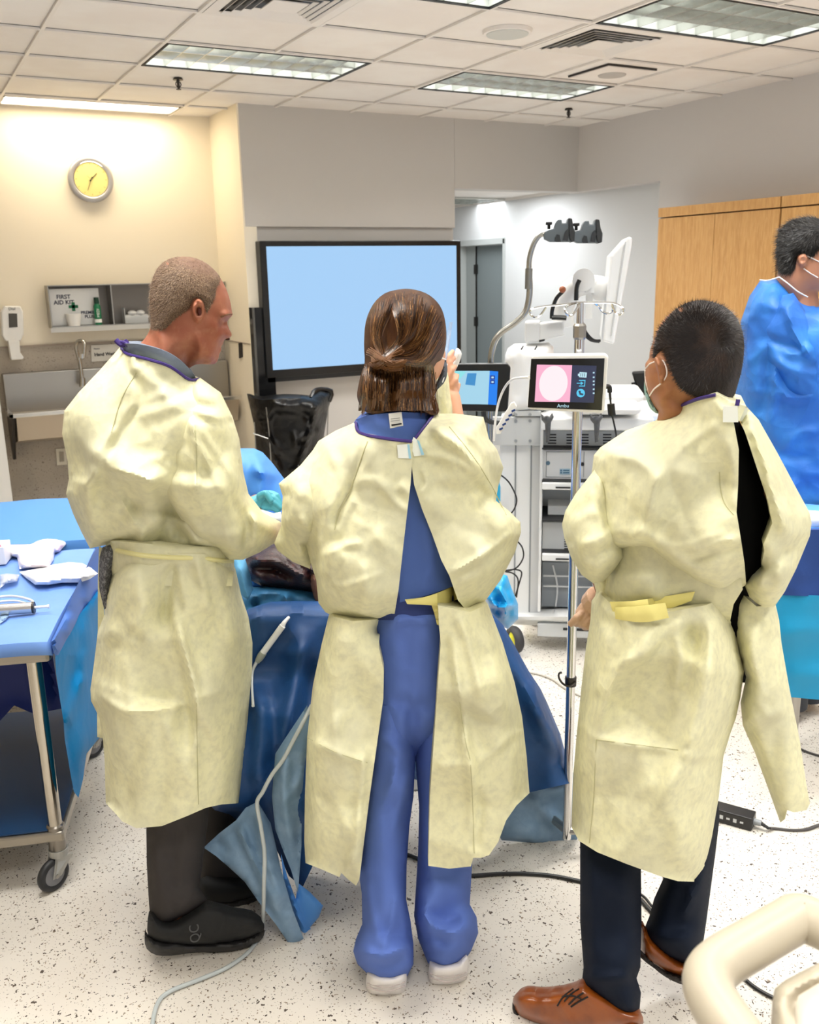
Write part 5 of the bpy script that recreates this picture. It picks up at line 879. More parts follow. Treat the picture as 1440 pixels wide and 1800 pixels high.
p = YP(131, 574, yf+.03); MB().tube([(p[0], yf+.03, z0+.012), (p[0], yf+.03, z0+.10)], [.043, .058], 24, 1).build('paper_cup', mat('cup_white', '#EEEEEC', .4), None, smooth=True, label='white plastic cup in front of the first aid kit', cat='cup')
p = YP(174, 574, yf+.02)
bt = empty('spray_bottle', (p[0], yf+.02, z0+.012), 0, 'small green and white bottle standing beside the first aid kit', 'bottle')
MB().tube([(p[0], yf+.02, z0+.012), (p[0], yf+.02, z0+.15), (p[0], yf+.02, z0+.17)], [.026, .026, .015], 20, 1).build('bottle_body', mat('bottle_green', '#13704B', .35), bt, smooth=True)
MB().cyl((p[0], yf+.02, z0+.17), (p[0], yf+.02, z0+.215), .020, .018).build('cap', mat('cap_green', '#0C3B2C', .4), bt, smooth=True)
MB().tube([(p[0], yf+.02, z0+.03), (p[0], yf+.02, z0+.055)], .0265, 20, 1).build('label_band', m_white, bt, smooth=True)
text('lettering', 'MEDI', (p[0], yf-.007, z0+.10), (0, 0, 1), (-1, 0, 0), .028, m_white, bt)
p = YP(240, 571, yf+.04)
tb_ = empty('plastic_tub', (p[0], yf+.06, z0+.012), 0, 'clear plastic tub of white packets on the steel shelf behind the left person', 'tub')
MB().bb((p[0]-.08, yf+.03, z0+.013), (p[0]+.09, yf+.12, z0+.02)).bb((p[0]-.085, yf+.03, z0+.013), (p[0]-.08, yf+.12, z0+.13)).bb((p[0]-.08, yf+.028, z0+.013), (p[0]+.09, yf+.031, z0+.07)).build('tub_body', mat('clear_plastic', '#D9DDDE', .15, alpha=.55), tb_)
pk = MB()
for k in range(5): pk.ball((p[0]-.05+.032*k, yf+.075, z0+.06+.03*(k % 2)), .035, (1, .8, .55), n=8)
pk.build('packets', m_white, tb_, smooth=True)
MB().ball((YP(197, 507, yf)[0]-.17, yf+.05, z1-.02), .03, (1.3, 1, .5), n=8).build('tape_roll', m_white, None, smooth=True, label='white dish lying on top of the first aid kit', cat='dish') if False else None
# --- scrub sink
sx0 = YP(12, 700, 7.12)[0]; zt = YP(100, 652, 7.45)[2]; zb = YP(60, 725, 7.12)[2]; zc = YP(60, 738, 7.12)[2]; zd = YP(60, 775, 7.16)[2]
sk = empty('scrub_sink', (1.6, 7.3, zd-.1), 0, 'wall-hung stainless steel scrub sink under the steel shelf', 'sink')
MB().bb((sx0+.02, 7.44, zc), (2.36, 7.526, zt)).build('splashback', m_steel, sk, bevel=.004)
MB().bb((sx0, 7.12, zb-.03), (2.36, 7.16, zb)).bb((sx0, 7.12, zb-.03), (sx0+.03, 7.5, zb)).build('front_rim', mat('steel_bright', '#D5D2CB', .25, .9), sk, bevel=.003)
MB().prism([(sx0+.05, 7.16, zb-.03), (sx0+.05, 7.5, zb-.03), (sx0+.05, 7.5, zd-.06), (sx0+.05, 7.22, zd)], (1.66, 0, 0)).build('basin', mat('steel_warm', '#B9AD9C', .4, .6), sk)
MB().prism([(sx0+.02, 7.14, zb-.02), (sx0+.02, 7.5, zb-.02), (sx0+.02, 7.5, zd-.17), (sx0+.02, 7.44, zd-.17)], (.02, 0, 0)).build('bracket', m_dsteel, sk)
fc = MB(); P = [YP(145, 675, 7.36), YP(141, 640, 7.36), YP(134, 612, 7.36), YP(138, 600, 7.33), YP(148, 603, 7.28), YP(147, 628, 7.27)]
fc.tube(P, .014, 12, 6); fc.cyl(YP(145, 680, 7.36), YP(145, 664, 7.36), .024, .02); fc.build('faucet', mat('chrome_dull', '#B9B6B0', .2, 1.), sk, smooth=True)
MB().cyl(YP(145, 622, 7.28), YP(144, 630, 7.28), .020, .020).build('spout_head', m_chrome, sk, smooth=True)
ro = empty('wall_sign', YP(188, 636, 7.52), 0, 'white paper sign on the speckled panel beside the tap', 'sign')
poly_ = lambda pts, Y: [YP(u, v, Y) for u, v in pts]
MB().prism(poly_([(160, 607), (222, 604), (222, 632), (161, 636)], 7.518), (0, .004, 0)).build('sheet', mat('paper_white', '#D4D0C6', .6), ro)
text('lettering', 'Hand Wash Only', YP(194, 622, 7.515), (1, 0, 0), (0, 0, 1), .034, m_blk, ro, bold=.0008)
text('small_lettering', 'Notice', YP(170, 613, 7.515), (1, 0, 0), (0, 0, 1), .016, m_navy, ro)
d0 = YP(22, 585, 7.45)
ds = empty('soap_dispenser', (d0[0], 7.5, YP(20, 632, 7.45)[2]), 0, 'white wall soap dispenser at the left edge', 'soap dispenser')
MB().prism(poly_([(2, 548), (8, 538), (36, 538), (41, 548), (42, 588), (36, 600), (10, 600), (4, 590)], 7.43), (0, .10, 0)).build('cover', m_white, ds, bevel=.01)
MB().prism(poly_([(14, 598), (34, 598), (36, 620), (42, 628), (40, 632), (20, 633)], 7.43), (0, .09, 0)).build('lever', m_white, ds, bevel=.006)
MB().prism(poly_([(15, 551), (30, 551), (31, 575), (16, 576)], 7.427), (0, .003, 0)).build('sight_window', mat('window_dark', '#4E4B44', .2), ds)
text('lettering', 'Dial', YP(21, 543, 7.425), (1, 0, 0), (0, 0, 1), .03, mat('ink_grey', '#55565A', .6), ds)
ot = empty('power_outlet', YP(108, 817, 7.52), 0, 'beige power outlet low on the speckled wall panel', 'outlet')
MB().prism(poly_([(98, 789), (117, 788), (118, 817), (100, 818)], 7.515), (0, .012, 0)).build('face_plate', mat('outlet_plate', '#D8D2C2', .5), ot, bevel=.002)
MB().prism(poly_([(104, 794), (112, 794), (113, 811), (105, 812)], 7.51), (0, .005, 0)).build('socket', mat('socket_beige', '#9C9484', .5), ot)
MB().prism([PX(420, 603, 2.372), PX(426, 602, 2.372), PX(427, 628, 2.372), PX(421, 630, 2.372)], (-.004, 0, 0)).build('switch_plate', m_dsteel, None, label='narrow dark metal plate on the wall corner left of the black panel', cat='wall plate')
# --- bin with black bag
fb = Frame(2.45, 6.35)
bn = empty('waste_bin', fb.o, 0, 'black plastic bag hung in a wire stand below the wall screen', 'bin')
bg = MB(); inflate(bg, fb, [(434, 692), (446, 700), (462, 703), (500, 700), (548, 700), (552, 690), (560, 684), (583, 688), (582, 700), (577, 722), (572, 750), (566, 790), (556, 880), (550, 1010), (470, 1020), (462, 900), (452, 800), (446, 745)], .26, 50, step=4, lap=5, cuts=(0, 1, 2, 3, 4), cr=[([(470, 705), (510, 712), (560, 704)], .03, 4), ([(470, 716), (520, 722), (572, 712)], .025, 4), ([(480, 712), (470, 760), (500, 850)], .03, 8, 'k'), ([(560, 700), (545, 760), (520, 830)], .03, 8, 'k')], wr=[(50, 60, 40, 60, 5, .03)], seed=71)
bg.build('bag', mat('bag_black', '#050506', .3, bump=[(30, .5, .01)], spec=.3), bn, smooth=True, ang=40)
wf = MB()
for pts in ([(468, 716), (476, 800), (484, 1000)], [(447, 742), (450, 800), (456, 1000)], [(445, 762), (475, 772)], [(577, 712), (576, 760), (572, 900)]): wf.tube([fb.P(u, v, -.285) for u, v in pts], .0042, 6, 3)
wf.build('wire_stand', mat('wire_silver', '#A5A5A3', .3, .9), bn, smooth=True)
MB().tube([fb.P(548, 700, -.1), fb.P(556, 686, -.05), fb.P(582, 688, 0.), fb.P(578, 705, -.02)], .02, 8, 3).build('lid', m_blk, bn, smooth=True)
# --- wood cabinets
XC = 5.2; ys = [PX(u, 380, XC)[1] for u in (1158, 1257, 1372)]; zt0, zt1 = 2.02, 2.09
def cabinet(ya, yb_, splits, label):
    ro = empty('tall_cabinet', ((XC+XR)/2, (ya+yb_)/2, 0), 0, label, 'cabinet')
    MB().bb((XC+.022, yb_, 0), (XR-.001, ya, zt0)).build('body', m_woodd, ro)
    MB().bb((XC-.004, yb_, zt0+.003), (XR-.001, ya, zt1)).build('top_rail', m_wood, ro)
    e = [ya]+splits+[yb_]
    for a, b in zip(e[:-1], e[1:]): MB().bb((XC, b+.002, .1), (XC+.02, a-.002, zt0-.006)).build('door', m_wood, ro, bevel=.001)
cabinet(ys[0], ys[2]+.006, [ys[1]], 'tall maple cabinet with two doors next to the passage opening')
cabinet(ys[2]-.006, ys[2]-1.2, [ys[2]-.6], 'tall maple cabinet behind the dark-haired person in blue, at the right edge')
# --- imaging tower
ft = frame_at(960, 4.0)
tw = empty('imaging_tower', ft.o, 0, 'tall white equipment tower on wheels with drawers, arm and monitor', 'equipment cart')
def fb_(nm, u0, v0, u1, v1, d0, d1, m, bevel=.003, par=None): return MB().fbox(ft, u0, v0, u1, v1, d0, d1).build(nm, m, par or tw, bevel=bevel)
bs_ = MB(); inflate(bs_, ft, [(878, 1078), (890, 1072), (1150, 1068), (1160, 1078), (1160, 1096), (1000, 1101), (905, 1098), (880, 1092)], .28, 60, d0=.0, step=6, sub=1, lap=6); bs_.build('base', m_offw, tw, smooth=True)
fb_('battery_tray', 945, 1099, 1120, 1122, -.1, .25, m_lgrey); fb_('tray_slot', 990, 1106, 1100, 1110, -.103, -.09, m_slot, 0)
fb_('column', 878, 735, 950, 1080, -.05, .10, m_offw, .008)
for u in (905.5, 932.5): fb_('column_groove', u-1.3, 780, u+1.3, 1076, -.053, -.04, m_mgrey, 0)
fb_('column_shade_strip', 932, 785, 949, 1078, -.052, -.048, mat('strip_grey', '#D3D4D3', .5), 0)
pl_ = fb_('mount_plate', 862, 733, 951, 783, -.075, -.055, m_lgrey, .004); fb_('mount_lip', 905, 722, 951, 732, -.085, -.05, m_lgrey, .004)
bo = MB()
for u, v in ((907, 740), (932, 740), (907, 775), (932, 775), (907, 729), (932, 729)): bo.cyl(ft.P(u, v, -.088 if v < 732 else -.078), ft.P(u, v, -.05), .0065, .0065, 12)
bo.build('bolt', m_mgrey, tw)
fb_('rack_side', 948, 728, 953, 1076, -.12, .30, m_offw); fb_('rack_back', 952, 728, 1110, 1076, .10, .12, mat('rack_back', '#D2D4D6', .5), 0); fb_('rack_side', 1104, 728, 1110, 1076, -.12, .30, m_offw)
v1 = fb_('vent_unit', 953, 757, 1104, 789, -.06, .27, m_lgrey)
sl = MB()
for c0 in (963, 996, 1020, 1060):
    for k in range(5): sl.fbox(ft, c0, 763+5*k, c0+15, 765.2+5*k, -.062, -.05)
sl.build('vent_slots', m_slot, v1)
fb_('shelf_edge', 953, 788.5, 1104, 790.5, -.13, .27, m_slot, 0)
c1 = fb_('cabinet_box', 953, 791, 1104, 845, -.10, .27, m_offw, .004)
for a, b in (((960, 794), (1004, 795)), ((960, 838), (1004, 839)), ((960, 794), (961, 839)), ((1026, 794), (1027, 839))): MB().fbox(ft, a[0], a[1], b[0], b[1], -.102, -.1).build('panel_line', m_mgrey, c1)
MB().cyl(ft.P(963.5, 814, -.104), ft.P(963.5, 814, -.09), .009, .009).build('lock', mat('lock_blue', '#54748A', .4), c1); MB().cyl(ft.P(1024, 816, -.106), ft.P(1024, 816, -.09), .008, .008).build('lock', m_slot, c1)
poly(c1, 'sticker', ft, [(984, 824), (1003, 824), (1003, 834), (984, 834)], -.103, mat('sticker_blue', '#A9C3D2', .6), .002)
for k in range(2): poly(c1, 'sticker_print', ft, [(990, 826+4*k), (1001, 826+4*k), (1001, 828+4*k), (990, 828+4*k)], -.104, mat('sticker_ink', '#48708A', .6), .001)
for k in range(2): MB().cyl(ft.P(986.5, 827+4*k, -.105), ft.P(986.5, 827+4*k, -.1), .004, .004, 10).build('sticker_dot', mat('sticker_ink', '#48708A', .6), c1)
for v, w_ in ((845.5, 4), (915, 3), (972, 3)): fb_('shelf_edge', 953, v, 1104, v+w_, -.14, .27, m_slot, 0)
for v in (850, 976): 
    d_ = fb_('drawer', 953, v, 1104, v+12, -.16, .27, m_offw, .004); MB().fbox(ft, 977, v+6, 1003, v+8.4, -.164, -.155).build('drawer_slot', m_slot, d_)
fb_('inner_box', 963, 890, 1020, 911, -.05, .08, m_offw); fb_('shelf_board', 953, 912, 1104, 915, -.1, .27, m_lgrey, 0)
u2 = fb_('processor_unit', 953, 919, 1104, 971, -.09, .27, m_lgrey, .004); sl = MB()
for k in range(9): sl.fbox(ft, 992, 936+4*k, 1030, 937.6+4*k, -.092, -.08)
sl.build('vent_slots', m_slot, u2)
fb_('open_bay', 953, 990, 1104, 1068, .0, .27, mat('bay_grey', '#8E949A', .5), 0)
wr_ = MB()
for pts in ([(972, 994), (980, 1030), (977, 1066)], [(955, 1012), (1100, 1015)], [(955, 1030), (1100, 1034)], [(1040, 994), (1046, 1066)]): wr_.tube([ft.P(u, v, -.02) for u, v in pts], .004, 6, 3)
wr_.build('wire_rack', mat('wire_white', '#D4D6D8', .3), tw, smooth=True)
# shelf with probe hooks under the small screens
fb_('probe_shelf', 952, 735, 1150, 757, -.22, .25, m_offw, .008); fb_('keyboard_shelf', 1000, 712, 1128, 730, -.26, .20, m_white, .02); fb_('side_tray', 1060, 690, 1134, 708, -.10, .20, m_white, .02)
for c0 in (965, 1051):
    hk = MB(); inflate(hk, ft, [(c0-14, 727), (c0-8, 732), (c0+1, 732), (c0+6, 726), (c0+9, 733), (c0+4, 742), (c0+1, 776), (c0-5, 778), (c0-7, 745), (c0-13, 738)], .03, 8, d0=-.27, step=3, cuts=(1,)); hk.build('probe_hook', mat('hook_grey', '#4C4E50', .5), tw, smooth=True)
# big white top housing
hs = MB(); inflate(hs, ft, [(888, 625), (893, 612), (905, 604), (965, 602), (973, 610), (974, 640), (972, 728), (900, 732), (890, 728)], .14, 22, d0=.03, step=5, sub=1, cr=[([(912, 616), (908, 640), (907, 720)], -.010, 2.5)]); hs.build('top_housing', m_white, tw, smooth=True)
for u in (915, 939): poly(tw, 'vent_notch', ft, [(u, 614), (u+5, 607), (u+6, 609), (u+2, 616)], -.115, m_slot, .004)
fb_('arm_block', 922, 565, 950, 602, -.05, .06, mat('arm_white', '#D9DAD9', .4), .01); ab = MB(); ab.prism([ft.P(u, v, -.05) for u, v in ((948, 569), (990, 564), (993, 590), (948, 600))], ft.n*.1); ab.build('arm_block', mat('arm_white', '#D9DAD9', .4), tw, bevel=.006)
poly(tw, 'arm_gap', ft, [(948, 598), (958, 596), (958, 599), (948, 602)], -.052, m_slot, .01)
am = MB(); gun(am, ft, [(990, 575, .0), (990, 540, .0), (1005, 510, .0), (1030, 496, .0)], .045, n=12); gun(am, ft, [(1015, 505, .0), (1045, 500, .0), (1068, 506, .0)], .038, n=12); am.cyl(ft.P(1026, 492, -.06), ft.P(1026, 492, .06), .045); am.fbox(ft, 1030, 492, 1045, 515, -.05, .05); am.ball(ft.P(1058, 508, 0), .05, n=12); am.fbox(ft, 1030, 515, 1042, 560, -.02, .03)
am.build('monitor_arm', m_white, tw, smooth=True, ang=50)
mo = MB(); mo.prism([ft.P(u, v, -.10) for u, v in ((1104, 416), (1112, 417), (1111, 432), (1080, 606), (1060, 600), (1074, 450))], ft.n*.30); mo.build('side_monitor', m_white, tw, bevel=.012)
poly(tw, 'monitor_seam', ft, [(1099, 425), (1101, 425), (1076, 590), (1074, 590)], -.112, m_lgrey, .012)
# black hoses
hz = MB(); gun(hz, ft, [(990, 512, -.08), (978, 525, -.08), (971, 545, -.08), (970, 560, -.08)], .008); gun(hz, ft, [(970, 558, -.08), (982, 558, -.08), (996, 559, -.08)], .010)
gun(hz, ft, [(1019, 492, -.09), (1014, 505, -.09), (1013, 528, -.09)], .009); gun(hz, ft, [(1019, 550, -.05), (1028, 580, -.05), (1042, 597, -.05), (1056, 599, -.05)], .006); gun(hz, ft, [(1018, 560, -.05), (1026, 585, -.05), (1038, 598, -.05), (1054, 601, -.05)], .005)
hz.build('hose', m_blk, tw, smooth=True); MB().ball(ft.P(989, 509, -.09), .014, n=8).build('cable_tie', mat('tie_copper', '#A35C3A', .5), tw, smooth=True)
# casters
def caster(fr, u, v, R, parent, d=0., tire=m_blk, hub=m_mgrey):
    c_ = fr.P(u, v, d); w_ = MB(); w_.torus(c_, R*.78, R*.24, tuple(fr.n), 32, 10, 1.0); w_.build('caster_wheel', tire, parent, smooth=True)
    MB().cyl(Vector(c_)-Vector(fr.n)*.012, Vector(c_)+Vector(fr.n)*.012, R*.66).build('caster_hub', hub, parent, smooth=True)
for u, v, d in ((905, 1113, -.12), (1090, 1118, -.12), (935, 1100, .25)):
    c_ = ft.P(u, v, d); c_[2] = .062; w_ = MB(); w_.torus(c_, .046, .017, tuple(ft.r*.85+ft.n*.5), 32, 10, 1.3); w_.build('caster_wheel', mat('tire_grey', '#3A3A3C', .6), tw, smooth=True)
    MB().ball(c_, .047, (.6, .6, 1), n=10).build('caster_cover', mat('caster_yellow', '#E5E13C', .4), tw, smooth=True)
# --- curved pole with two clamp heads (holder)
ch = frame_at(868, 3.75)
ro = empty('probe_holder_pole', ch.o, 0, 'bent grey tube pole carrying two dark grey clamp heads', 'stand')
tb_ = MB(); gun(tb_, ch, [(860, 1000), (861, 800), (862, 660), (865, 615), (878, 588), (905, 568), (924, 548), (931, 515), (930, 480)], .0125, n=12); tb_.build('lower_tube', mat('tube_nickel', '#A9A8A2', .25, .9), ro, smooth=True)
tb_ = MB(); gun(tb_, ch, [(930, 480), (931, 455), (938, 430), (949, 414), (962, 411)], .0105, n=12); tb_.build('upper_tube', mat('tube_nickel', '#A9A8A2', .25, .9), ro, smooth=True)
tb_ = MB(); gun(tb_, ch, [(930, 472), (929, 508)], .0145, n=12); tb_.build('joint_sleeve', mat('sleeve_grey', '#8C8B86', .35, .8), ro, smooth=True)
m_clamp = mat('clamp_grey', '#5C6468', .45); m_clampd = mat('clamp_dark', '#26292B', .5)
for k, (dx, dy) in enumerate(((0, 0), (48, 2))):
    Q = lambda pts: [(u+dx, v+dy) for u, v in pts]
    hd = MB().prism([ch.P(u, v, -.035) for u, v in Q([(957, 408), (965, 404), (974, 402), (977, 392), (981, 386), (988, 386), (988, 392), (996, 392), (999, 383), (1006, 384), (1008, 400), (1012, 408), (1011, 424), (1006, 425), (968, 425), (957, 420)])], ch.n*.07).build('clamp_head', m_clamp, ro, bevel=.004)
    MB().prism([ch.P(u, v, -.042) for u, v in Q([(1000, 383), (1006, 384), (1008, 398), (1011, 407), (1010, 424), (1004, 426), (1001, 418), (1000, 404)])], ch.n*.084).build('clamp_jaw', m_clampd, hd, bevel=.003)
    MB().prism([ch.P(u, v, -.044) for u, v in Q([(993, 408), (998, 402), (1001, 410), (998, 424), (990, 422)])], ch.n*.02).build('clamp_lever', m_clampd, hd)
    MB().prism([ch.P(u, v, -.044) for u, v in Q([(976, 418), (979, 412), (984, 413), (986, 425), (977, 425)])], ch.n*.02).build('clamp_lever', m_clampd, hd)
    kb = MB(); kb.cyl(ch.P(965+dx, 403+dy, 0), ch.P(965+dx, 394+dy, 0), .006); kb.fbox(ch, 960+dx, 390+dy, 971+dx, 395+dy, -.02, .02); kb.build('thumb_screw', m_blk, hd, bevel=.002)
# --- background table/cart with chair
fk = frame_at(1120, 4.9)
ro = empty('office_chair', fk.o, 0, 'black chair back behind the tower, left of the masked man', 'chair')
MB().prism([fk.P(u, v, 0) for u, v in ((1110, 654), (1160, 651), (1150, 700), (1122, 692))], fk.n*.05).build('backrest', m_blk, ro, bevel=.01)
cb_ = MB(); gun(cb_, fk, [(1114, 672), (1116, 700), (1120, 760), (1125, 900)], .012); gun(cb_, fk, [(1150, 690), (1150, 900)], .012); cb_.fbox(fk, 1112, 800, 1160, 812, -.1, .35); cb_.build('frame', m_blk, ro, smooth=True, ang=40)
fl_ = MB()
for u in (1115, 1155):
    for d in (-.1, .35):
        p = fk.P(u, 900, d); fl_.cyl((p[0], p[1], 0), (p[0], p[1], .62), .012)
fl_.build('leg_set', m_blk, ro)
fs = frame_at(1150, 4.75)
ro = empty('side_cart', fs.o, 0, 'low white cart top with pale blue drape beyond the masked man', 'cart')
MB().fbox(fs, 1085, 728, 1260, 742, 0, .5).build('cart_top', m_white, ro, bevel=.01)
MB().fbox(fs, 1095, 742, 1260, 1000, .1, .4).build('body', m_offw, ro)
dr = MB(); inflate(dr, fs, [(1100, 742), (1112, 736), (1135, 740), (1160, 738), (1175, 760), (1140, 768), (1098, 760)], .03, 12, d0=-.03, step=4, wr=[(5, 20, 30, 20, 3, .01)]); dr.build('drape', mat('drape_sky', '#5D9BDE', .6), ro, smooth=True)
pc = [fs.P(1110, 1000, .1), fs.P(1250, 1000, .4)]
fl_ = MB()
for p in pc: fl_.cyl((p[0], p[1], 0), (p[0], p[1], .5), .02)
fl_.build('leg_set', m_mgrey, ro)
# --- IV pole
fp = frame_at(1012, 2.40)
ro = empty('iv_pole', fp.o, 0, 'chrome drip pole with wire loop hooks, held by the masked man', 'pole stand')
def pt(u, v, d=0.): return fp.P(u, v, d)
xb = pt(1011, 900)
MB().cyl((xb[0], xb[1], .06), (xb[0], xb[1], pt(1013, 592)[2]), .0125, .0125, 20).build('lower_pole', m_chrome, ro, smooth=True)
MB().cyl((xb[0], xb[1], pt(1013, 600)[2]), (xb[0], xb[1], pt(1013, 532)[2]), .0088, .0088, 16).build('upper_pole', m_chrome, ro, smooth=True)
zc_ = pt(1013, 583)[2]; MB().tube([(xb[0], xb[1], zc_-.02), (xb[0], xb[1], zc_-.014), (xb[0], xb[1], zc_+.014), (xb[0], xb[1], zc_+.02)], [.013, .0165, .0165, .013], 8, 1).build('height_collar', m_steel, ro)
hk = MB()
for pts in ([(1013, 532, 0), (985, 536, .0), (960, 538, .0), (936, 543, .0), (932, 551, .0), (939, 557, .0), (948, 556, .0), (960, 540, .0)], [(1013, 532, 0), (1003, 535, -.05), (994, 540, -.08), (995, 549, -.09), (1002, 555, -.09), (1009, 551, -.08), (1018, 536, -.06)],
            [(1013, 532, 0), (1050, 532, .0), (1078, 533, .0), (1093, 540, .0), (1097, 547, .0), (1090, 553, .0), (1082, 549, .0), (1076, 533, .0)], [(1013, 532, 0), (1040, 532, .05), (1052, 538, .08), (1060, 548, .08), (1070, 551, .08), (1077, 545, .08), (1076, 534, .06)]): gun(hk, fp, pts, .0028, n=6)
hk.build('loop_hooks', m_chrome, ro, smooth=True)
h2 = MB(); gun(h2, fp, [(1012, 1198, -.012), (1001, 1206, -.02), (990, 1202, -.02), (983, 1192, -.02), (983, 1184, -.02), (988, 1182, -.02)], .003, n=6); h2.tube([(xb[0], xb[1], pt(1012, 1205)[2]), (xb[0], xb[1], pt(1012, 1190)[2])], .016, 12, 1); h2.build('lower_hook', m_dsteel, ro, smooth=True)
lg = MB()
for a in (0.2, 1.25, 2.2):
    d = Vector(fp.r)*math.cos(a)+Vector(fp.n)*math.sin(a); b0 = Vector((xb[0], xb[1], .085)); e = b0+d*.22; e.z = .05; l_ = MB().tube([b0, (b0+e)/2+Vector((0, 0, .01)), e], .012, 8, 3); l_.build('leg', m_steel, ro, smooth=True)
    MB().cyl((e.x, e.y, .0), (e.x, e.y, .05), .018).build('foot', m_blk, ro)
# --- screens on the poles
fm = frame_at(1000, 2.33, 670)
ro = empty('white_video_tablet', fm.P(995, 725), 0, 'white-bezelled video tablet with a pink image, clamped on the chrome pole', 'screen')
MB().prism([fm.P(u, v, -.012) for u, v in ((934, 628), (938, 624), (1064, 622), (1070, 627), (1063, 722), (1059, 727), (932, 720), (926, 715))], fm.n*.035).build('housing', m_white, ro, bevel=.004)
poly(ro, 'glass', fm, [(934, 631), (1063, 630), (1058, 721), (928, 716)], -.0145, mat('glass_black', '#050506', .1), .003)
mpk = mat('screen_pink', '#08080A', .3, emit=('#FAB4D0', SCR)); poly(ro, 'live_picture', fm, [(944, 641), (1006, 642), (1002, 707), (940, 706)], -.0155, mpk, .0015)
P = [fm.P(973+25*math.cos(t)+(-2*math.sin(t)), 674+31*math.sin(t), -.0160) for t in [k*math.pi/16 for k in range(32)]]; MB().prism(P, fm.n*.0005).build('picture_glare', mat('screen_white', '#08080A', .3, emit=('#FFEFF4', SCR)), ro)
poly(ro, 'side_menu', fm, [(1006, 642), (1049, 643), (1044, 708), (1002, 707)], -.0155, mat('menu_slate', '#08080A', .3, emit=('#2C3350', SCR)), .0015)
mi = mat('icon_cyan', '#08080A', .3, emit=('#58CBF2', SCR)); mi2 = mat('icon_pale', '#08080A', .3, emit=('#BFE6F2', SCR))
poly(ro, 'battery_icon', fm, [(1019, 654), (1032, 655), (1031, 664), (1018, 663)], -.0165, mi2, .001); poly(ro, 'battery_icon', fm, [(1016, 657), (1019, 657), (1018, 661), (1016, 661)], -.0165, mi2, .001)
for k in range(3): poly(ro, 'battery_bar', fm, [(1021+3.3*k, 656), (1022+3.3*k, 656), (1021.6+3.3*k, 662), (1020.6+3.3*k, 662)], -.0172, mat('menu_slate', '#2C3042'), .0005)
for q_ in ([(1018, 668), (1029, 668), (1029, 669.4), (1018, 669.4)], [(1018, 678), (1028, 678), (1028, 679.4), (1018, 679.4)], [(1028, 668), (1029.4, 668), (1028.6, 679.4), (1027.2, 679.4)], [(1014, 673), (1022, 673), (1022, 674.4), (1014, 674.4)], [(1021, 670.6), (1026, 673.7), (1021, 677)]): poly(ro, 'exit_icon', fm, q_, -.0165, mi, .001)
P = [fm.P(1021+7.4*math.cos(t), 691+7.4*math.sin(t), -.0165) for t in [k*math.pi/12 for k in range(24)]]; MB().prism(P, fm.n*.001).build('round_icon', mi, ro)
poly(ro, 'round_icon_mark', fm, [(1017, 687), (1021, 687), (1021, 691), (1026, 692), (1025, 695), (1019, 694)], -.0172, mat('menu_slate', '#2C3042'), .0005)
for v in (663, 684):
    for w0, w1 in ((-9, -6.5), (-1, 1.5), (6, 8.5)): poly(ro, 'menu_button', fm, [(1042.5, v+w0), (1045.5, v+w0), (1045.3, v+w1), (1042.3, v+w1)], -.0165, mi2, .001)
text('lettering', 'Ambu', fm.P(990, 713.5, -.016), tuple(fm.r), (0, 0, 1), .012, mi2, ro)
cbm = MB(); gun(cbm, fm, [(1063, 680, -.0), (1071, 680, -.0), (1072, 690, .0)], .006, n=8); gun(cbm, fm, [(1072, 688, 0), (1073, 700, 0), (1074, 710, 0)], [.0035, .003, .002], n=8); gun(cbm, fm, [(1074, 710, 0), (1075, 722, 0), (1076, 730, 0)], .0095, n=10); gun(cbm, fm, [(1076, 730, 0), (1079, 742, 0), (1083, 762, 0), (1086, 790, .05)], .0022, n=6)
cbm.build('power_cable', m_blk, ro, smooth=True); poly(ro, 'plug', fm, [(926, 661), (932, 660), (932, 667), (926, 667)], -.016, m_white, .004)
f2 = frame_at(845, 3.62, 680)
ro = empty('black_video_tablet', f2.P(840, 722), 0, 'black video tablet showing a blue picture, right of the woman\'s raised hand', 'screen')
MB().prism([f2.P(u, v, -.012) for u, v in ((786, 640), (892, 639), (898, 646), (893, 720), (888, 724), (780, 722))], f2.n*.04).build('housing', m_blk, ro, bevel=.004)
poly(ro, 'live_picture', f2, [(790, 652), (861, 652), (858, 711), (784, 710)], -.014, mat('screen_pale', '#08080A', .3, emit=('#A4D4EA', SCR), var=None), .002)
poly(ro, 'picture_towel', f2, [(822, 656), (838, 656), (835, 678), (818, 676)], -.0155, mat('screen_towel', '#08080A', .3, emit=('#3F8FCB', SCR)), .001)
poly(ro, 'picture_fold', f2, [(790, 652), (820, 653), (800, 676), (786, 690)], -.0150, mat('screen_cyan', '#08080A', .3, emit=('#8FE3E8', SCR)), .001)
poly(ro, 'side_menu', f2, [(861, 652), (876, 653), (873, 712), (858, 711)], -.015, mat('screen_azure', '#08080A', .3, emit=('#1380F0', SCR)), .0015)
for v in (660, 668): poly(ro, 'menu_button', f2, [(862, v), (870, v), (870, v+7), (862, v+7)], -.016, mat('icon_navy', '#08080A', .3, emit=('#122C90', SCR)), .001); poly(ro, 'button_mark', f2, [(864, v+2), (868, v+2), (868, v+5), (864, v+5)], -.017, mi2, .001)
arm = MB(); gun(arm, f2, [(850, 722, .03), (852, 735, .05), (864, 742, .12), (884, 744, .26)], .010); arm.build('mount_arm', m_slot, ro, smooth=True)
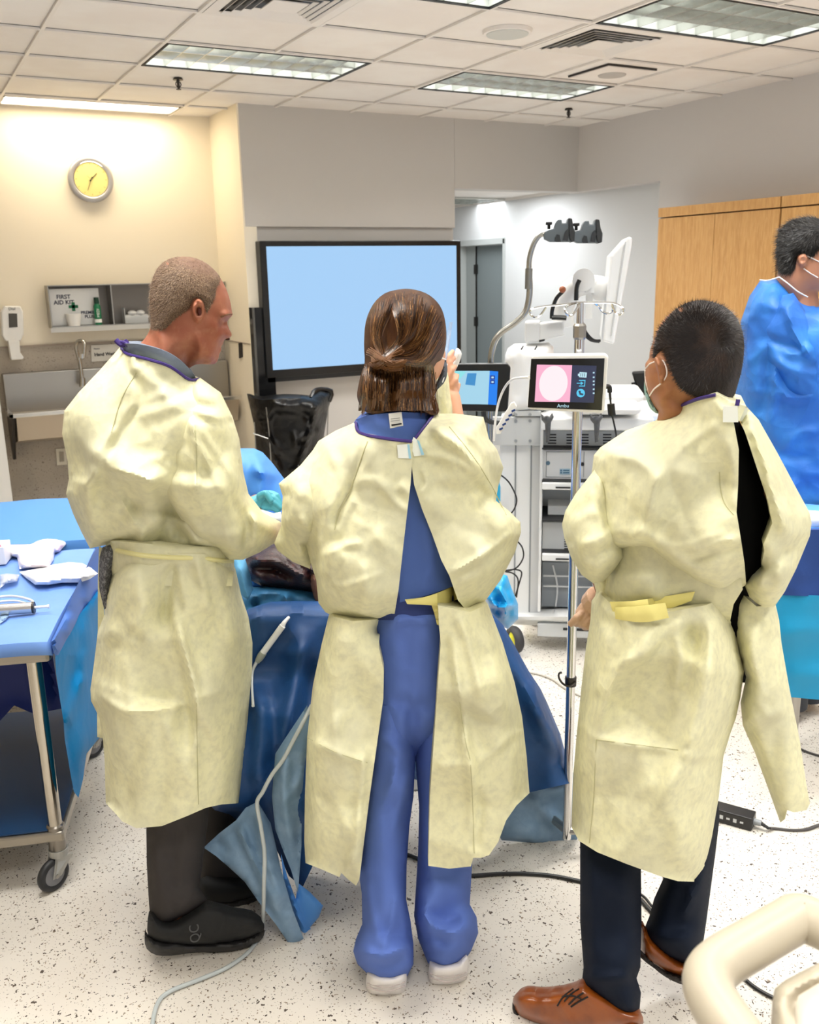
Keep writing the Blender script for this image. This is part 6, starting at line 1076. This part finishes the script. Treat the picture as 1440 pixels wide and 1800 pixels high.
# white cable and strap with blue bars
ro = empty('scope_cable', fm.P(880, 760, .1), 0, 'thin white cable looping from the white video tablet down behind the woman', 'cable')
cbm = MB(); gun(cbm, fm, [(929, 663, -.016), (915, 664, .0), (899, 668, .05), (886, 684, .1), (876, 710, .12), (871, 740, .12), (868, 775, .12)], .0032, n=8); cbm.build('cord', m_white, ro, smooth=True)
sp_ = MB().prism([fm.P(u, v, .06) for u, v in ((898, 709), (904, 706), (909, 715), (904, 722), (880, 763), (872, 764), (872, 752))], fm.n*.012).build('ported_strip', m_white, ro, bevel=.002)
for k in range(5): MB().prism([fm.P(u, v, .055) for u, v in ((899-5.4*k, 722+8*k), (905-5.4*k, 719+8*k), (906-5.4*k, 722+8*k), (900-5.4*k, 725+8*k))], fm.n*.006).build('blue_bar', mat('bar_navy', '#22407E', .5), sp_)
# held scope handle
fh = FW
sh_ = MB(); inflate(sh_, fh, [(796, 640), (800, 618), (803, 612), (808, 614), (812, 622), (808, 636), (799, 655), (795, 656)], .02, 9, d0=.30, step=2.5, sub=2)
sh_.build('video_scope', m_white, None, smooth=True, label='white scope handle held up in the woman\'s right hand', cat='medical device')
# black cables by the tower
ro = empty('tower_cables', ft.P(905, 1000, -.15), 0, 'thin black cables looping beside the tower column', 'cable')
cbm = MB(); gun(cbm, ft, [(878, 833, -.12), (895, 848, -.12), (908, 875, -.12), (905, 893, -.12), (898, 903, -.12)], .0035, n=6); gun(cbm, ft, [(908, 950, -.12), (918, 962, -.12), (920, 980, -.12), (908, 998, -.12), (888, 1005, -.12)], .0035, n=6)
gun(cbm, ft, [(888, 1003, -.12), (905, 1001, -.12), (917, 1006, -.12), (913, 1025, -.12), (906, 1048, -.12)], .0035, n=6); gun(cbm, ft, [(888, 1005, -.12), (902, 1008, -.12), (911, 1020, -.12), (908, 1050, -.12)], .0035, n=6); cbm.build('cord', m_blk, ro, smooth=True)
# ---------------- draped patient table in the middle ----------------
m_drape = mat('drape_blue', '#1C4A80', .5, bump=[(60, .15, .003)], spec=.4, var=[(6, '#173E70', .4, .7)], crumple=[(5, .7, .03, .25), (13, .4, .01, .12)])
m_drapel = mat('drape_back_pale', '#7391AC', .75, crumple=[(9, .5, .012, .2)], var=[(20, '#86A1BA', .4, .7)], bump=[(200, .2, .002)])
m_drapes = mat('drape_bright', '#4F93DF', .5, bump=[(40, .2, .004)])
m_film = mat('film_cyan', '#1C9BD8', .3, bump=[(30, .4, .006)], spec=.6)
ft2 = frame_at(640, 2.62); fd = frame_at(640, 2.42)
pt_ = empty('patient_table', ft2.W(0, .3, 0), 0, 'table under deep blue drapes between the left person and the woman', 'table')
tt = MB(); tt.box(ft2.W(-.02, .36, .76), (.72, .58, .05), rz=math.atan2(ft2.r[1], ft2.r[0])); tt.build('table_top', m_drapes, pt_, bevel=.01)
pc_ = ft2.W(.05, .3, 0); MB().cyl((pc_[0], pc_[1], .06), (pc_[0], pc_[1], .78), .09, .07, 24).build('pedestal', m_lgrey, pt_, smooth=True)
MB().box((pc_[0], pc_[1], .035), (.5, .4, .07), rz=math.atan2(ft2.r[1], ft2.r[0])).build('foot_plate', m_lgrey, pt_, bevel=.01)
g = MB()
dinf = inflate(g, fd, [(404, 1096), (440, 1088), (470, 1080), (515, 1078), (700, 1080), (866, 1080), (884, 1098), (905, 1135), (930, 1180), (950, 1210), (962, 1235), (985, 1290), (1000, 1345), (1010, 1375), (900, 1400), (760, 1380), (700, 1360), (620, 1380), (600, 1450), (560, 1500), (532, 1560), (508, 1540), (480, 1480), (415, 1440), (372, 1430), (360, 1380), (400, 1200)], .10, 60, d0=.0, step=7, lap=6,
    cuts=(0, 1, 2, 3, 4, 13, 14, 15, 16, 17, 18, 19, 20, 21, 22), cr=[([(530, 1100), (524, 1180), (505, 1280), (500, 1350)], .014, 7), ([(440, 1075), (470, 1090), (520, 1085)], .010, 8), ([(545, 1150), (540, 1250), (520, 1330)], -.02, 12), ([(455, 1200), (460, 1300), (450, 1400)], .02, 12), ([(500, 1140), (520, 1150), (545, 1130)], .01, 6, 'k'), ([(905, 1150), (945, 1250), (990, 1340)], .02, 14), ([(890, 1160), (920, 1156), (940, 1160)], .006, 5, 'k'), ([(940, 1265), (965, 1250), (985, 1262)], .008, 5, 'k')],
    wr=[(40, 80, 25, 130, 12, .012), (24, 10, 50, 60, 8, .006)], waves=.02, fac=[(540,1110,.03),(500,1180,-.02),(480,1110,.02),(460,1250,.03),(510,1260,.035),(540,1330,0),(440,1350,-.02),(500,1400,.03),(470,1420,-.02),(530,1200,-.01),(900,1180,.02),(930,1300,-.01),(960,1280,.03),(990,1340,0)], seed=81, tilt=[(640, 1080, .0), (450, 1400, -.22), (560, 1480, -.2), (960, 1350, -.02)])
dr = g.build('drape', m_drape, pt_, smooth=True, ang=70)
g = MB()
inflate(g, fd, [(453, 1409), (476, 1447), (486, 1490), (494, 1528), (515, 1600), (534, 1650), (511, 1664), (486, 1626), (456, 1587), (430, 1550), (403, 1525), (380, 1505), (358, 1490), (385, 1465), (415, 1442), (432, 1420)], .012, 14, d0=-.32, step=5, cr=[([(455, 1420), (466, 1500), (500, 1600)], .014, 8), ([(420, 1450), (440, 1500), (500, 1620)], .012, 10, 'k'), ([(375, 1475), (390, 1490), (400, 1488)], -.006, 4)], wr=[(16, 60, 40, 60, 8, .006)], tilt=[(440, 1420, .0), (520, 1650, -.06)], waves=.008, seed=82)
g.build('drape_underside_flap', m_drapel, pt_, smooth=True, ang=70); g = MB()
inflate(g, fd, [(484, 1325), (500, 1300), (520, 1270), (540, 1240), (548, 1290), (536, 1340), (531, 1400), (530, 1487), (524, 1570), (512, 1530), (497, 1493), (484, 1458), (478, 1400)], .014, 14, d0=-.345, step=5, cr=[([(505, 1320), (500, 1400), (515, 1500)], .012, 8)], wr=[(10, 80, 30, 60, 8, .006)], waves=.006, seed=83)
g.build('drape_underside_flap', m_drapel, pt_, smooth=True, ang=70); g = MB()
inflate(g, fd, [(922, 1322), (985, 1332), (1006, 1348), (1010, 1372), (1012, 1420), (1017, 1468), (1008, 1494), (985, 1490), (930, 1481), (882, 1477), (876, 1466), (800, 1440), (820, 1380), (900, 1350)], .012, 14, d0=-.01, step=6, cr=[([(930, 1385), (970, 1388), (1008, 1376)], .012, 6, 'k'), ([(925, 1395), (960, 1430), (1000, 1480)], .010, 9)], wr=[(16, 30, 50, 60, 8, .006)], waves=.010, seed=84)
g.build('drape_underside_flap', m_drapel, pt_, smooth=True, ang=70)
g = MB()
inflate(g, fd, [(494, 1500), (505, 1540), (520, 1580), (524, 1552), (545, 1568), (568, 1592), (561, 1612), (545, 1630), (550, 1640), (546, 1657), (534, 1652), (515, 1605), (500, 1560)], .012, 12, d0=-.335, step=4, cr=[([(505, 1530), (520, 1600), (540, 1650)], .012, 6, 'k')], waves=.006, seed=85)
g.build('drape_edge_flap', m_drapes, pt_, smooth=True, ang=70)
# inner fabrics on the table top
g = MB()
inflate(g, ft2, [(408, 975), (432, 985), (440, 1010), (448, 1050), (460, 1075), (440, 1090), (415, 1080), (404, 1030)], .03, 16, d0=.0, step=4, cr=[([(420, 990), (430, 1030), (440, 1060)], .012, 8)], seed=86); g.build('pale_towel', mat('towel_pale', '#5C9CC4', .8), pt_, smooth=True)
g = MB()
inflate(g, ft2, [(404, 1020), (430, 1035), (470, 1030), (530, 1035), (580, 1045), (620, 1080), (560, 1084), (500, 1078), (440, 1100), (410, 1090)], .07, 26, d0=.02, step=4.5, cr=[([(448, 1050), (452, 1075), (446, 1085)], -.02, 5), ([(500, 1045), (505, 1060), (498, 1075)], .02, 6, 'k'), ([(430, 1080), (460, 1070), (480, 1066)], .012, 5, 'k'), ([(455, 1045), (480, 1038), (520, 1050)], .012, 7)], wr=[(16, 20, 50, 40, 6, .01)], seed=87); g.build('rolled_drape', mat('drape_teal', '#2F6C96', .6, bump=[(80, .3, .004)]), pt_, smooth=True)
# drape covering far side of the table
g = MB(); inflate(g, frame_at(460, 3.25), [(330, 800), (380, 792), (424, 789), (446, 788), (462, 795), (480, 815), (500, 842), (530, 880), (560, 905), (560, 960), (400, 960), (330, 950)], .20, 50, step=6, cr=[([(440, 825), (470, 832), (495, 838)], .02, 4, 'k'), ([(455, 800), (460, 850), (450, 880)], .02, 12)], wr=[(12, 30, 50, 60, 6, .012)], seed=88)
g.build('draped_mound', m_drapes, None, smooth=True, label='light blue draped mound beyond the teal-gloved hand', cat='surgical drape')
fg = frame_at(460, 3.25); pl_ = empty('equipment_stand', fg.o, 0, 'pale stand under the light blue draped mound', 'stand'); z_ = fg.P(445, 955, 0)[2]; q_ = fg.P(445, 955, 0)
MB().cyl((q_[0], q_[1], .03), (q_[0], q_[1], z_), .03).build('post', m_lgrey, pl_); MB().cyl((q_[0], q_[1], 0), (q_[0], q_[1], .03), .2, .18, 28).build('base', m_lgrey, pl_)
# specimen
g = MB(); inflate(g, ft2, [(430, 985), (445, 970), (480, 955), (520, 965), (570, 985), (620, 1010), (620, 1045), (560, 1046), (500, 1040), (460, 1030), (440, 1020)], .10, 30, d0=.05, step=4, lap=4, cr=[([(445, 990), (480, 985), (520, 1005), (545, 1020)], .014, 5), ([(440, 1000), (480, 1000), (520, 1020)], -.014, 5), ([(470, 965), (500, 975), (540, 990)], -.008, 4), ([(500, 968), (530, 985), (560, 1010)], .010, 5)], wr=[(30, 25, 15, 60, 4, .008)], seed=89)
g.build('tissue_specimen', mat('tissue_maroon', '#30100F', .4, var=[(20, '#1A0708', .4, .65), (50, '#5A2A26', .58, .78)], bump=[(60, .5, .006)], stretch=(1, 1, 2.5), spec=.6), None, smooth=True, label='dark red glossy tissue specimen on the blue-draped table', cat='specimen')
g = MB(); inflate(g, ft2, [(548, 1000), (558, 1010), (566, 1040), (572, 1062), (562, 1068), (552, 1050), (545, 1020)], .03, 12, d0=-.05, step=3, sub=2); g.build('specimen_skin', mat('skin_brown', '#6B4A38', .5), bpy.data.objects['tissue_specimen'], smooth=True)
# bright blue plastic at the right end of the table
g = MB(); inflate(g, fd, [(868, 1020), (880, 1008), (892, 1012), (900, 1035), (911, 1062), (911, 1088), (893, 1106), (880, 1100), (862, 1078), (852, 1050)], .05, 22, d0=.12, step=3.5, cr=[([(875, 1030), (890, 1060), (885, 1095)], .02, 6, 'k'), ([(865, 1060), (880, 1068), (905, 1064)], .018, 5, 'k')], wr=[(14, 50, 50, 30, 4, .012)], seed=90)
g.build('plastic_bag', m_film, None, smooth=True, ang=35, label='crumpled bright blue plastic bag right of the woman, by the table end', cat='bag')
g = MB(); inflate(g, frame_at(872, 3.85), [(861, 850), (876, 840), (880, 856), (880, 886), (862, 878)], .03, 10, step=3); g.build('cyan_pouch', mat('pouch_cyan', '#22B4E8', .4), tw, smooth=True)
# suction wand and tubing
wf_ = fd
ro = empty('suction_wand', wf_.P(480, 1240, -.16), 0, 'white suction wand with clear tip hanging on the blue drape', 'suction wand')
def dd_(u, v, off): k = ((dinf['px']-np.array([[u, v]]))**2).sum(1).argmin(); return float(dinf['dep'][k])-off
W3 = lambda L, off: [(u, v, dd_(u, v, off)) for u, v in L]
g = MB(); gun(g, wf_, W3([(508, 1085), (500, 1094), (496, 1102)], .014), [.004, .0055, .0075], n=10); gun(g, wf_, W3([(497, 1100), (462, 1148)], .016), .0085, n=12); g.build('handle', m_white, ro, smooth=True)
g = MB(); gun(g, wf_, W3([(463, 1147), (457, 1156), (452, 1164)], .016), [.0095, .0095, .006], n=12); g.build('hub', mat('clear_ribbed', '#B5B9A9', .3, alpha=.85), ro, smooth=True)
g = MB(); gun(g, wf_, [(455, 1158, dd_(455, 1160, .016)), (448, 1170, dd_(452, 1170, .018)), (444, 1182, dd_(452, 1182, .02)), (443, 1205, dd_(452, 1205, .02)), (445, 1241, dd_(452, 1240, .02))], [.005, .0045, .0035, .0032, .0038], n=10); g.build('tip', mat('clear_tip', '#D7DBDA', .15, alpha=.85), ro, smooth=True)
g = MB(); P = [wf_.P(*p) for p in [(548, 1240, -.36), (530, 1275, -.39), (514, 1305, -.39), (498, 1335, -.39), (478, 1362, -.39), (462, 1392, -.39), (452, 1412, -.39), (459, 1455, -.40), (465, 1500, -.41), (464, 1560, -.42), (463, 1600, -.40)]]+[PZ(459, 1638, .012), PZ(438, 1672, .007), PZ(400, 1700, .007), (PZ(350, 1722, .007)), PZ(300, 1742, .007), PZ(278, 1762, .007), PZ(268, 1800, .007), PZ(266, 1850, .007)]
g.tube(P, .0052, 12, 6); g.build('suction_tubing', mat('tubing_clear', '#C5CCCB', .12, alpha=.8, spec=.8), None, smooth=True, label='clear plastic tubing hanging from the drape and curling across the floor', cat='tubing')
# ---------------- left stainless tables ----------------
U_ = np.array([.316, .949, 0]); V_ = np.array([-.949, .316, 0]); C0 = np.array([.24, 2.41, 0])
m_dtop = mat('drape_table_blue', '#7099DC', .6, bump=[(60, .1, .003)], var=[(4, '#6790D6', .4, .7)])
rz = math.atan2(U_[1], U_[0])
def stainless(C, ln, wd, z, label):
    ro = empty('instrument_table', C+U_*ln/2+V_*wd/2, rz, label, 'table')
    c = C+U_*ln/2+V_*wd/2
    MB().box(c+np.array([0, 0, z-.028]), (ln, wd, .045), rz=rz).build('table_top', mat('steel_top', '#9E978C', .3, .9), ro, bevel=.012)
    MB().box(c+np.array([0, 0, .165]), (ln-.06, wd-.06, .03), rz=rz).build('lower_shelf', mat('steel_top', '#9E978C', .3, .9), ro, bevel=.006)
    MB().box(c+np.array([0, 0, .184]), (ln-.08, wd-.08, .004), rz=rz).build('shelf_mat', mat('mat_navy', '#0E3A63', .4), ro)
    for a in (.055, ln-.055):
        for b in (.055, wd-.055):
            p = C+U_*a+V_*b
            MB().cyl((p[0], p[1], .15), (p[0], p[1], z-.04), .019, .019, 20).build('leg', mat('leg_chrome', '#BDB6AA', .15, 1.), ro, smooth=True)
            MB().tube([(p[0], p[1], .115), (p[0], p[1], .12), (p[0], p[1], .19), (p[0], p[1], .195)], [.020, .0235, .0235, .019], 20, 1).build('leg_socket', mat('socket_steel', '#8E8880', .3, 1.), ro, smooth=True)
            cs = MB(); w0 = np.array([p[0]-.022, p[1]-.012, .048]); ax = Vector((.45, -.9, 0)).normalized()
            cs.cyl((p[0], p[1], .098), (p[0], p[1], .118), .026, .026); k = Vector(w0)
            for s_ in (-1, 1): cs.prism([Vector((p[0]-.018, p[1]+.0, .10))+ax*.016*s_, Vector((p[0]+.028, p[1]-.0, .10))+ax*.016*s_, k+Vector((.012, .006, -.004))+ax*.016*s_, k+Vector((-.012, -.006, -.004))+ax*.016*s_], ax*.003*s_)
            fk_ = cs.build('caster_fork', mat('fork_grey', '#A6A59F', .35, .6), ro, bevel=.001)
            MB().torus(w0, .037, .0115, tuple(ax), 36, 12, 1.0).build('caster_tire', mat('tire_black', '#222325', .5), fk_, smooth=True)
            MB().cyl(Vector(w0)-ax*.009, Vector(w0)+ax*.009, .030, .030, 28).build('caster_hub', mat('hub_grey', '#77777A', .4), fk_, smooth=True); MB().cyl(Vector(w0)-ax*.021, Vector(w0)+ax*.021, .006, .006, 12).build('axle_bolt', m_steel, fk_)
    return ro
t1 = stainless(C0, .86, .62, .742, 'stainless instrument table under a blue drape at the left edge, nearest the viewer')
t2 = stainless(C0+U_*.93, .70, .62, .752, 'second blue-draped table behind the nearest one at the left edge')
def slab_cloth(C, ln, wd, z, over, th=.005):
    m = MB(); n1, n2 = 26, 20; V = []; F = []
    for i in range(n1+1):
        for j in range(n2+1):
            a = -over+(ln+2*over)*i/n1; b = -over+(wd+2*over)*j/n2; zz = z+.004*math.sin(a*9+b*5)+.002*math.sin(b*23); 
            da = max(0, -a, a-ln); db = max(0, -b, b-wd); dd_ = max(da, db); aa, bb2 = min(max(a, -.008), ln+.008), min(max(b, -.008), wd+.008)
            zz -= dd_; p = C+U_*aa+V_*bb2; V.append((p[0], p[1], zz))
    for i in range(n1):
        for j in range(n2): k = i*(n2+1)+j; F.append((k, k+1, k+n2+2, k+n2+1))
    return m.add(V, F)
c = slab_cloth(C0, .86, .62, .748, .03).build('table_drape', m_dtop, None, smooth=True, ang=50, label='smooth blue drape on the nearest left table, long cyan end hanging to the right', cat='surgical drape', group=None)
md = c.modifiers.new('s', 'SOLIDIFY'); md.thickness = .003
c2 = slab_cloth(C0+U_*.93, .70, .62, .762, .06).build('table_drape', mat('drape_far_blue', '#4F8BD0', .6), None, smooth=True, ang=50, label='plain blue drape on the farther left table', cat='surgical drape')
md = c2.modifiers.new('s', 'SOLIDIFY'); md.thickness = .003
fs_ = Frame(C0[0], C0[1], math.atan2(V_[0], V_[1]))
if fs_.dist < 0: print('flip')
g = MB(); inflate(g, fs_, [(90, 1128), (112, 1083), (135, 1030), (150, 1000), (170, 962), (182, 975), (180, 1020), (176, 1040), (140, 1085), (100, 1160), (94, 1146)], .006, 10, d0=-.012, step=6, cr=[([(120, 1080), (125, 1100), (118, 1120)], .006, 6), ([(150, 1010), (155, 1040), (150, 1060)], .006, 5, 'k')], waves=.006, seed=91); g.build('hanging_edge', mat('drape_edge_blue', '#3E6DBE', .6), c, smooth=True)
g = MB(); inflate(g, fs_, [(97, 1155), (140, 1080), (178, 1030), (184, 1060), (184, 1180), (184, 1285), (168, 1305), (152, 1325), (146, 1370), (138, 1402), (130, 1392), (124, 1360), (114, 1300), (112, 1270), (104, 1220), (99, 1185)], .006, 10, d0=-.014, step=6, cr=[([(150, 1080), (155, 1140), (148, 1165), (145, 1280)], .006, 9), ([(112, 1280), (130, 1230), (146, 1180)], .005, 9)], waves=.006, seed=92); g.build('hanging_film', mat('film_table_cyan', '#0678B4', .6, bump=[(30, .2, .004)], crumple=[(8, .5, .012, .2)], spec=.12), c, smooth=True, ang=50)
g = MB(); inflate(g, frame_at(60, 2.85), [(0, 1140), (90, 1135), (100, 1200), (112, 1245), (60, 1255), (25, 1240), (-30, 1300), (-60, 1140)], .02, 20, d0=.0, step=8, waves=.01, seed=93); g.build('hanging_back', mat('drape_navy', '#12246A', .6), c, smooth=True)
# things on the table
ht = HFrame(.757)
m_wrap = mat('wrap_white', '#F2F1F3', .45, bump=[(60, .5, .006)])
def lay(nm, pts, T, wp, m, label, cat, d0=0., wr=((10, 20, 50, 30, 4, .004),), seed=1, par=None, step=3.5, cr=()):
    g = MB(); inflate(g, ht, pts, T, wp, d0=d0, step=step, back=.001, wr=wr, seed=seed, sub=1, cr=cr, lap=3); return g.build(nm, m, par, smooth=True, ang=45, label=label, cat=cat)
lay('gauze_wrap', [(34, 1005), (60, 1000), (95, 992), (122, 988), (145, 990), (160, 998), (172, 1008), (158, 1018), (140, 1024), (110, 1024), (85, 1028), (62, 1028), (46, 1016)], .022, 14, m_wrap, 'crumpled white plastic wrap at the right edge of the nearest table', 'wrapper', seed=3)
lay('glove_packet', [(0, 956), (52, 956), (66, 948), (84, 945), (116, 948), (116, 957), (104, 970), (96, 972), (94, 984), (86, 997), (34, 1000), (30, 980), (0, 975)], .025, 12, mat('packet_white', '#EFE7EC', .4, var=[(20, '#E8C6D6', .55, .7)], bump=[(50, .4, .005)]), 'white and pink plastic packet behind the crumpled wrap on the nearest table', 'packet', seed=4)
bx = empty('carton', ht.P(14, 995), rz, 'small white carton with a red stripe at the far left of the table', 'box')
p = ht.P(8, 985); MB().box((p[0]-.02, p[1], .757+.03), (.09, .07, .06), rz=rz).build('carton_body', mat('carton_white', '#EDEBEC', .5), bx, bevel=.002)
MB().box((p[0]-.02, p[1]-.0, .757+.0605), (.092, .02, .002), rz=rz+.4).build('red_stripe', mat('stripe_pink', '#D9466F', .5), bx)
lay('tubing_bag', [(0, 1010), (12, 1008), (34, 1010), (30, 1022), (10, 1026), (0, 1034)], .018, 8, mat('bag_clear', '#DDE0E8', .2, alpha=.7), 'clear crinkled bag beside the carton on the nearest table', 'bag', seed=5)
p0, p1 = ht.P(-30, 1074, -.015), ht.P(57, 1068, -.015)
cy = empty('metal_cylinder', (p0+p1)/2-np.array([0, 0, .015]), 0, 'silver metal cylinder lying on the blue drape at the left edge', 'cylinder')
MB().cyl(p0, p1, .0155, .0155, 28).build('barrel', mat('barrel_silver', '#CFCDCB', .25, .8), cy, smooth=True); v_ = (p1-p0)/np.linalg.norm(p1-p0)
MB().cyl(p1, p1+v_*.006, .016, .016, 28).build('end_ring', m_dsteel, cy, smooth=True); MB().tube([p1+v_*.004, p1+v_*.03, p1+v_*.045], [.004, .004, .006], 10, 3).build('nozzle', m_white, cy, smooth=True)
g = MB(); g.tube([ht.P(-20, 1052, -.006), ht.P(20, 1048, -.006), ht.P(52, 1054, -.006), ht.P(60, 1062, -.006)], .004, 8, 5); g.tube([ht.P(-20, 1060, -.006), ht.P(25, 1056, -.006), ht.P(50, 1062, -.006)], .003, 8, 5)
g.build('thin_tubing', mat('tubing_silver', '#D8DADC', .2), None, smooth=True, label='thin white tubing lying along the metal cylinder', cat='tubing')
lay('plastic_sleeve', [(0, 1082), (16, 1080), (12, 1088), (0, 1096)], .006, 5, mat('sleeve_blue', '#A9C6E2', .2, alpha=.8), 'clear plastic sleeve below the metal cylinder', 'packet', seed=6)
# ---------------- right draped table ----------------
fr3 = frame_at(1420, 2.95, 1100)
ro = empty('draped_table', fr3.W(.25, .3, 0), 0, 'table with navy and cyan drape in front of the blue-gowned person', 'table')
zt = fr3.P(1400, 932, 0)[2]
tp = MB(); r0 = fr3.L(1372, 940, 0)[0]; rr = math.atan2(fr3.r[1], fr3.r[0])
tp.box(fr3.W(r0+.55, .17, zt-.02), (1.1, .32, .03), rz=rr); tp.build('table_top', m_steel, ro)
for a, b in ((.08, .05), (1.0, .05), (.08, .29), (1.0, .29)):
    p = fr3.W(r0+a, b, 0); MB().cyl((p[0], p[1], 0), (p[0], p[1], zt-.03), .02).build('leg', m_steel, ro, smooth=True)
g = MB(); inflate(g, fr3, [(1340, 936), (1380, 933), (1480, 930), (1660, 925), (1660, 1050), (1480, 1049), (1440, 1049), (1375, 1046), (1340, 1046)], .02, 12, d0=.0, step=9, cuts=(0, 1, 2, 3, 4, 5, 6, 7, 8), wr=[(14, 30, 50, 80, 8, .005)], waves=.006, seed=94); g.build('upper_drape', mat('drape_deep', '#173F86', .6, bump=[(40, .2, .004)]), ro, smooth=True)
g = MB(); inflate(g, fr3, [(1340, 1044), (1375, 1044), (1440, 1047), (1660, 1052), (1660, 1240), (1440, 1230), (1395, 1226), (1340, 1222)], .015, 12, d0=.0, step=9, cuts=tuple(range(8)), cr=[([(1370, 1108), (1400, 1108), (1480, 1112)], .006, 3), ([(1385, 1186), (1420, 1184), (1480, 1188)], .006, 3)], wr=[(10, 10, 30, 80, 8, .004)], waves=.008, seed=95); g.build('lower_drape', mat('drape_cyan', '#0E93C4', .5, bump=[(40, .15, .004)]), ro, smooth=True)
MB().box(fr3.W(r0+.55, .17, zt+.0), (1.12, .34, .008), rz=rr).build('top_drape', mat('drape_sky2', '#5E9FE6', .6), ro)
g = MB(); inflate(g, fr3, [(1384, 905), (1400, 896), (1440, 898), (1500, 900), (1500, 935), (1384, 938)], .05, 14, d0=.08, step=6); g.build('folded_towel', mat('towel_white', '#DCE6F4', .8), None, smooth=True, label='white folded towel on the draped table at the right edge', cat='towel')
# ---------------- floor cables and power brick ----------------
def floor_cable(nm, pts, r, m, label):
    MB().tube([PZ(u, v, r+.0005) for u, v in pts], r, 8, 6).build(nm, m, None, smooth=True, label=label, cat='cable')
floor_cable('floor_cable', [(716, 1502), (740, 1512), (770, 1530), (800, 1538), (832, 1539), (880, 1536), (930, 1536), (975, 1540), (1020, 1549), (1080, 1560), (1120, 1576), (1150, 1606), (1200, 1640), (1260, 1690), (1282, 1720), (1292, 1768), (1296, 1800)], .0055, mat('cable_black', '#1A1A1A', .4), 'thick black cord across the floor behind the woman and the masked man')
floor_cable('floor_cable', [(1100, 1560), (1130, 1574), (1146, 1592), (1160, 1604)], .003, mat('cable_black', '#1A1A1A', .4), 'thin black cord between the masked man\'s trouser legs')
floor_cable('floor_cable', [(1298, 1708), (1320, 1730), (1352, 1750), (1400, 1770)], .0045, mat('cable_black', '#1A1A1A', .4), 'black cord seen through the cream handle at bottom right')
floor_cable('floor_cable', [(905, 1180), (940, 1184), (970, 1194), (1000, 1214), (1060, 1240)], .004, mat('cable_beige', '#B5AFA3', .5), 'pale cable on the floor beyond the drape, beside the chrome pole')
floor_cable('floor_cable', [(1395, 1310), (1420, 1322), (1460, 1334)], .004, mat('cable_grey', '#4A4644', .5), 'dark cable on the floor at the right edge under the draped table')
fq = [PZ(1262, 1440, 0), PZ(1318, 1456, 0)]; dq = fq[1]-fq[0]; dq /= np.linalg.norm(dq); ct = PZ(1286, 1444, 0)
bk = empty('power_brick', ct, math.atan2(dq[1], dq[0]), 'black power brick lying on the floor right of the masked man', 'power adapter')
c = ct+np.array([0, 0, .022]); MB().box(c, (.13, .052, .042), rz=math.atan2(dq[1], dq[0])).build('case', mat('brick_black', '#1B1A1A', .4), bk, bevel=.003)
nrm = np.array([dq[1], -dq[0], 0]); 
for k in range(5): MB().box(c+dq*(-.045+.02*k)+nrm*.0265, (.010, .001, .006+.006*(k % 2)), rz=math.atan2(dq[1], dq[0])).build('print', m_lgrey, bk)
e = c+dq*.065; MB().tube([e, e+dq*.022], [.010, .009], 12, 1).build('connector', m_mgrey, bk, smooth=True); MB().tube([e+dq*.02, e+dq*.045-np.array([0, 0, .01])], [.006, .004], 10, 1).build('strain_relief', m_slot, bk, smooth=True)
g = MB(); P = [e+dq*.04-np.array([0, 0, .01]), PZ(1360, 1456, .005), PZ(1390, 1459, .005), PZ(1415, 1458, .005), PZ(1440, 1450, .005), PZ(1480, 1440, .005)]; g.tube(P, .0042, 8, 5); g.tube([p_+np.array([.006, -.004, 0]) for p_ in P[:5]]+[PZ(1480, 1446, .005)], .0035, 8, 5)
g.build('cable', mat('cable_grey', '#4A4644', .5), bk, smooth=True)
# ---------------- cream cart handle in the near corner ----------------
zc = 1.0; m_cream = mat('cart_cream', '#BAB09C', .35, spec=.4)
cn = PZ(1400, 1760, zc); ro = empty('cart', (cn[0]+.15, cn[1]-.1, 0), 0, 'cream plastic cart with a thick looped handle in the bottom right corner', 'cart')
P = [PZ(1560, 1690, zc), PZ(1470, 1640, zc), PZ(1432, 1622, zc), PZ(1404, 1613, zc), PZ(1375, 1628, zc), PZ(1320, 1660, zc), PZ(1270, 1690, zc), PZ(1247, 1715, zc), PZ(1248, 1745, zc), PZ(1270, 1785, zc), PZ(1310, 1840, zc), PZ(1360, 1900, zc)]
g = MB(); g.tube(P, .0235, 24, 8); g.build('handle', m_cream, ro, smooth=True)
hz_ = HFrame(zc-.01); g = MB(); inflate(g, hz_, [(1358, 1760), (1362, 1738), (1382, 1722), (1440, 1692), (1560, 1700), (1620, 1900), (1560, 2100), (1380, 2050), (1362, 1900)], .022, 22, step=8, back=.35, sub=1, cr=[([(1400, 1790), (1402, 1760), (1425, 1745), (1470, 1722)], -.010, 8)]); g.build('top_housing', m_cream, ro, smooth=True, ang=60)
g = MB(); inflate(g, HFrame(zc+.012), [(1398, 1770), (1404, 1750), (1440, 1728), (1540, 1735), (1560, 1950), (1400, 1950)], .006, 8, step=8, back=.01); g.build('top_pad', mat('pad_light', '#C6BEAE', .4), ro, smooth=True)
q1 = PZ(1480, 1860, zc); MB().cyl((q1[0], q1[1], .05), (q1[0], q1[1], zc-.2), .04).build('post', m_cream, ro, smooth=True); MB().cyl((q1[0], q1[1], 0), (q1[0], q1[1], .05), .16, .12, 28).build('base', m_cream, ro, smooth=True)
cam_d.dof.use_dof = True; cam_d.dof.focus_distance = 2.15; cam_d.dof.aperture_fstop = 10.
